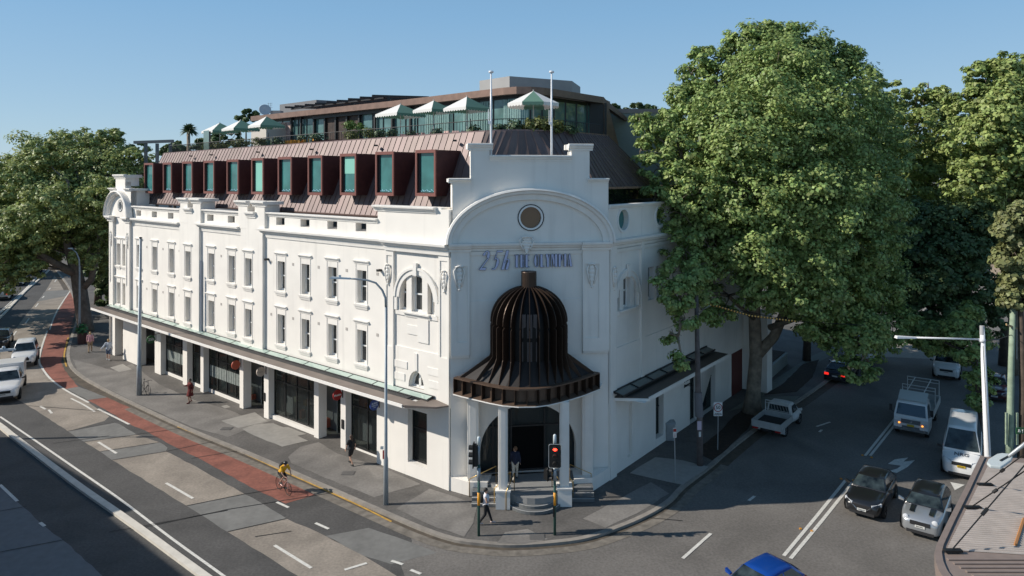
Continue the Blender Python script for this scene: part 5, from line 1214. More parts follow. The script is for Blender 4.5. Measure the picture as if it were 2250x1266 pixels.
def interp(t,pts):
    if t<=pts[0][0]: return pts[0][1]
    for (a,b),(c,d) in zip(pts[:-1],pts[1:]):
        if t<=c: return b+(d-b)*(t-a)/(c-a)
    return pts[-1][1]
def wheel(root,x,y,r,w,rim=RIM):
    q=MB(); sgn=1 if y>0 else -1; y1=y; y0=y-sgn*w
    n=24; P=lambda rr,a,yy:(x+rr*math.cos(a),yy,r+rr*math.sin(a))
    for i in range(n):
        a=2*math.pi*i/n; c=2*math.pi*(i+1)/n
        q.face([P(r,a,y0),P(r,c,y0),P(r,c,y1-sgn*.03),P(r,a,y1-sgn*.03)]); q.face([P(r,a,y1-sgn*.03),P(r,c,y1-sgn*.03),P(r*.92,c,y1),P(r*.92,a,y1)]); q.face([P(r*.92,a,y1),P(r*.92,c,y1),P(r*.64,c,y1),P(r*.64,a,y1)])
        q.face([P(r,a,y0),P(r,c,y0),(x,y0,r)])
    o=q.build('wheel',TYRE,root,local=True)
    q=MB()
    for i in range(n):
        a=2*math.pi*i/n; c=2*math.pi*(i+1)/n; yy=y1-sgn*.02
        q.face([P(r*.64,a,yy),P(r*.64,c,yy),P(r*.56,c,yy),P(r*.56,a,yy)])
        if i%5<2 or i%5==2 and i%2: q.face([P(r*.56,a,yy),P(r*.56,c,yy),(x,yy,r)])
    q.lathe([(r*.56,0),(.01,0)],(0,0,0),3) if False else None
    q.build('rim',rim,o,local=True)
def car(name,label,cat,pos,hd,L,Wd,H,hood,belt,ws,roof0,roof1,rear,pm,front='x',rear_h=None,wr=.32,plate=PLW,glass=CGL,cabin_m=None,scale=1,axf=None,axr=None,grille=BUMP,lit=False,stripe=None,hl='slim',ground=.17,wheelm=RIM,group=None,side_glass=True):
    """x forward. hood/belt heights; ws..roof0..roof1..rear = x of windscreen foot, roof start, roof end, cabin end"""
    rt_=thing(name,label,cat,pos,hd,group,scale); hw=Wd/2; xf=L/2; xr=-L/2; rear_h=rear_h or belt; cabin_m=cabin_m or pm
    st=[]
    for x in (xf,xf-.06,xf-.22,xf-.5,xf-.9,ws+.1,ws-.3,0,rear+.5,xr+.5,xr+.2,xr+.05,xr):
        zt=interp(x,[(xr,rear_h-.12),(xr+.25,rear_h),(rear,rear_h+.0),(rear+.4,belt),(ws,belt),(xf-.5,hood),(xf-.15,hood-.10),(xf,hood-.28)])
        w=hw*interp(x,[(xr,.84),(xr+.2,.94),(xr+.7,.995),(0,1),(xf-.9,.985),(xf-.3,.92),(xf,.74)])
        zb=interp(x,[(xr,ground+.14),(xr+.3,ground),(xf-.3,ground),(xf,ground+.1)])
        st.append((x,[(0,zb),(w*.9,zb),(w*.985,zb+.1),(w,zb+(zt-zb)*.5),(w*.985,zt-.12),(w*.93,zt-.03),(w*.55,zt+.012),(0,zt+.02)]))
    q=MB(); sect(q,st,None); body=q.build('body',pm,rt_,smooth=True,local=True,sub=1)
    # cabin
    hb=hw*.90; hr=hw*.70; st=[]
    for x in (ws,ws+(roof0-ws)*.5,roof0,roof0-.25,(roof0+roof1)/2,roof1+.2,roof1,roof1+(rear-roof1)*.5,rear):
        zt=interp(x,[(rear,belt+.0),(roof1,H-.05),(roof1+.2,H-.01),((roof0+roof1)/2,H),(roof0-.25,H-.02),(roof0,H-.06),(ws,belt+.0)]) 
        t=(zt-belt)/(H-belt); wt=hb+(hr-hb)*t
        st.append((x,[(0,belt-.1),(hb,belt-.1),(hb,belt-.02),(hb+(hr-hb)*t*.5,belt+(zt-belt)*.5),(wt,zt-.05*t-.004),(wt*.9,zt),(wt*.4,zt+.015*t),(0,zt+.02*t)]))
    q=MB(); sect(q,st,None); cab=q.build('cabin',cabin_m,rt_,smooth=True,local=True)
    # glass
    def scr(nm,x0,x1,z0,z1,w0,w1,o):
        q=MB(); b0=Vector((x0,0,z0)); b1=Vector((x1,0,z1)); dr=(b1-b0); n=Vector((dr.z,0,-dr.x)).normalized()*(o)
        if (n.x>0)!=(o*0+x0>x1): n=-n
        n=n.normalized()*abs(o)
        a=b0.lerp(b1,.07)+n; c=b0.lerp(b1,.93)+n
        f=[]
        K=6
        for j in range(K):
            y0=-1+2*j/K; y1=-1+2*(j+1)/K; q.face([(a.x-.03*y0*y0,y0*w0,a.z),(a.x-.03*y1*y1,y1*w0,a.z),(c.x-.03*y1*y1,y1*w1,c.z),(c.x-.03*y0*y0,y0*w1,c.z)])
        return q.build(nm,glass,rt_,local=True)
    scr('windscreen',ws,roof0,belt,H-.06,hb*.95,hr*.93,.03)
    scr('rear_window',rear,roof1,belt,H-.06,hb*.88,hr*.88,.035)
    if side_glass:
        for sg in (-1,1):
            q=MB()
            def pt(x,t): return (x,sg*(hb+(hr-hb)*t+.012),belt+(H-.06-belt)*t)
            x0=ws-.18; x3=rear+.18; m=(roof0+roof1)/2-.05
            for a,b in ((m+.04,1),(m-.04,-1)):
                if b==1: q.face([pt(x0,.03),pt(a,.03),pt(a,.88),pt(roof0-.0,.88)])
                else: q.face([pt(a,.03),pt(x3,.03),pt(roof1+.1,.88),pt(a,.88)])
            q.build('side_window',glass,rt_,local=True)
    axf=axf if axf is not None else xf-.82; axr=axr if axr is not None else xr+.78
    for x in (axf,axr):
        for sg in (-1,1):
            q=MB(); n=14; P=[(x+(wr+.07)*math.cos(math.pi*i/n),wr+(wr+.07)*math.sin(math.pi*i/n)) for i in range(n+1)]
            q.face([(p[0],sg*(hw+.003),p[1]) for p in P]); q.build('wheel_arch',BLACK,rt_,local=True); wheel(rt_,x,sg*(hw+.02),wr,.2,wheelm)
    # front face details
    z0=hood-.28
    for sg in (-1,1):
        q=MB()
        if hl=='round': q.ball((xf-.13,sg*hw*.66,hood-.2),.14,.5,1,1.1)
        else:
            q.hexa([(xf-.02,sg*hw*.50,z0-.0),(xf-.02,sg*hw*.50,z0+.10),(xf-.36,sg*hw*.93,z0+.19),(xf-.36,sg*hw*.93,z0+.05),(xf-.12,sg*hw*.44,z0),(xf-.12,sg*hw*.44,z0+.10),(xf-.5,sg*hw*.8,z0+.19),(xf-.5,sg*hw*.8,z0+.05)])
        q.build('headlight',HL,rt_,local=True)
        if lit and sg==1: q=MB(); q.ball((xf-.1,sg*hw*.62,z0-.02),.06); q.build('indicator',IND,rt_,local=True)
        q=MB(); q.box(xr-.015,xr+.1,sg*hw*.5,sg*hw*.86,rear_h-.32,rear_h-.14); q.build('tail_light',TLE if lit=='brake' else TLR,rt_,local=True)
        q=MB(); q.hexa([(ws-.25,sg*(hw-.03),belt+.02),(ws-.1,sg*(hw-.03),belt+.02),(ws-.1,sg*(hw+.2),belt+.05),(ws-.22,sg*(hw+.2),belt+.05),(ws-.25,sg*(hw-.03),belt+.08),(ws-.1,sg*(hw-.03),belt+.08),(ws-.1,sg*(hw+.2),belt+.2),(ws-.22,sg*(hw+.2),belt+.2)]); q.build('wing_mirror',BUMP if pm is PW else pm,rt_,local=True)
    q=MB(); q.box(xf-.05,xf+.015,-hw*.46,hw*.46,z0-.12,z0+.05); 
    for k in range(3): q.box(xf+.01,xf+.025,-hw*.44,hw*.44,z0-.1+.05*k,z0-.085+.05*k)
    q.build('grille',grille,rt_,local=True)
    q=MB(); q.box(xf-.12,xf-.005,-hw*.62,hw*.62,ground+.06,ground+.2); q.build('front_bumper',BUMP,rt_,local=True)
    q=MB(); q.box(xr+.0,xr+.15,-hw*.7,hw*.7,ground+.12,ground+.3); q.build('rear_bumper',BUMP,rt_,local=True)
    q=MB(); q.box(xf+.016,xf+.035,-.2,.2,z0-.22,z0-.11); q.build('number_plate',plate,rt_,local=True)
    q=MB(); q.box(xr-.03,xr-.005,-.2,.2,rear_h-.42,rear_h-.31); q.build('number_plate',plate,rt_,local=True)
    q=MB()
    for j in range(6): q.box(xf+.036,xf+.039,-.15+.052*j,-.12+.052*j,z0-.195,z0-.135)
    q.build('plate_characters',BLACK,rt_,local=True)
    q=MB(); q.tube([(ws-.9,hw*1.004,ground+.15),(ws-.9,hw*1.0,belt-.1)],.008,4); q.tube([(ws-.9,-hw*1.004,ground+.15),(ws-.9,-hw*1.0,belt-.1)],.008,4); q.tube([(ws-1.85,hw*1.004,ground+.15),(ws-1.85,hw*1.0,belt-.1)],.008,4); q.tube([(ws-1.85,-hw*1.004,ground+.15),(ws-1.85,-hw*1.0,belt-.1)],.008,4); q.build('door_gap',BLACK,rt_,local=True)
    if stripe:
        for sg in (-1,1): q=MB(); q.face([(ws+.05,sg*.30,belt+.035),(ws+.05,sg*.52,belt+.03),(xf-.42,sg*.50,hood+.022),(xf-.42,sg*.30,hood+.03)]); q.build('bonnet_stripe',stripe,rt_,local=True)
    return rt_
def face(um,vm,L,dirv,front=True):
    """vehicle placed so that the middle of its front (or rear) bumper stands on pixel um,vm"""
    p=GR(um,vm); d=Vector((dirv[0],dirv[1],0)).normalized(); c=p-d*L/2 if front else p+d*L/2
    return (c.x,c.y,ROAD),math.atan2(d.y,d.x)
D1=(-.60,-.80); U1=(.61,.79)
p,h=face(1893,1141,4.4,(-.62,-.785)); c1=car('black_hatchback','glossy black hatchback waiting in the middle of the side street','car',p,h,4.4,1.8,1.45,.92,.98,.72,.05,-1.35,-2.0,PB,plate=PLW,lit=False)
q=MB(); q.ball((.25,-.35,1.02),.14,1,1,1.1); q.build('red_bag',mat('red_cloth',(.5,.04,.02),.6),c1,local=True)
q=MB(); q.tube([(2.2,-.42,.66),(2.23,-.25,.5),(2.235,0,.43),(2.23,.25,.5),(2.2,.42,.66)],.014,5); q.build('grille_surround',CHR,c1,local=True)
p,h=face(2021,1185,4.1,(-.62,-.785)); c2=car('silver_compact_car','silver compact car with black roof and two black bonnet stripes','car',p,h,4.1,1.8,1.55,1.02,1.06,.85,.35,-1.5,-1.95,PS,cabin_m=PB,plate=PLW,hl='round',stripe=PB,lit=True)
p,h=face(2112,1055,5.6,(-.56,-.83)); van=car('white_minibus','tall white minibus at the right with NRG lettered on its bonnet','van',p,h,5.6,1.98,2.5,1.18,1.32,2.0,1.3,-2.5,-2.78,PW,plate=PLY,wr=.35,rear_h=1.5)
text('NRG',.22,lambda x,y,z:(2.35+y*.9,x*1.0*1,1.335+z-y*.22),None,mat('grey_badge_text',(.25,.27,.3),.5)) if False else None
o=text('NRG',.34,lambda x,y,z:(2.26-y*.9,x,1.235+z+y*.42),None,mat('grey_badge_text',(.12,.13,.15),.5),name='bonnet_lettering'); o.parent=van
# rotate lettering so it reads from the front
for v in o.data.vertices: v.co.y=v.co.y; v.co.x=2.28+(2.28-v.co.x)*-1 if False else v.co.x
p,h=face(2079,836,5.0,(-.55,-.83)); van2=car('white_van','white panel van parked nose on in tree shade','van',p,h,5.0,2.0,2.05,1.12,1.25,1.7,.75,-2.2,-2.48,PW,plate=PLW,wr=.34,rear_h=1.4)
p,h=face(1834,843,4.8,U1,False); car('dark_sedan','dark sedan seen from behind at the kerb under the leaves','car',p,h,4.8,1.85,1.42,.9,.96,.75,.0,-1.2,-1.9,paint('navy',(.012,.015,.03)),plate=PLW,lit='brake')
p,h=face(2185,885,4.4,(-.58,-.81)); car('dark_red_car','dark maroon car parked in deep shade behind the green pole','car',p,h,4.4,1.8,1.45,.92,.98,.72,.05,-1.35,-2.0,paint('maroon',(.06,.01,.012)))
p,h=face(2245,775,4.4,(-.58,-.81)); car('dark_blue_car','dark blue car half out of view at the right edge','car',p,h,4.4,1.8,1.45,.92,.98,.72,.05,-1.35,-2.0,paint('deep_blue',(.01,.02,.06)))
# blue hatch at the bottom edge
rc_=G(1712,1226,1.45-.13); d=Vector((-1.18,-.80,0)).normalized(); L=4.2; c=Vector((rc_.x,rc_.y,0))+d*1.35
car('blue_hatchback','bright metallic blue hatchback cut by the bottom edge of the photo','car',(c.x,c.y,ROAD),math.atan2(d.y,d.x),4.2,1.75,1.47,.92,.98,.75,.1,-1.35,-1.9,PBL)
# left side traffic
dl=(GR(89,794)-GR(112,725)); dl=(dl.x,dl.y)
p,h=face(51,809,3.6,(.50,-.865)); j4=car('white_offroader','small boxy white off road car driving towards the camera','car',p,h,3.6,1.65,1.72,1.0,1.06,.62,.28,-1.45,-1.62,PW,plate=PLY,wr=.36,scale=1.17,hl='round',ground=.3)
q=MB()
for k in range(5): q.box(1.79,1.83,-.32+.14*k,-.25+.14*k,.72,.86)
q.build('grille_slots',BUMP,j4,local=True)
p,h=face(7,886,5.2,(.5,-.866)); ut=car('white_pickup','white pickup with tall canopy box cut by the left edge','pickup',p,h,5.2,1.86,1.78,1.08,1.15,1.0,.35,-.7,-.95,PW,plate=PLW,wr=.38,scale=1.1,lit=True,ground=.28)
q=MB(); q.box(-2.55,-.8,-.9,.9,.95,1.95); q.build('canopy_box',PW,ut,local=True,bevel=.04)
p,h=face(36,629,4.4,(-.52,.854),False); car('white_suv','white suv driving away under the avenue trees','car',p,h,4.4,1.85,1.62,1.0,1.06,.75,.1,-1.7,-2.05,PW,scale=1.12)
p,h=face(3,661,4.4,(-.52,.854),False); car('white_sedan','white car braking at the left edge beside the avenue median','car',p,h,4.4,1.85,1.5,1.0,1.06,.75,.1,-1.6,-2.05,PW,scale=1.12,lit='brake')
p,h=face(2,625,4.4,(-.52,.854),False); car('dark_hatchback','dark car with lit brake lights at the far left edge','car',p,h,4.4,1.85,1.5,1.0,1.06,.75,.1,-1.6,-2.05,PB,scale=1.12,lit='brake')
p,h=face(80,594,4.4,(-.52,.854),True); car('dark_car','dark oncoming car in the darkest tree shade of the avenue','car',p,h,4.4,1.85,1.5,1.0,1.06,.75,.1,-1.6,-2.05,paint('grey',(.08,.08,.09)))
p,h=face(-6,770,4.4,(.5,-.866)); car('grey_car','dark car nose just entering at the left edge behind the white off road car','car',p,h,4.4,1.85,1.5,1.0,1.06,.75,.1,-1.6,-2.05,PB)
# parked tray ute (rear view)
p,h=face(1683,966,5.1,(.62,.785),False); u=thing('tray_ute','white tray back utility with mesh headboard parked rear on at the kerb','pickup',p,h)
UW=mat('old_white_paint',(.55,.56,.55),.5,noise=.08)
q=MB(); sect(q,[(2.55,[(0,.45),(.55,.45),(.6,.6),(.6,.72),(.0,.74)]),(2.4,[(0,.3),(.8,.3),(.84,.5),(.82,.86),(0,.9)]),(1.5,[(0,.3),(.88,.3),(.9,.6),(.87,1.05),(0,1.1)]),(.1,[(0,.3),(.88,.3),(.9,.6),(.87,1.08),(0,1.1)])],None); q.build('bonnet_body',UW,u,local=True,smooth=True,sub=1)
q=MB(); sect(q,[(1.55,[(0,1.0),(.82,1.0),(.82,1.05),(.8,1.06),(0,1.08)]),(.95,[(0,1.0),(.82,1.0),(.70,1.58),(.62,1.66),(0,1.69)]),(.1,[(0,1.0),(.82,1.0),(.70,1.58),(.62,1.66),(0,1.69)]),(.02,[(0,1.0),(.8,1.0),(.69,1.55),(.6,1.63),(0,1.66)])],None); q.build('cab',UW,u,local=True)
q=MB(); q.face([(.0,-.68,1.12),(.0,.68,1.12),(-.0,.6,1.55),(-.0,-.6,1.55)]); q.v=[(x-.012,y,z) for x,y,z in q.v]; q.build('rear_window',CGL,u,local=True)
for sg in (-1,1):
    q=MB(); q.face([(1.35,sg*.835,1.1),(.25,sg*.835,1.1),(.25,sg*.735,1.55),(.98,sg*.735,1.55)]); q.build('side_window',CGL,u,local=True)
    q=MB(); q.hexa([(1.3,sg*.85,1.05),(1.4,sg*.85,1.05),(1.4,sg*1.1,1.08),(1.3,sg*1.1,1.08),(1.3,sg*.85,1.15),(1.4,sg*.85,1.15),(1.4,sg*1.1,1.25),(1.3,sg*1.1,1.25)]); q.build('wing_mirror',UW,u,local=True)
q=MB(); q.hexa([(-2.5,-.92,.72),(-.15,-.92,.72),(-.15,.92,.72),(-2.5,.92,.72),(-2.5,-.92,.78),(-.15,-.92,.78),(-.15,.92,.78),(-2.5,.92,.78)]); q.build('tray_floor',BUMP,u,local=True)
q=MB(); q.box(-2.53,-2.49,-.94,.94,.68,1.12); 
for y in (-.94,.90): q.box(-2.49,-.12,y,y+.04,.68,1.12)
q.box(-.16,-.12,-.90,.90,.7,1.1); q.build('tray_sides',mat('dull_alloy',(.42,.43,.42),.5,metal=.3,noise=.1),u,local=True)
q=MB(); q.tube([(-.1,-.85,1.1),(-.1,-.85,1.78),(-.1,.85,1.78),(-.1,.85,1.1)],.03,6); q.tube([(-.1,-.8,1.2),(-.1,.8,1.2)],.015,5)
for k in range(9): q.tube([(-.1,-.8+.2*k,1.2),(-.1,-.65+.19*k,1.62)],.007,4)
q.tube([(-.1,-.85,1.62),(-.1,.85,1.62)],.015,5); q.build('headboard',UW,u,local=True)
for sg in (-1,1):
    q=MB(); q.box(-2.5,-2.35,sg*.55,sg*.88,.56,.67); q.build('tail_light',TLR,u,local=True); q=MB(); q.box(-1.65,-1.58,sg*.62,sg*.9,.25,.66); q.build('mud_flap',UW,u,local=True)
for x in (1.75,-1.25):
    for sg in (-1,1): wheel(u,x,sg*.88,.36,.22)
q=MB(); q.box(-2.45,-2.38,-.25,.25,.5,.62); q.build('tow_bar',BUMP,u,local=True)
q=MB(); q.box(-2.0,2.0,-.55,.55,.35,.6); q.build('chassis',BLACK,u,local=True)
# tray truck (front view)
p,h=face(2001,961,6.2,(-.60,-.80)); t=thing('tray_truck','white cab over tray truck with ladder rack coming down the side street','truck',p,h)
q=MB(); w=1.0
sect(q,[(3.1,[(0,.42),(.93,.42),(.98,.6),(.96,1.2),(.0,1.22)]),(3.0,[(0,.35),(.97,.35),(1.0,.7),(.97,1.32),(.0,1.36)]),(2.62,[(0,.35),(.98,.35),(1.0,.9),(.86,2.05),(0,2.08)]),(2.3,[(0,.35),(.98,.35),(1.0,.9),(.84,2.17),(0,2.22)]),(1.35,[(0,.35),(.98,.35),(1.0,.9),(.84,2.17),(0,2.22)])],None); q.build('cab',PW,t,local=True)
q=MB(); q.face([(3.01,-.84,1.36),(3.01,.84,1.36),(2.645,.76,2.0),(2.645,-.76,2.0)]); q.v=[(x+.025,y,z+.01) for x,y,z in q.v]; q.build('windscreen',mat('screen_blue_reflection',(.03,.06,.085),.05,spec=.9),t,local=True)
for sg in (-1,1):
    q=MB(); q.face([(2.85,sg*.985,1.3),(1.7,sg*.985,1.3),(1.7,sg*.88,2.0),(2.55,sg*.88,2.0)]); q.build('side_window',CGL,t,local=True)
    q=MB(); q.box(2.98,3.12,sg*.62,sg*.94,.78,1.0); q.build('headlight',HL,t,local=True); q=MB(); q.ball((3.11,sg*.66,.84),.06); q.build('indicator',IND,t,local=True)
    q=MB(); q.box(2.9,2.98,sg*1.08,sg*1.25,1.5,1.9); q.tube([(2.9,sg*.95,1.4),(2.93,sg*1.15,1.5)],.02,5); q.build('wing_mirror',BUMP,t,local=True)
q=MB(); q.box(3.08,3.13,-.55,.55,.86,1.12); q.box(3.09,3.14,-.5,.5,.5,.7); q.build('grille',mat('grey_trim',(.15,.15,.16),.5),t,local=True)
q=MB(); q.box(3.05,3.17,-.97,.97,.42,.58); q.build('front_bumper',CHR,t,local=True)
q=MB(); q.box(3.14,3.18,-.2,.2,.70,.82); q.build('number_plate',PLY,t,local=True)
q=MB(); q.tube([(3.13,0,1.0)]+[(3.14,.09*math.cos(a),1.0+.06*math.sin(a)) for a in [i*math.pi/6 for i in range(13)]],.012,5); q.build('badge',CHR,t,local=True)
q=MB(); q.hexa([(2.35,-.82,2.2),(2.5,-.82,2.2),(2.5,.82,2.2),(2.35,.82,2.2),(1.5,-.82,2.55),(1.55,-.82,2.6),(1.55,.82,2.6),(1.5,.82,2.55)]); q.build('wind_deflector',mat('worn_alloy',(.5,.52,.5),.5),t,local=True)
q=MB(); q.box(-3.1,1.2,-1.02,1.02,.85,.95); 
for y in (-1.05,1.01): q.box(-3.1,1.2,y,y+.04,.85,1.3)
q.box(-3.14,-3.1,-1.02,1.02,.85,1.3); q.build('tray',mat('dull_alloy',(0,0,0)),t,local=True)
q=MB()
for x in (-.6,-2.9):
    q.tube([(x,-.98,.95),(x,-.98,2.42),(x,.98,2.42),(x,.98,.95)],.035,6); q.tube([(x,-.98,2.2),(x,.98,2.2)],.025,5)
for y in (-.98,.98): q.tube([(1.15,y*.5,2.42),(-2.9,y*.5,2.42)],.03,6)
q.build('ladder_rack',UW,t,local=True)
for x in (2.35,-1.5):
    for sg in (-1,1): wheel(t,x,sg*.98,.4,.25)
q=MB(); q.box(-2.9,2.5,-.6,.6,.4,.85); q.build('chassis',BLACK,t,local=True)
# box truck rear behind the leaves
p,h=face(1881,812,6.0,U1,False); t=thing('box_truck','white box truck seen from behind through hanging leaves','truck',p,h)
q=MB(); q.box(-3,1.3,-1.05,1.05,.8,2.9); q.build('cargo_box',UW,t,local=True,bevel=.04); q=MB(); q.box(1.4,3,-1,1,.5,2.1); q.build('cab',PW,t,local=True,bevel=.1)
q=MB(); q.box(-3.03,-3.0,-.85,.85,1.9,2.5); q.build('rear_window',CGL,t,local=True)
for x in (2.2,-1.8):
    for sg in (-1,1): wheel(t,x,sg*.98,.42,.25)
for sg in (-1,1): q=MB(); q.box(-3.04,-3.0,sg*.7,sg*1.0,.85,1.05); q.build('tail_light',TLR,t,local=True)
q=MB(); q.box(-3.03,-3.0,-.5,.4,1.45,1.5); q.box(-3.03,-3.0,-.3,.3,1.1,1.22); q.build('handle_bar',BUMP,t,local=True)
# ================================================================ street furniture
LMP=mat('lamp_grey',(.30,.34,.37),.5,metal=.3,noise=.08,nscale=5); LMW=mat('lamp_white',(.72,.72,.73),.35); LHD=mat('lamp_head_blue_grey',(.42,.50,.56),.4)
b=G(848,1108); H_=CH-(612-HZ)*b.y/F
t=thing('street_lamp','tall tapered street lamp with curved arm in front of the white facade','street lamp',(b.x,b.y,0))
q=MB(); z=lambda v: CH-(v-HZ)*b.y/F; q.tube([(b.x,b.y,-.1),(b.x,b.y,z(1010)),(b.x,b.y,z(1003)),(b.x,b.y,z(675))],[.13,.12,.085,.065],12)
arm=[(848,675),(847,655),(840,638),(826,622),(808,616),(780,613),(762,612)]; q.tube([PY(u,v,b.y) for u,v in arm],[.062,.06,.055,.05,.048,.045,.04],10); q.build('pole',LMP,t,smooth=True)
q=MB(); a=PY(770,612.5,b.y); c=PY(724,610.5,b.y); m=a.lerp(c,.5); q.hexa([(a.x,a.y-.06,a.z-.04),(a.x,a.y+.06,a.z-.04),(c.x,c.y+.12,c.z-.03),(c.x,c.y-.12,c.z-.03),(a.x,a.y-.05,a.z+.05),(a.x,a.y+.05,a.z+.05),(c.x+.1,c.y+.1,c.z+.05),(c.x+.1,c.y-.1,c.z+.05)]); q.box(m.x-.05,m.x+.05,m.y-.04,m.y+.04,m.z+.05,m.z+.16); q.build('lamp_head',LHD,t)
q=MB(); p=PY(844,996,b.y); q.box(p.x-.05,p.x+.03,b.y-.16,b.y-.14,PY(844,1006,b.y).z,PY(844,987,b.y).z); q.build('red_notice',mat('red_sign_paint',(.5,.05,.04),.5),t)
q=MB(); q.box(p.x-.16,p.x+.0,b.y-.16,b.y-.145,PY(844,985,b.y).z,PY(844,978,b.y).z); q.build('pole_notice',PLW,t)
b=G(306,868); t=thing('street_lamp','plain grey tapered pole by the leaning bicycle without a lamp arm','pole',(b.x,b.y,0)); q=MB(); q.tube([(b.x,b.y,-.1),(b.x,b.y,2.2),(b.x,b.y,2.25),PY(309,523,b.y)],[.2,.18,.15,.09],12); q.build('pole',LMP,t,smooth=True); q=MB(); p=PY(309,523,b.y); q.lathe([(.001,.08),(.12,.05),(.12,-.02)],tuple(p),10); q.build('pole_cap',DARK,t)
b=G(175,752); t=thing('street_lamp','slender curved lamp post in front of the forked plane trunk','street lamp',(b.x,b.y,0)); q=MB(); yy=b.y
q.tube([(b.x,yy,-.1),PY(175,700,yy),PY(175,590,yy),PY(174,570,yy),PY(168,555,yy),PY(158,547,yy)],[.14,.11,.08,.07,.06,.05],8); q.build('pole',LMP,t,smooth=True); q=MB(); p=PY(155,546,yy); q.ball(tuple(p),.3,1,.4,.25); q.build('lamp_head',LHD,t)
# right lamp
b=G(2172,1075); yy=b.y
t=thing('street_lamp','white street lamp with long straight arm pointing left over the side street','street lamp',(b.x,b.y,0)); q=MB(); q.tube([(b.x,yy,-.1),PY(2170,1000,yy),PY(2158,720,yy)],[.17,.155,.115],14); q.build('pole',LMW,t,smooth=True)
q=MB(); p=PY(2158,735,yy); q.tube([PY(2158,716,yy),PY(2158,735,yy)],.118,12); q.build('pole_cap',mat('grey_cap',(.4,.4,.41),.5),t)
q=MB(); q.ball(tuple(PY(2158,748,yy)),.18,1,1,.8); q.tube([PY(2158,746,yy),PY(2010,742,yy)],.05,8); q.build('arm',LMW,t,smooth=True)
q=MB(); a=PY(2012,742,yy); c=PY(1967,741,yy); q.hexa([(a.x,a.y-.09,a.z-.05),(a.x,a.y+.09,a.z-.05),(c.x,c.y+.15,c.z-.06),(c.x,c.y-.15,c.z-.06),(a.x,a.y-.08,a.z+.04),(a.x,a.y+.08,a.z+.04),(c.x+.05,c.y+.12,c.z+.08),(c.x+.05,c.y-.12,c.z+.08)]); q.build('lamp_head',LMW,t,bevel=.02)
q=MB(); p=PY(2166,950,yy); q.tube([PY(2160,760,yy-.15),PY(2173,1000,yy-.17)],.02,5); q.build('cable_conduit',METALG,t)
# green timber pole
b=G(2215,1035); yy=b.y; t=thing('utility_pole','weathered green timber utility pole with short cross arm at the right','utility pole',(b.x,yy,0)); GRT=mat('green_timber',(.26,.33,.24),.85,noise=.22,nscale=3,bump=.3,bscale=20)
q=MB(); q.tube([(b.x,yy,-.1),PY(2219,960,yy),PY(2222,800,yy),PY(2226,666,yy)],[.2,.185,.16,.14],12); q.build('pole',GRT,t,smooth=True)
q=MB(); a=PY(2211,713,yy-.2); c=PY(2249,728,yy+.2); q.hexa([a+Vector((0,-.05,-.06)),c+Vector((0,-.05,-.06)),c+Vector((0,.05,-.06)),a+Vector((0,.05,-.06)),a+Vector((0,-.05,.06)),c+Vector((0,-.05,.06)),c+Vector((0,.05,.06)),a+Vector((0,.05,.06))]); q.build('cross_arm',mat('cross_arm_timber',(.4,.28,.15),.8,noise=.2),t)
q=MB(); q.tube([PY(2234,722,yy),PY(2234,790,yy)],.03,6); q.build('conduit',METALG,t)
q=MB(); 
for u in (2234,2211): p=PY(u,930,yy-.15); q.box(p.x-.04,p.x+.07,p.y-.05,p.y+.05,PY(u,975,yy).z,PY(u,905,yy).z)
q.build('side_batten',GRT,t)
def wire(label,pts,r=.018): 
    q=MB(); q.tube(pts,r,4); return tag(q.build('overhead_wire',BLACK),label,'wire')
wire('thin wire from the white lamp post collar to the green timber pole',[PY(2166,749,29.5),PY(2195,745,32),PY(2222,736,yy)],.02)
wire('upper thin wire running left from the green pole into the foliage',[PY(2222,692,yy),PY(2190,697,yy+3),PY(2150,700,yy+8)],.018)
t=thing('street_sign','small green street name sign cut by the right edge','sign',PY(2245,945,29)); q=MB(); p=PY(2233,941,29); q.box(p.x,p.x+1.1,p.y,p.y+.03,p.z-.24,p.z+.02); q.build('sign_panel',mat('sign_green',(.01,.10,.05),.5),t); text('& | So',.17,lambda x,y,z:(p.x+.28+x,p.y-.012-z,p.z-.11+y),t,PLW); q=MB(); q.tube([(p.x+.9,p.y+.06,-.1),(p.x+.9,p.y+.06,p.z)],.03,6); q.build('post',METALG,t)
# lamp head in the lower right corner
t=thing('street_lamp','large pale lamp head and thick arm close above the corrugated roof','street lamp',G(2400,1100,0)); Yl=24.0
q=MB(); a=PY(2224,1000,Yl); q.tube([PY(2216,1003,Yl),PY(2270,962,Yl+.2),PY(2330,905,Yl+.4)],[.055,.07,.08],10); e=PY(2330,905,Yl+.4); q.tube([e,(e.x+.3,e.y,e.z+.1),(e.x+.4,e.y,e.z-.5),(e.x+.4,e.y,-.1)],[.08,.085,.1,.13],10); q.build('pole',METALG,t,smooth=True)
q=MB(); pts=[(2168,1016),(2172,1008),(2190,997),(2202,995),(2222,997),(2225,1003),(2222,1010),(2205,1022),(2200,1025),(2175,1022)]; top=[G(u,v,PY(2200,1010,Yl).z) for u,v in pts]; q.prism([(p.x,p.y) for p in top],top[0].z-.10,top[0].z); q.build('lamp_head',mat('lamp_head_pale',(.55,.60,.60),.4),t,bevel=.03)
q=MB(); z0=top[0].z+.004; q.prism([tuple(G(u,v,z0)[:2]) for u,v in ((2196,1012),(2216,1001),(2219,1003),(2200,1014))],z0,z0+.02); q.build('lamp_slot',BLACK,t)
t=thing('street_lamp','pale lamp head reaching in from the left edge over the avenue','street lamp',G(-60,800,0)); Yl=45
q=MB(); q.tube([PY(-90,775,Yl),PY(-10,771,Yl),PY(8,769,Yl)],.05,8); q.tube([PY(-90,775,Yl),(PY(-90,775,Yl).x,Yl,-.1)],.12,8); q.build('pole',LHD,t)
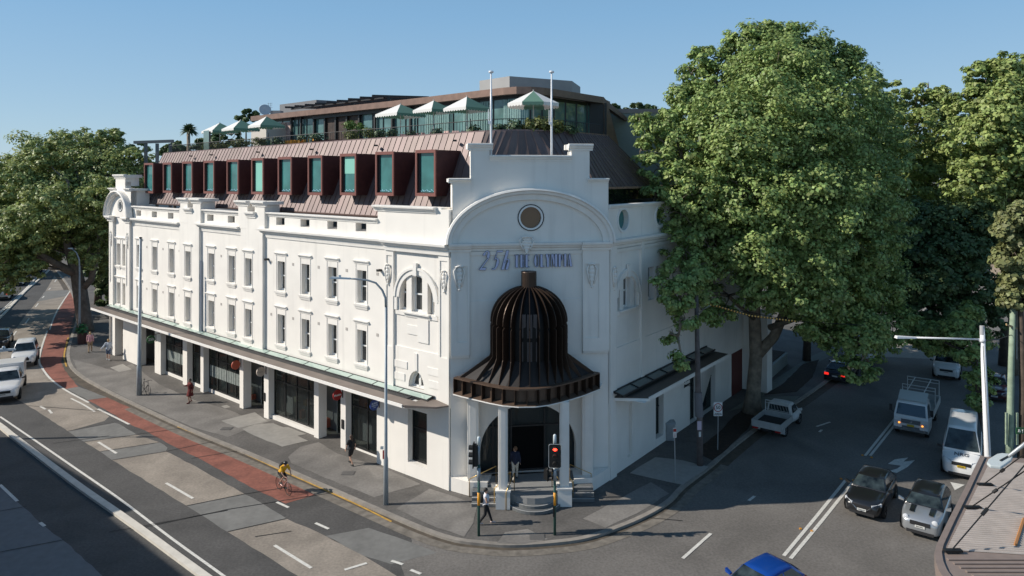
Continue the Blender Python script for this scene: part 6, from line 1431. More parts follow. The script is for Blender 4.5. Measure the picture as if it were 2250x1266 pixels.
q=MB(); a=PY(-4,770,Yl); c=PY(34,768,Yl); q.hexa([(a.x,a.y-.14,a.z-.1),(c.x,c.y-.06,c.z-.05),(c.x,c.y+.06,c.z-.05),(a.x,a.y+.14,a.z-.1),(a.x,a.y-.12,a.z+.1),(c.x,c.y-.05,c.z+.04),(c.x,c.y+.05,c.z+.04),(a.x,a.y+.12,a.z+.1)]); q.ball((PY(8,762,Yl).x,Yl,PY(8,764,Yl).z),.1); q.build('lamp_head',LHD,t)
# dark timber pole beside right footpath with its fittings
b=G(1538,1022); yy=b.y; t=thing('utility_pole','dark timber power pole standing in the soil strip beside the 50 area sign','utility pole',(b.x,yy,0))
q=MB(); q.tube([(b.x,yy,-.1),PY(1537,915,yy),PY(1534,860,yy),PY(1530,640,yy)],[.19,.17,.16,.11],12); q.build('pole',mat('pole_timber',(.12,.10,.095),.9,noise=.25,nscale=3,bump=.3),t,smooth=True)
q=MB(); q.tube([PY(1536.5,915,yy-.02),PY(1534,862,yy-.02)],[.235,.215],12); q.build('pole_wrap',mat('grey_wrap',(.14,.14,.15),.8),t)
q=MB(); p=PY(1535,942,yy); q.box(p.x-.13,p.x+.11,yy-.22,yy-.2,PY(0,942,yy).z,PY(0,923,yy).z); q.build('pole_notice',mat('pinkish_notice',(.5,.42,.5),.6),t)
q=MB(); q.box(p.x-.04,p.x+.08,yy-.22,yy-.2,PY(0,957,yy).z,PY(0,946,yy).z); q.build('number_tag',PLW,t)
q=MB(); q.tube([PY(1531,692,yy),PY(1545,680,yy-.6),PY(1560,672,yy-1)],.03,6); q.build('bracket',METALG,t)
t=thing('striped_cable_guard','yellow and black striped tiger tail on the cable crossing the giant plane tree','cable guard',PY(1650,690,43)); pts=[(1543,666),(1580,674),(1620,686),(1650,694),(1700,700),(1748,706)]
P_=[PY(u,v,43) for u,v in pts]; ls=[0]
for a,c in zip(P_[:-1],P_[1:]): ls.append(ls[-1]+(c-a).length)
def onp(s):
    for i in range(len(P_)-1):
        if s<=ls[i+1]+1e-6: return P_[i].lerp(P_[i+1],(s-ls[i])/(ls[i+1]-ls[i]))
    return P_[-1]
n=62; qa=MB(); qa.tube([onp(ls[-1]*k/n) for k in range(n+1)],.05,7); o=qa.build('striped_sleeve',[BLACK,mat('tiger_yellow',(.75,.42,.10),.5)],t,fixn=False)
for i,pg in enumerate(o.data.polygons): pg.material_index=(i//7)%2
wire('service cable carrying the striped guard past the plane tree trunk',[PY(1530,650,46),P_[0],P_[-1],PY(1900,715,44)],.02)
# signs
b=G(1577,988); yy=b.y; t=thing('speed_sign','white 50 AREA speed limit sign on a thin post','sign',(b.x,yy,0)); q=MB(); q.tube([(b.x,yy,-.05),PY(1578,900,yy)],.03,6); q.build('post',METALG,t)
q=MB(); a=PY(1568,914,yy-.05); c=PY(1587,884,yy-.05); q.box(a.x,c.x,yy-.07,yy-.05,a.z,c.z); q.build('sign_panel',mat('sign_white',(.72,.73,.72),.5),t)
cx_=(a.x+c.x)/2; zz=PY(0,895.5,yy-.05).z; q=MB(); r1=.265;r0=.215
for i in range(24):
    t0=2*math.pi*i/24;t1=2*math.pi*(i+1)/24; q.face([(cx_+r*math.cos(tt),yy-.078,zz+r*math.sin(tt)) for r,tt in ((r0,t0),(r1,t0),(r1,t1),(r0,t1))])
q.build('red_ring',mat('sign_red',(.5,.02,.03),.5),t)
text('50',.30,lambda x,y,z:(cx_+x,yy-.082-z,zz+y),t,BLACK,ext=.004); text('AREA',.19,lambda x,y,z:(cx_+x,yy-.082-z,PY(0,909.3,yy).z+y),t,BLACK,ext=.004)
b=G(1484,1058); yy=b.y; t=thing('parking_sign','narrow white parking sign with red top on a thin grey post','sign',(b.x,yy,0)); q=MB(); q.tube([(b.x,yy,-.05),PY(1482,945,yy)],.03,6); q.build('post',METALG,t)
q=MB(); a=PY(1478.5,961,yy); c=PY(1486,940,yy); q.box(a.x,c.x,yy-.06,yy-.04,a.z,c.z); q.build('sign_panel',PLW,t); q=MB(); q.box(a.x+.01,c.x-.01,yy-.066,yy-.0605,c.z-.2,c.z-.04); q.build('red_panel',mat('sign_red',(0,0,0)),t)
q=MB()
for k in range(3): q.box(a.x+.03,c.x-.03,yy-.064,yy-.0605,a.z+.05+.07*k,a.z+.07+.07*k)
q.build('sign_text',mat('sign_red',(0,0,0)),t)
# litter bin
b=G(1472,966); t=thing('litter_bin','grey metal litter bin against the side facade behind the parking sign','bin',(b.x,b.y,0)); q=MB(); q.box(b.x-.28,b.x+.28,b.y-.25,b.y+.25,0,1.05); q.build('bin_body',METALG,t,bevel=.03); q=MB(); q.hexa([(b.x-.31,b.y-.28,1.052),(b.x+.31,b.y-.28,1.052),(b.x+.31,b.y+.28,1.052),(b.x-.31,b.y+.28,1.052),(b.x-.3,b.y-.27,1.12),(b.x+.3,b.y-.27,1.2),(b.x+.3,b.y+.27,1.2),(b.x-.3,b.y+.27,1.12)]); q.build('bin_lid',LMP,t); q=MB(); q.box(b.x-.285,b.x-.28,b.y-.18,b.y+.18,.55,.95); q.build('bin_opening',BLACK,t)
b=G(181,755); t=thing('planter_tub','dark maroon planter tub with a green plant at the foot of the slender lamp post','planter',(b.x,b.y,0)); q=MB(); q.lathe([(.001,0),(.42,0),(.46,1.1),(.38,1.1),(.38,.95),(.001,.95)],tuple(b),16); q.build('tub',mat('maroon_tub',(.05,.02,.022),.5),t)
V,m=leaves([(b.x,b.y,1.5,.35,.35,.5)],220,.2,5,per=11); leafmesh('plant',V,m,mat('bright_green_leaf',(.03,.16,.04),.5,island=.3),t)
b=G(188,748); t=thing('share_bike','green and white share bicycle parked beside the planter tub','bicycle',(b.x,b.y,0)); 
# traffic lights
TLG=mat('signal_green_pole',(.02,.075,.06),.5); TAM=mat('signal_orange_band',(.75,.32,.02),.5,noise=.15,nscale=8); TLW=mat('signal_cap_white',(.55,.62,.64),.4)
def lens(m,name,root,fn,s,z,r,hood=True):
    q=MB(); n=16; q.poly2(fn,[(s+r*math.cos(2*math.pi*i/n),z+r*math.sin(2*math.pi*i/n)) for i in range(n)],d=.012); o=q.build(name,m,root,local=False)
    q=MB()
    for i in range(-2,11):
        a0=math.pi*i/9; a1=math.pi*(i+1)/9
        if -2<=i<10: q.hexa([fn(s+rr*math.cos(a),z+rr*math.sin(a),dd) for dd in (0,.2) for rr,a in ((r,a0),(r+.012,a0),(r+.012,a1),(r,a1))])
    q.build('visor',BLACK,o)
def signal(root,c,facing,w=.46,h=1.15,lit=0,n=3,plate=True,rim_=True):
    f=Vector((facing[0],facing[1],0)).normalized(); sx=Vector((f.y,-f.x,0))
    fn=lambda s,z,d: c-sx*s+Vector((0,0,z))+f*d
    q=MB()
    if plate:
        pts=[(-w/2,-h/2+.06),(-w/2+.06,-h/2),(w/2-.06,-h/2),(w/2,-h/2+.06),(w/2,h/2-.06),(w/2-.06,h/2),(-w/2+.06,h/2),(-w/2,h/2-.06)]
        q.poly2(fn,pts,edge=.03,d=0); q.poly2(fn,pts,d=-.03); 
    q.box(-.13,.13,-h/2+.08,h/2-.08,-.2,-.0301,fn); hd=q.build('signal_head',BLACK,root)
    if plate and rim_:
        q=MB(); 
        for i in range(8):
            a=pts[i];b=pts[(i+1)%8]; k=.93; q.hexa([fn(a[0],a[1],.002),fn(b[0],b[1],.002),fn(b[0]*k,b[1]*.97,.002),fn(a[0]*k,a[1]*.97,.002),fn(a[0],a[1],.008),fn(b[0],b[1],.008),fn(b[0]*k,b[1]*.97,.008),fn(a[0]*k,a[1]*.97,.008)])
        q.build('plate_border',PLW,hd)
    offm=mat('lens_off',(.03,.03,.028),.2)
    for k in range(n):
        zz=(n-1)/2*.34-.34*k; lens(mat('lens_red_lit',(.8,.02,.01),.3,emit=((1,.04,.02),6)) if (lit and k==0) else offm,'lens',hd,fn,0,zz,.105)
b=G(1053,1177); yy=b.y; t1=thing('traffic_light','left hand traffic light whose black signal head points to the avenue','traffic light',(b.x,yy,0))
def tpole(t,u,vb,yy,vt):
    x=PY(u,vb,yy).x; Z=lambda v: PY(0,v,yy).z
    q=MB(); q.tube([(x,yy,-.08),(x,yy,Z(1020))],[.065,.06],10); q.build('pole',TLG,t,smooth=True)
    q=MB(); q.tube([(x,yy,Z(1110)),(x,yy,Z(1082))],.068,10); q.build('orange_band',TAM,t,smooth=True)
    q=MB(); q.tube([(x,yy,Z(1020)),(x,yy,Z(975))],.06,10); q.tube([(x,yy,Z(1055)),(x,yy,Z(1028))],.085,10); q.build('pole_collar',LMP,t,smooth=True)
    q=MB(); q.tube([(x,yy,Z(977)),(x,yy,Z(vt)),(x,yy,Z(vt)+.05)],[.085,.075,.05],12); q.build('pole_cap',TLW,t,smooth=True)
    return x,Z
x,Z=tpole(t1,1052,1177,yy,962); signal(t1,Vector((x-.26,yy,(Z(973)+Z(1027))/2)),(-1,.12),h=1.15,rim_=False)
q=MB(); q.tube([(x-.2,yy,Z(985)),(x,yy,Z(985))],.03,6); q.tube([(x-.2,yy,Z(1020)),(x,yy,Z(1020))],.03,6); q.build('bracket',BLACK,t1)
b=G(1219,1175); yy=b.y; t2=thing('traffic_light','traffic light in front of the porch showing a red lens to the camera','traffic light',(b.x,yy,0)); x,Z=tpole(t2,1219,1175,yy,957); signal(t2,Vector((x,yy-.16,(Z(973)+Z(1026))/2)),(-.05,-1),w=.6,h=1.12,lit=1)
signal(t2,Vector((x-.28,yy+.0,(Z(1028)+Z(1056))/2)),(.9,-.5),w=.32,h=.62,n=2,rim_=False)
q=MB(); q.box(x-.09,x-.02,yy-.1,yy+.06,Z(1134),Z(1112)); q.build('push_button',BLACK,t2)
# low hoop rail shadowed at the right of the steps
def bike(name,label,base,hd,col,lean=0.0,scale=1.0,root=None):
    r=root or thing(name,label,'bicycle',base,hd,scale=scale); r['label']=label
    tl=lambda p:(p[0],p[1]+p[2]*lean,p[2])
    fm=mat('bike_'+col[0],col[1],.35,metal=.2)
    for x in (-.5,.5):
        q=MB(); q.tube([tl((x+.34*math.cos(a),0,.34+.34*math.sin(a))) for a in [2*math.pi*i/24 for i in range(25)]],.016,5,cap=False)
        for i in range(8): a=math.pi*i/8; q.tube([tl((x+.33*math.cos(a),0,.34+.33*math.sin(a))),tl((x-.33*math.cos(a),0,.34-.33*math.sin(a)))],.003,3)
        q.build('wheel',BLACK,r,local=True)
    q=MB(); bb=(-.08,0,.3); st=(-.24,0,.85); hd_=(.36,0,.88); hb_=(.39,0,.72)
    for a,b in ((bb,st),(st,hd_),(bb,hb_),(hd_,(.5,0,.34)),(st,(-.5,0,.34)),(bb,(-.5,0,.34))): q.tube([tl(a),tl(b)],.018,6)
    q.build('frame',fm,r,local=True)
    q=MB(); q.tube([tl((.36,0,.88)),tl((.34,0,.98))],.016,6); q.tube([tl((.46,-.21,.93)),tl((.42,-.2,.99)),tl((.34,0,1.0)),tl((.42,.2,.99)),tl((.46,.21,.93))],.014,6); q.build('handlebar',BLACK,r,local=True)
    q=MB(); q.tube([tl(st),tl((-.27,0,.97))],.014,5); q.ball(tl((-.27,0,.98)),.09,1.3,.7,.35); q.build('saddle',BLACK,r,local=True)
    q=MB(); q.tube([tl((-.08,0,.3)),tl((-.0,.06,.16))],.012,5); q.tube([tl((-.08,0,.3)),tl((-.16,-.06,.44))],.012,5); q.box(-.04,.06,.05,.15,.145,.165); q.box(-.22,-.12,-.15,-.05,.43,.45); q.build('crank',BLACK,r,local=True)
    return r
bike('share_bike','green and white share bicycle parked beside the planter tub',b,0,('green',(.03,.2,.08)),root=[o for o in bpy.data.objects if o.name=='share_bike'][0],scale=1)
for o in [o for o in bpy.data.objects if o.name=='share_bike']: o.rotation_euler.z=1.1; o['category']='bicycle'
b=G(317,866); bike('bicycle','black bicycle leaning on the plain grey pole by the footpath edge',(b.x,b.y,0),R(-38),('black',(.015,.015,.015)),lean=.12,scale=1.08)
# ================================================================ people
SKIN=mat('skin',(.50,.30,.21),.6); SKIND=mat('skin_tanned',(.36,.20,.13),.6)
def cap(mb,a,b,ra,rb,n=10):
    a=Vector(a);b=Vector(b); d=(b-a); L=d.length
    if L<1e-5: return
    d.normalize(); pts=[];rs=[]
    for k in range(5): t=math.pi/2*k/4; pts.append(a-d*ra*math.cos(t)); rs.append(max(ra*math.sin(t),.0005))
    for k in range(5): t=math.pi/2*k/4; pts.append(b+d*rb*math.sin(t)); rs.append(max(rb*math.cos(t),.0005))
    mb.tube(pts,rs,n)
def remesh(o,vox,sm=4):
    m=o.modifiers.new('remesh','REMESH'); m.mode='VOXEL'; m.voxel_size=vox; m.use_smooth_shade=True
    s=o.modifiers.new('smooth','SMOOTH'); s.iterations=sm; s.factor=.5
def hand(mb,w,dirv,side,curl=.5):
    """palm, four fingers and a thumb"""
    w=Vector(w); d=Vector(dirv).normalized(); x=Vector(side).normalized(); x=(x-d*x.dot(d)).normalized(); n=d.cross(x)
    k=w+d*.085; 
    for s in (-.026,0,.026): cap(mb,w+x*s*.6,k+x*s,.017,.014,6)
    for i,(s,l) in enumerate(((-.033,.062),(-.011,.076),(.011,.072),(.033,.055))):
        a=k+x*s; b=a+d*l*.5+n*curl*.015; c=b+(d*(1-curl*.7)+n*curl).normalized()*l*.5; cap(mb,a,b,.0095,.009,6); cap(mb,b,c,.009,.008,6)
    t0=w+d*.02+x*.035; t1=t0+(d*.7+x*.6).normalized()*.04; t2=t1+(d+n*.3).normalized()*.03; cap(mb,t0,t1,.012,.011,6); cap(mb,t1,t2,.011,.009,6)
def person(label,base,hd,J,top,bot,hair,skin=SKIN,scale=1.0,shoe=(.03,.03,.03),sleeve='short',legs='long',hairlen=0,extra=None,skirt=False,group=None):
    """J: joints in local coords (x forward, y left, z up)"""
    r=thing('person',label,'person',base,hd,group,scale); V=Vector
    q=MB(); P=J
    cap(q,P['pel'],P['chest'],.125,.15); cap(q,V(P['pel'])+V((0,.07,0)),V(P['pel'])-V((0,.07,0)),.115,.115); cap(q,P['shl'],P['shr'],.06,.06); cap(q,V(P['chest'])+V((0,.07,.02)),V(P['chest'])-V((0,.07,-.02)),.11,.11)
    cap(q,P['chest'],P['neck'],.09,.055); cap(q,P['neck'],P['head'],.052,.055)
    for s,S in (('l',1),('r',-1)):
        cap(q,P['sh'+s],P['el'+s],.052,.038); cap(q,P['el'+s],P['wr'+s],.038,.025)
        d=V(P['wr'+s])-V(P['el'+s]); hand(q,P['wr'+s],d,(1,0,0) if abs(d.normalized().x)<.8 else (0,-S,.3))
        hip=V(P['pel'])+V((0,S*.09,-.02)); cap(q,hip,P['kn'+s],.088,.058); cap(q,P['kn'+s],P['an'+s],.055,.036)
    h=V(P['head']); f=V(P.get('look',(1,0,0))).normalized(); y=V((0,0,1)).cross(f).normalized(); up=f.cross(y)
    hc=h+up*.10; n0=len(q.v); q.ball((0,0,0),1,.098,.078,.118,12)
    for i in range(n0,len(q.v)): v=q.v[i]; q.v[i]=tuple(hc+f*v[0]+y*v[1]+up*v[2])
    cap(q,hc+f*.03-up*.075,hc+f*.06-up*.08,.045,.03,8)       # jaw
    cap(q,hc+f*.093+up*.01,hc+f*.112-up*.018,.009,.014,6)     # nose
    for S in (1,-1): cap(q,hc+y*.078*S+up*.02,hc+y*.082*S-up*.02,.014,.01,6)
    body=q.build('body',skin,r,local=True); remesh(body,.0125,3)
    q=MB()
    for S in (1,-1): q.ball(tuple(hc+f*.088+y*.032*S+up*.005),.012)
    q.build('eyes',BLACK,r,local=True)
    q=MB(); q.ball(tuple(hc+f*.085-up*.045),.016,.5,1.6,.4); q.build('mouth',mat('lips',(.35,.12,.10),.6),r,local=True)
    # clothes
    q=MB(); e=.022
    cap(q,P['pel'],P['chest'],.125+e,.15+e); cap(q,P['shl'],P['shr'],.06+e,.06+e); cap(q,V(P['chest'])+V((0,.07,.02)),V(P['chest'])-V((0,.07,-.02)),.11+e,.11+e); cap(q,V(P['pel'])+V((0,.06,0)),V(P['pel'])-V((0,.06,0)),.115+e*.9,.115+e*.9)
    for s in 'lr':
        if sleeve=='long': cap(q,P['sh'+s],P['el'+s],.052+e,.042+e); cap(q,P['el'+s],V(P['el'+s]).lerp(V(P['wr'+s]),.92),.042+e,.030+e)
        elif sleeve=='short': cap(q,P['sh'+s],V(P['sh'+s]).lerp(V(P['el'+s]),.6),.052+e,.05+e)
    o=q.build('shirt',top,r,local=True); remesh(o,.018,4)
    q=MB()
    cap(q,V(P['pel'])+V((0,.075,-.01)),V(P['pel'])-V((0,.075,.01)),.13,.13)
    for s,S in (('l',1),('r',-1)):
        hip=V(P['pel'])+V((0,S*.085,-.02)); k=V(P['kn'+s]); a=V(P['an'+s])
        if legs=='long': cap(q,hip,k,.105,.075); cap(q,k,k.lerp(a,.95),.073,.055)
        else: cap(q,hip,hip.lerp(k,.8),.11,.098)
    if skirt: q.tube([V(P['pel'])+V((0,0,.05)),V(P['pel'])+V((.02,0,-.42))],[.15,.25],12)
    o=q.build('skirt' if skirt else ('trousers' if legs=='long' else 'shorts'),bot,r,local=True); remesh(o,.018,3)
    for s in 'lr':
        a=V(P['an'+s]); fd=V(P.get('ft'+s,(1,0,0))).normalized(); q=MB(); cap(q,a-V((0,0,.045))-fd*.03,a-V((0,0,.06))+fd*.16,.045,.036,8); cap(q,a,a-V((0,0,.05)),.045,.045,8); q.build('shoe',mat('shoe_%d'%int(shoe[0]*1000+shoe[1]*10),shoe,.6),r,local=True,smooth=True)
    q=MB(); n0=len(q.v); q.ball((0,0,0),1,.108,.088,.125,12)
    for i in range(n0,len(q.v)): v=q.v[i]; q.v[i]=tuple(hc+f*(v[0]-.022)+y*v[1]+up*(v[2]+.022))
    if hairlen: cap(q,hc-f*.06,hc-f*.09-V((0,0,hairlen)),.08,.05)
    q.build('hair',hair,r,local=True,smooth=True)
    if extra: extra(r)
    return r
def walk(step=.28,arm=.18,bend=0.0,phase=1):
    J=dict(pel=(0,0,.93),chest=(.02,0,1.28),neck=(.02,0,1.44),head=(.03,0,1.50),shl=(.01,.17,1.40),shr=(.01,-.17,1.40))
    p=phase
    J['knl']=(.16*p if p>0 else .02,.09,.50); J['anl']=(step*p,.09,.09); J['knr']=(-.02 if p>0 else .16,-.09,.50); J['anr']=(-step*p,-.09,.12)
    J['ell']=(-arm*p,.23,1.12); J['wrl']=(-arm*p+.08,.25,.90); J['elr']=(arm*p*.6,-.23,1.12); J['wrr']=(arm*p+.1,-.25,.92)
    return J
HB=mat('brown_hair',(.045,.025,.015),.6); HBL=mat('dark_hair',(.012,.01,.009),.6); HG=mat('blond_hair',(.42,.27,.13),.6)
def ang(dx,dy): return math.atan2(dy,dx)
def cl(n,c): return mat('cloth_'+n,c,.9,noise=.12,nscale=9)
b=G(1067,1151); J=walk(.30,.16); J['elr']=(.05,-.23,1.12); J['wrr']=(.22,-.16,1.14); J['ell']=(.02,.22,1.12); J['wrl']=(.24,.12,1.12)
def pack(r):
    q=MB(); q.ball((-.2,0,1.22),.18,.7,.9,1.2); q.build('backpack',mat('black_cloth',(.015,.015,.015),.8),r,local=True,smooth=True)
person('woman in white top and black leggings with a backpack walking past the left traffic light',(b.x,b.y,0),ang(1,.05),J,cl('white',(.62,.62,.66)),cl('black',(.012,.012,.014)),HBL,SKIN,shoe=(.6,.45,.4),sleeve='none',extra=pack)
b=G(772,1021); J=walk(.26,.12,phase=-1)
person('person in loose black shirt and shorts with long brown hair walking left on the footpath',(b.x,b.y,0),ang(-.75,.66),J,cl('black',(0,0,0)),cl('black',(0,0,0)),HB,SKIN,legs='short',hairlen=.2,shoe=(.02,.02,.02),scale=1.0)
b=G(418,885); J=walk(.12,.1); J['elr']=(.05,-.32,1.18); J['wrr']=(.25,-.30,1.2)
person('woman in dark red dress walking on the footpath near the curtained shopfront',(b.x,b.y,0),ang(-.5,-.6),J,cl('maroon',(.13,.02,.018)),cl('maroon',(0,0,0)),HBL,SKIND,skirt=True,legs='short',shoe=(.12,.02,.02),sleeve='long',scale=1.03)
b=G(198,774); J=walk(.2,.1,phase=-1)
person('man in pink shirt and tan trousers walking away by the far kerb',(b.x,b.y,0),ang(-.45,.9),J,cl('pink',(.55,.30,.33)),cl('tan',(.36,.25,.16)),HG,SKIN,sleeve='long',shoe=(.05,.03,.02),scale=1.12)
b=G(238,792); J=walk(.2,.15); J['ell']=(-.1,.35,1.15); J['wrl']=(-.15,.5,1.0)
person('person in pale blue shirt and blue shorts walking away beside the end of the hotel',(b.x,b.y,0),ang(-.4,.9),J,cl('paleblue',(.50,.55,.62)),cl('denim',(.12,.16,.24)),HG,SKIN,sleeve='long',legs='short',shoe=(.6,.6,.6),scale=1.12)
zb=.62; b=G(1132,1056,zb); J=walk(.22,.08,phase=-1); J['look']=(.6,.8,0)
person('man in navy jacket and cream trousers stepping into the hotel doorway',(b.x,b.y,zb),ang(-.05,1),J,cl('navy',(.015,.02,.045)),cl('cream',(.55,.50,.42)),mat('auburn_hair',(.16,.08,.04),.6),SKIN,sleeve='long',shoe=(.04,.02,.01),scale=1.04)
# cyclist
b=GR(623,1082); hdg=ang(.72,-.70)
bk=bike('road_bicycle','pale pink framed racing bicycle ridden in the red bus lane',(b.x,b.y,ROAD),hdg,('pale_pink',(.55,.33,.30)))
J=dict(pel=(-.25,0,1.02),chest=(.02,0,1.32),neck=(.13,0,1.45),head=(.18,0,1.49),shl=(.10,.18,1.40),shr=(.10,-.18,1.40),knl=(.08,.11,.72),anl=(-.03,.10,.27),knr=(.14,-.11,.86),anr=(-.17,-.10,.54),ell=(.28,.24,1.17),wrl=(.40,.20,1.05),elr=(.28,-.24,1.17),wrr=(.40,-.20,1.05),look=(1,0,-.35))
def cyc(r):
    q=MB(); n0=0; q.ball((.2,0,1.64),.125,1.15,.95,.8); q.build('helmet',mat('black_helmet',(.02,.02,.022),.3),r,local=True,smooth=True)
    q=MB(); q.ball((-.17,0,1.36),.17,.9,.95,1.15); q.build('backpack',mat('black_cloth',(0,0,0)),r,local=True,smooth=True)
person('cyclist in yellow shirt and black helmet riding in the red bus lane',(b.x,b.y,ROAD),hdg,J,cl('yellow',(.70,.36,.02)),cl('black',(0,0,0)),HBL,SKIN,legs='short',extra=cyc,shoe=(.03,.03,.03))
# ================================================================ roof terrace
WU=mat('umbrella_white',(.78,.77,.74),.8,trans=.15); GU=mat('umbrella_green',(.035,.15,.10),.8,trans=.1); GU2=mat('umbrella_green_pale',(.12,.235,.175),.8,trans=.1)  # all green canopy panels share the paler green
def umbrella(label,u,vt,ul,ur,vl,Y,rot,front=False):
    ap=PY(u,vt,Y); w=(ur-ul)/2*Y/F*(1.0); zlow=PY(u,vl,Y).z; r=thing('umbrella',label,'umbrella',(ap.x,ap.y,18.75),0,'white and green umbrellas on the roof terrace')
    R_=w; n=8 if front else 4
    if front: rot=-math.pi/2-math.pi/8-.05
    cor=[Vector((ap.x+R_*math.cos(rot+k*2*math.pi/n),ap.y+R_*math.sin(rot+k*2*math.pi/n),zlow)) for k in range(n)]
    for k in range(n):
        a,b=cor[k],cor[(k+1)%n]; m=MB(); m.face([ap,a,b]); N=9 if n==4 else 5
        for j in range(N):
            p=a.lerp(b,j/N); p2=a.lerp(b,(j+1)/N); mm=p.lerp(p2,.5); m.face([p,p2,p2+Vector((0,0,-.16)),mm+Vector((0,0,-.24)),p+Vector((0,0,-.16))])
        mid=(a+b)/2-ap; white=(k%2==1) if not front else (k not in (0,4))
        m.build('canopy_panel',WU if white else GU2,r)
    q=MB(); q.tube([(ap.x,ap.y,18.7),(ap.x,ap.y,ap.z+.08)],.035,8); q.build('pole',mat('umbrella_pole',(.45,.45,.43),.5),r)
    q=MB()
    for c_ in cor: q.tube([(ap.x,ap.y,ap.z-.1),c_+Vector((0,0,-.02))],.015,4)
    q.build('ribs',mat('umbrella_pole',(0,0,0)),r)
# rot chosen so a corner points to the camera: left panel white, right panel green
rt0=-math.pi/2+.02
umbrella('first of the three umbrellas on the long terrace side, farthest from the corner',880,229,832,943,252,52.5,rt0)
umbrella('middle one of the three umbrellas on the long terrace side',953,221,903,995,243,50,rt0)
umbrella('third umbrella on the long terrace side, just left of the left flagpole',1026,212.5,974,1078,239,47,rt0)
umbrella('umbrella with a green panel facing the camera between the two flagpoles',1172,200,1112,1232,229,44.5,-math.pi/4-.05,True)
umbrella('pale edged umbrella farthest left on the terrace',483,270,444,525,289,70,rt0)
umbrella('middle umbrella of the far left group before the beige wall',529,264,488,572,284,66.5,rt0)
umbrella('umbrella nearest the pink wall at the right of the far left group',585.6,256,546,627,277,62.5,rt0)
# pergola blades
pg_=thing('pergola','dark steel pergola of nine thin blades above the bronze eave','pergola',PY(750,230,66)); 
bl=[(626,237),(647,234.5),(669.6,231.8),(692,229),(717,226.5),(740,223),(765,219.5),(791,216),(818,212.3)]
for k,(u,v) in enumerate(bl):
    Y=73-1.9*k*.92; a=PY(u,v,Y); n=Vector((.66,.75,0)); 
    e=a+Vector((4.6,1.2,0)); q=MB(); q.hexa([a,e,e+Vector((-.15,.5,0)),a+Vector((-.15,.5,0)),a+Vector((0,0,.16)),e+Vector((0,0,.16)),e+Vector((-.15,.5,.16)),a+Vector((-.15,.5,.16))]); q.build('blade',DARK,pg_)
q=MB()
for k in (2,5,8): 
    Y=73-1.9*k*.92; a=PY(bl[k][0]+8,bl[k][1],Y); q.box(a.x+.9,a.x+1.15,a.y+.3,a.y+.55,22.7,a.z+.1)
q.build('support',DARK,pg_)
q=MB(); a=PY(bl[0][0]+14,bl[0][1]+3,73+.8); c=PY(bl[8][0]+26,bl[8][1]+3,73-1.9*8*.92+.9); q.tube([a,c],.08,5); q.build('beam',DARK,pg_)
# satellite dish and antenna
p=PY(582,243,75); t=thing('satellite_dish','round grey satellite dish on the roof at the left','satellite dish',tuple(p)); q=MB(); prof=[(.001,.0),(.3,.04),(.55,.14),(.62,.2),(.6,.22),(.3,.07),(.001,.03)]
q.lathe(prof,(0,0,0),20); M=Matrix.Rotation(R(70),4,'X')@Matrix.Identity(4); M=Matrix.Rotation(R(25),4,'Z')@M; q.v=[tuple(Vector(p)+(M@Vector(v))) for v in q.v]; q.build('dish',mat('dish_white',(.55,.56,.57),.4),t,smooth=True); q=MB(); q.tube([p,(p.x,p.y,22.5)],.06,6); q.build('mast',METALG,t)
t=thing('antenna','thin roof antenna between the dish and the grey plant room','antenna',tuple(PY(594,245,76))); q=MB()
for u in (590,595): q.tube([PY(u,250,76),PY(u,226,76)],.02,4)
for v in (228,232,237): q.tube([PY(587,v,76),PY(599,v-1,76)],.015,4)
q.build('rods',METALG,t)
# palm
p=PY(415,330,82); t=thing('palm_tree','spiky round headed palm beyond the left end of the roof','palm',(p.x,p.y,0)); q=MB(); q.tube([(p.x,p.y,-.1),(p.x,p.y,12),tuple(PY(414,290,82))],[.3,.22,.2],8); q.build('trunk',mat('palm_trunk',(.25,.2,.15),.9),t,smooth=True)
c=PY(415,288,82); q=MB(); rg=random.Random(4)
for k in range(150):
    th=rg.uniform(0,2*math.pi); ph=rg.uniform(-.5,1.4); L=rg.uniform(.9,1.25); d=Vector((math.cos(th)*math.cos(ph),math.sin(th)*math.cos(ph),math.sin(ph))); s=d.orthogonal().normalized()*.055
    m=c+d*L*.6; e=c+d*L+Vector((0,0,-.25)); q.face([c-s,c+s,m+s*1.2,m-s*1.2]); q.face([m-s*1.2,m+s*1.2,e])
q.build('fronds',mat('palm_frond',(.05,.085,.035),.5,island=.3,trans=.2),t,fixn=False)
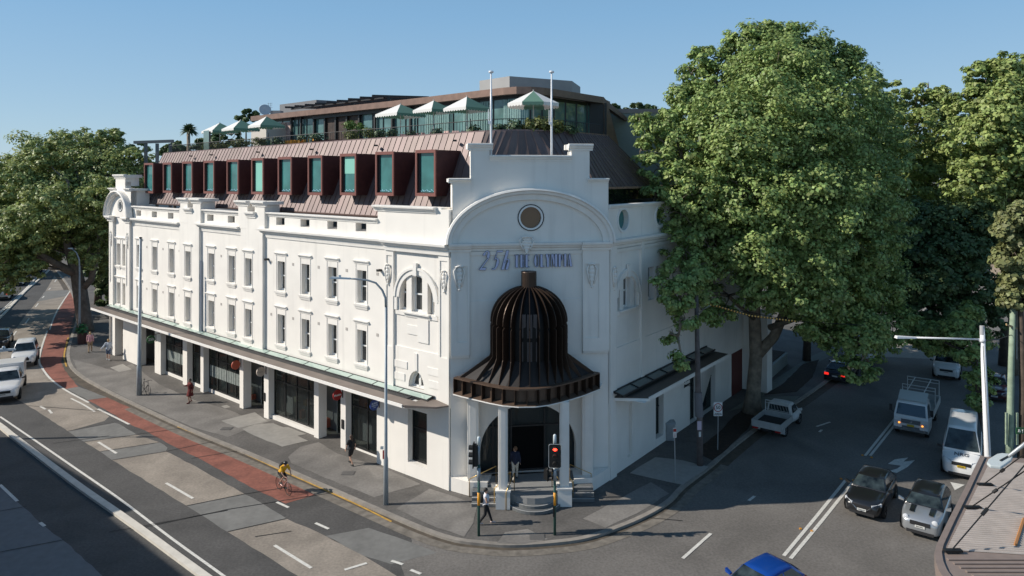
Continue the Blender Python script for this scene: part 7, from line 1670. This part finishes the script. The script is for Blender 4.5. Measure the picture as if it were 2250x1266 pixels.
# planting along the terrace edge
PLG=mat('terrace_leaf',(.13,.15,.04),.6,island=.35,trans=.25); PLD=mat('terrace_leaf_dark',(.05,.09,.035),.6,island=.35)
def plant(label,u,v,Y,w,h,m,n=420,size=.16,name='terrace_plant',seed=1):
    c=PY(u,v,Y); t=thing(name,label,'plant',(c.x,c.y,18.75)); W_=w*Y/F; H__=h*Y/F
    V,k=leaves([(c.x,c.y,c.z,W_,.5,H__)],n,size,seed,per=12,core=.5); leafmesh('foliage',V,k,m,t); q=MB(); q.tube([(c.x,c.y,18.7),(c.x,c.y,c.z)],.03,5); q.build('stem',BARKD,t)
PD=[(430,322,14,4,66,PLD,'dark low planting at the far left end of the terrace'),(480,321,24,4,64,PLG,'olive low shrubs below the leftmost umbrella'),(530,316,26,7,61.5,PLG,'tall olive grass clump before the beige wall'),(575,312,20,7,60,PLG,'yellow green shrub under the third small umbrella'),(610,311,16,6,58.5,PLD,'dark cactus like plant before the pink wall'),
 (775,297,20,8,52,PLG,'tall feathery shrub left of the bar posts'),(812,294,16,9,51,PLG,'olive shrub beside the railing before the bar'),(770,276,12,7,55,mat('bright_frond',(.12,.2,.04),.6,island=.3,trans=.2),'bright green palm like plant in front of the bar'),(790,280,9,6,55,mat('bright_frond',(0,0,0)),'second bright green frond plant beside the bar'),
 (835,295,8,6,49,PLD,'small cactus cluster left of the first big umbrella pole'),(860,295,10,6,48.5,PLD,'grey green prickly cactus by the railing'),(905,296,8,5,47,PLD,'low dark plant below the gap of the first two umbrellas'),(960,293,8,5,45.5,PLD,'low dark plant below the middle umbrella'),(1040,286,10,5,43,PLD,'dark planting beside the left flagpole'),(1098,283,14,4,42.3,PLD,'dark cactus group in front of the wooden screen'),(1133,277,12,9,42,PLD,'large prickly pear in front of the wooden screen'),
 (1163,276,9,11,42,PLG,'light green shrub left of the square umbrella pole'),(1188,271,12,14,42,PLG,'tallest light green shrub under the square umbrella'),(1208,274,9,11,42.2,PLG,'light green shrub left of the right flagpole'),(1226,277,8,10,42.3,PLG,'light green shrub right of the right flagpole'),(1250,285,20,3,43,PLD,'low ground planting at the right end of the terrace'),(690,302,40,3,55,PLD,'long low planting strip before the yellow chairs')]
for i,(u,v,w,h,Y,m,lab) in enumerate(PD): plant(lab,u,v,Y,w*.75,h*1.15,m,n=int(120+w*h*1.6),seed=200+i,size=.17)
# furniture
def chair(label,u,v,Y,m,grp,rz=0):
    c=PY(u,v,Y); c.z=18.75; t=thing('terrace_chair',label,'chair',tuple(c),rz,grp)
    q=MB(); q.box(-.24,.24,-.24,.24,.42,.5); q.build('seat',m,t,local=True); q=MB(); q.box(-.24,.24,.2,.26,.5,.95); q.build('backrest',m,t,local=True)
    for a in (-.21,.21):
        for b_ in (-.21,.21): q=MB(); q.box(a-.02,a+.02,b_-.02,b_+.02,0,.42); q.build('leg',DARK,t,local=True)
YC=mat('yellow_chair',(.50,.24,.02),.6); PK=mat('pink_cushion',(.62,.42,.38),.8); RD=mat('dark_red_furniture',(.09,.02,.015),.6)
ds=lambda u,o: PL.ms(*[PL.sz(u,300,-6.5)[0]],0,-6.5)
for k in range(9): u=628+k*9.5; Y=ds(u,0).y; chair('yellow chair among the row of yellow chairs near the terrazzo wall',u,300,Y+.6*(k%2),YC,'yellow chairs in a row near the terrazzo wall',.3*k)
for k in range(10): u=885+k*17; Y=ds(u,0).y if u<985 else 47.0-.1*k; chair('pink cushioned chair behind the railing under the big umbrellas',u,285,Y,PK,'pink cushioned chairs under the big umbrellas',.4*k)
def table(label,u,Y,m,w=.5):
    c=PY(u,285,Y); c.z=18.75; t=thing('terrace_table',label,'table',tuple(c)); q=MB(); q.box(-w,w,-w,w,.70,.76); q.build('tabletop',m,t,local=True); q=MB(); q.box(-.05,.05,-.05,.05,0,.7); q.build('leg',DARK,t,local=True)
for u,lab in ((700,'dark red table right of the yellow chairs'),(722,'second dark red table before the bar'),(740,'third dark red table nearest the bar')): table(lab,u,ds(u,0).y,RD,.55)
table('long pale table behind the prickly pear under the square umbrella',1120,46,PK,1.4)
q=MB(); a=PY(1094,285,44.3); b=PY(1160,285,44.3); 
for k in range(22): x=a.x+(b.x-a.x)*k/22; q.box(x,x+.07,44.3,44.36,18.75,19.9)
tag(q.build('wooden_screen',mat('screen_timber',(.13,.07,.045),.7)),'low slatted brown timber screen behind the prickly pear on the terrace','screen')
for u,lab in ((590,'green cylinder heater left on the terrace'),(1034,'green cylinder stand left of the left flagpole')):
    p=PY(u,283,60 if u<700 else 45); t=thing('patio_heater',lab,'heater',(p.x,p.y,18.75)); q=MB(); q.lathe([(.001,0),(.2,0),(.2,1.0),(.001,1.02)],(p.x,p.y,18.75),12); q.build('body',mat('heater_green',(.02,.08,.05),.5),t); q=MB(); q.tube([(p.x,p.y,19.7),(p.x,p.y,20.4)],.03,5); q.build('stem',DARK,t)
p=PY(450,290,67); 
for u,lab in ((452,'clear glass wind screen post at the far left end of the terrace'),): 
    t=thing('glass_screen',lab,'glass screen',(p.x,p.y,18.75)); q=MB(); a=PY(447,300,67);b=PY(459,300,66); q.hexa([Vector((a.x,a.y,18.75)),Vector((b.x,b.y,18.75)),Vector((b.x,b.y+.03,18.75)),Vector((a.x,a.y+.03,18.75)),Vector((a.x,a.y,21.0)),Vector((b.x,b.y,21.0)),Vector((b.x,b.y+.03,21)),Vector((a.x,a.y+.03,21))]); q.build('pane',mat('screen_glass',(.15,.22,.21),.1),t); q=MB(); q.box(b.x,b.x+.12,b.y,b.y+.12,18.75,20.9); q.build('post',DARK,t)
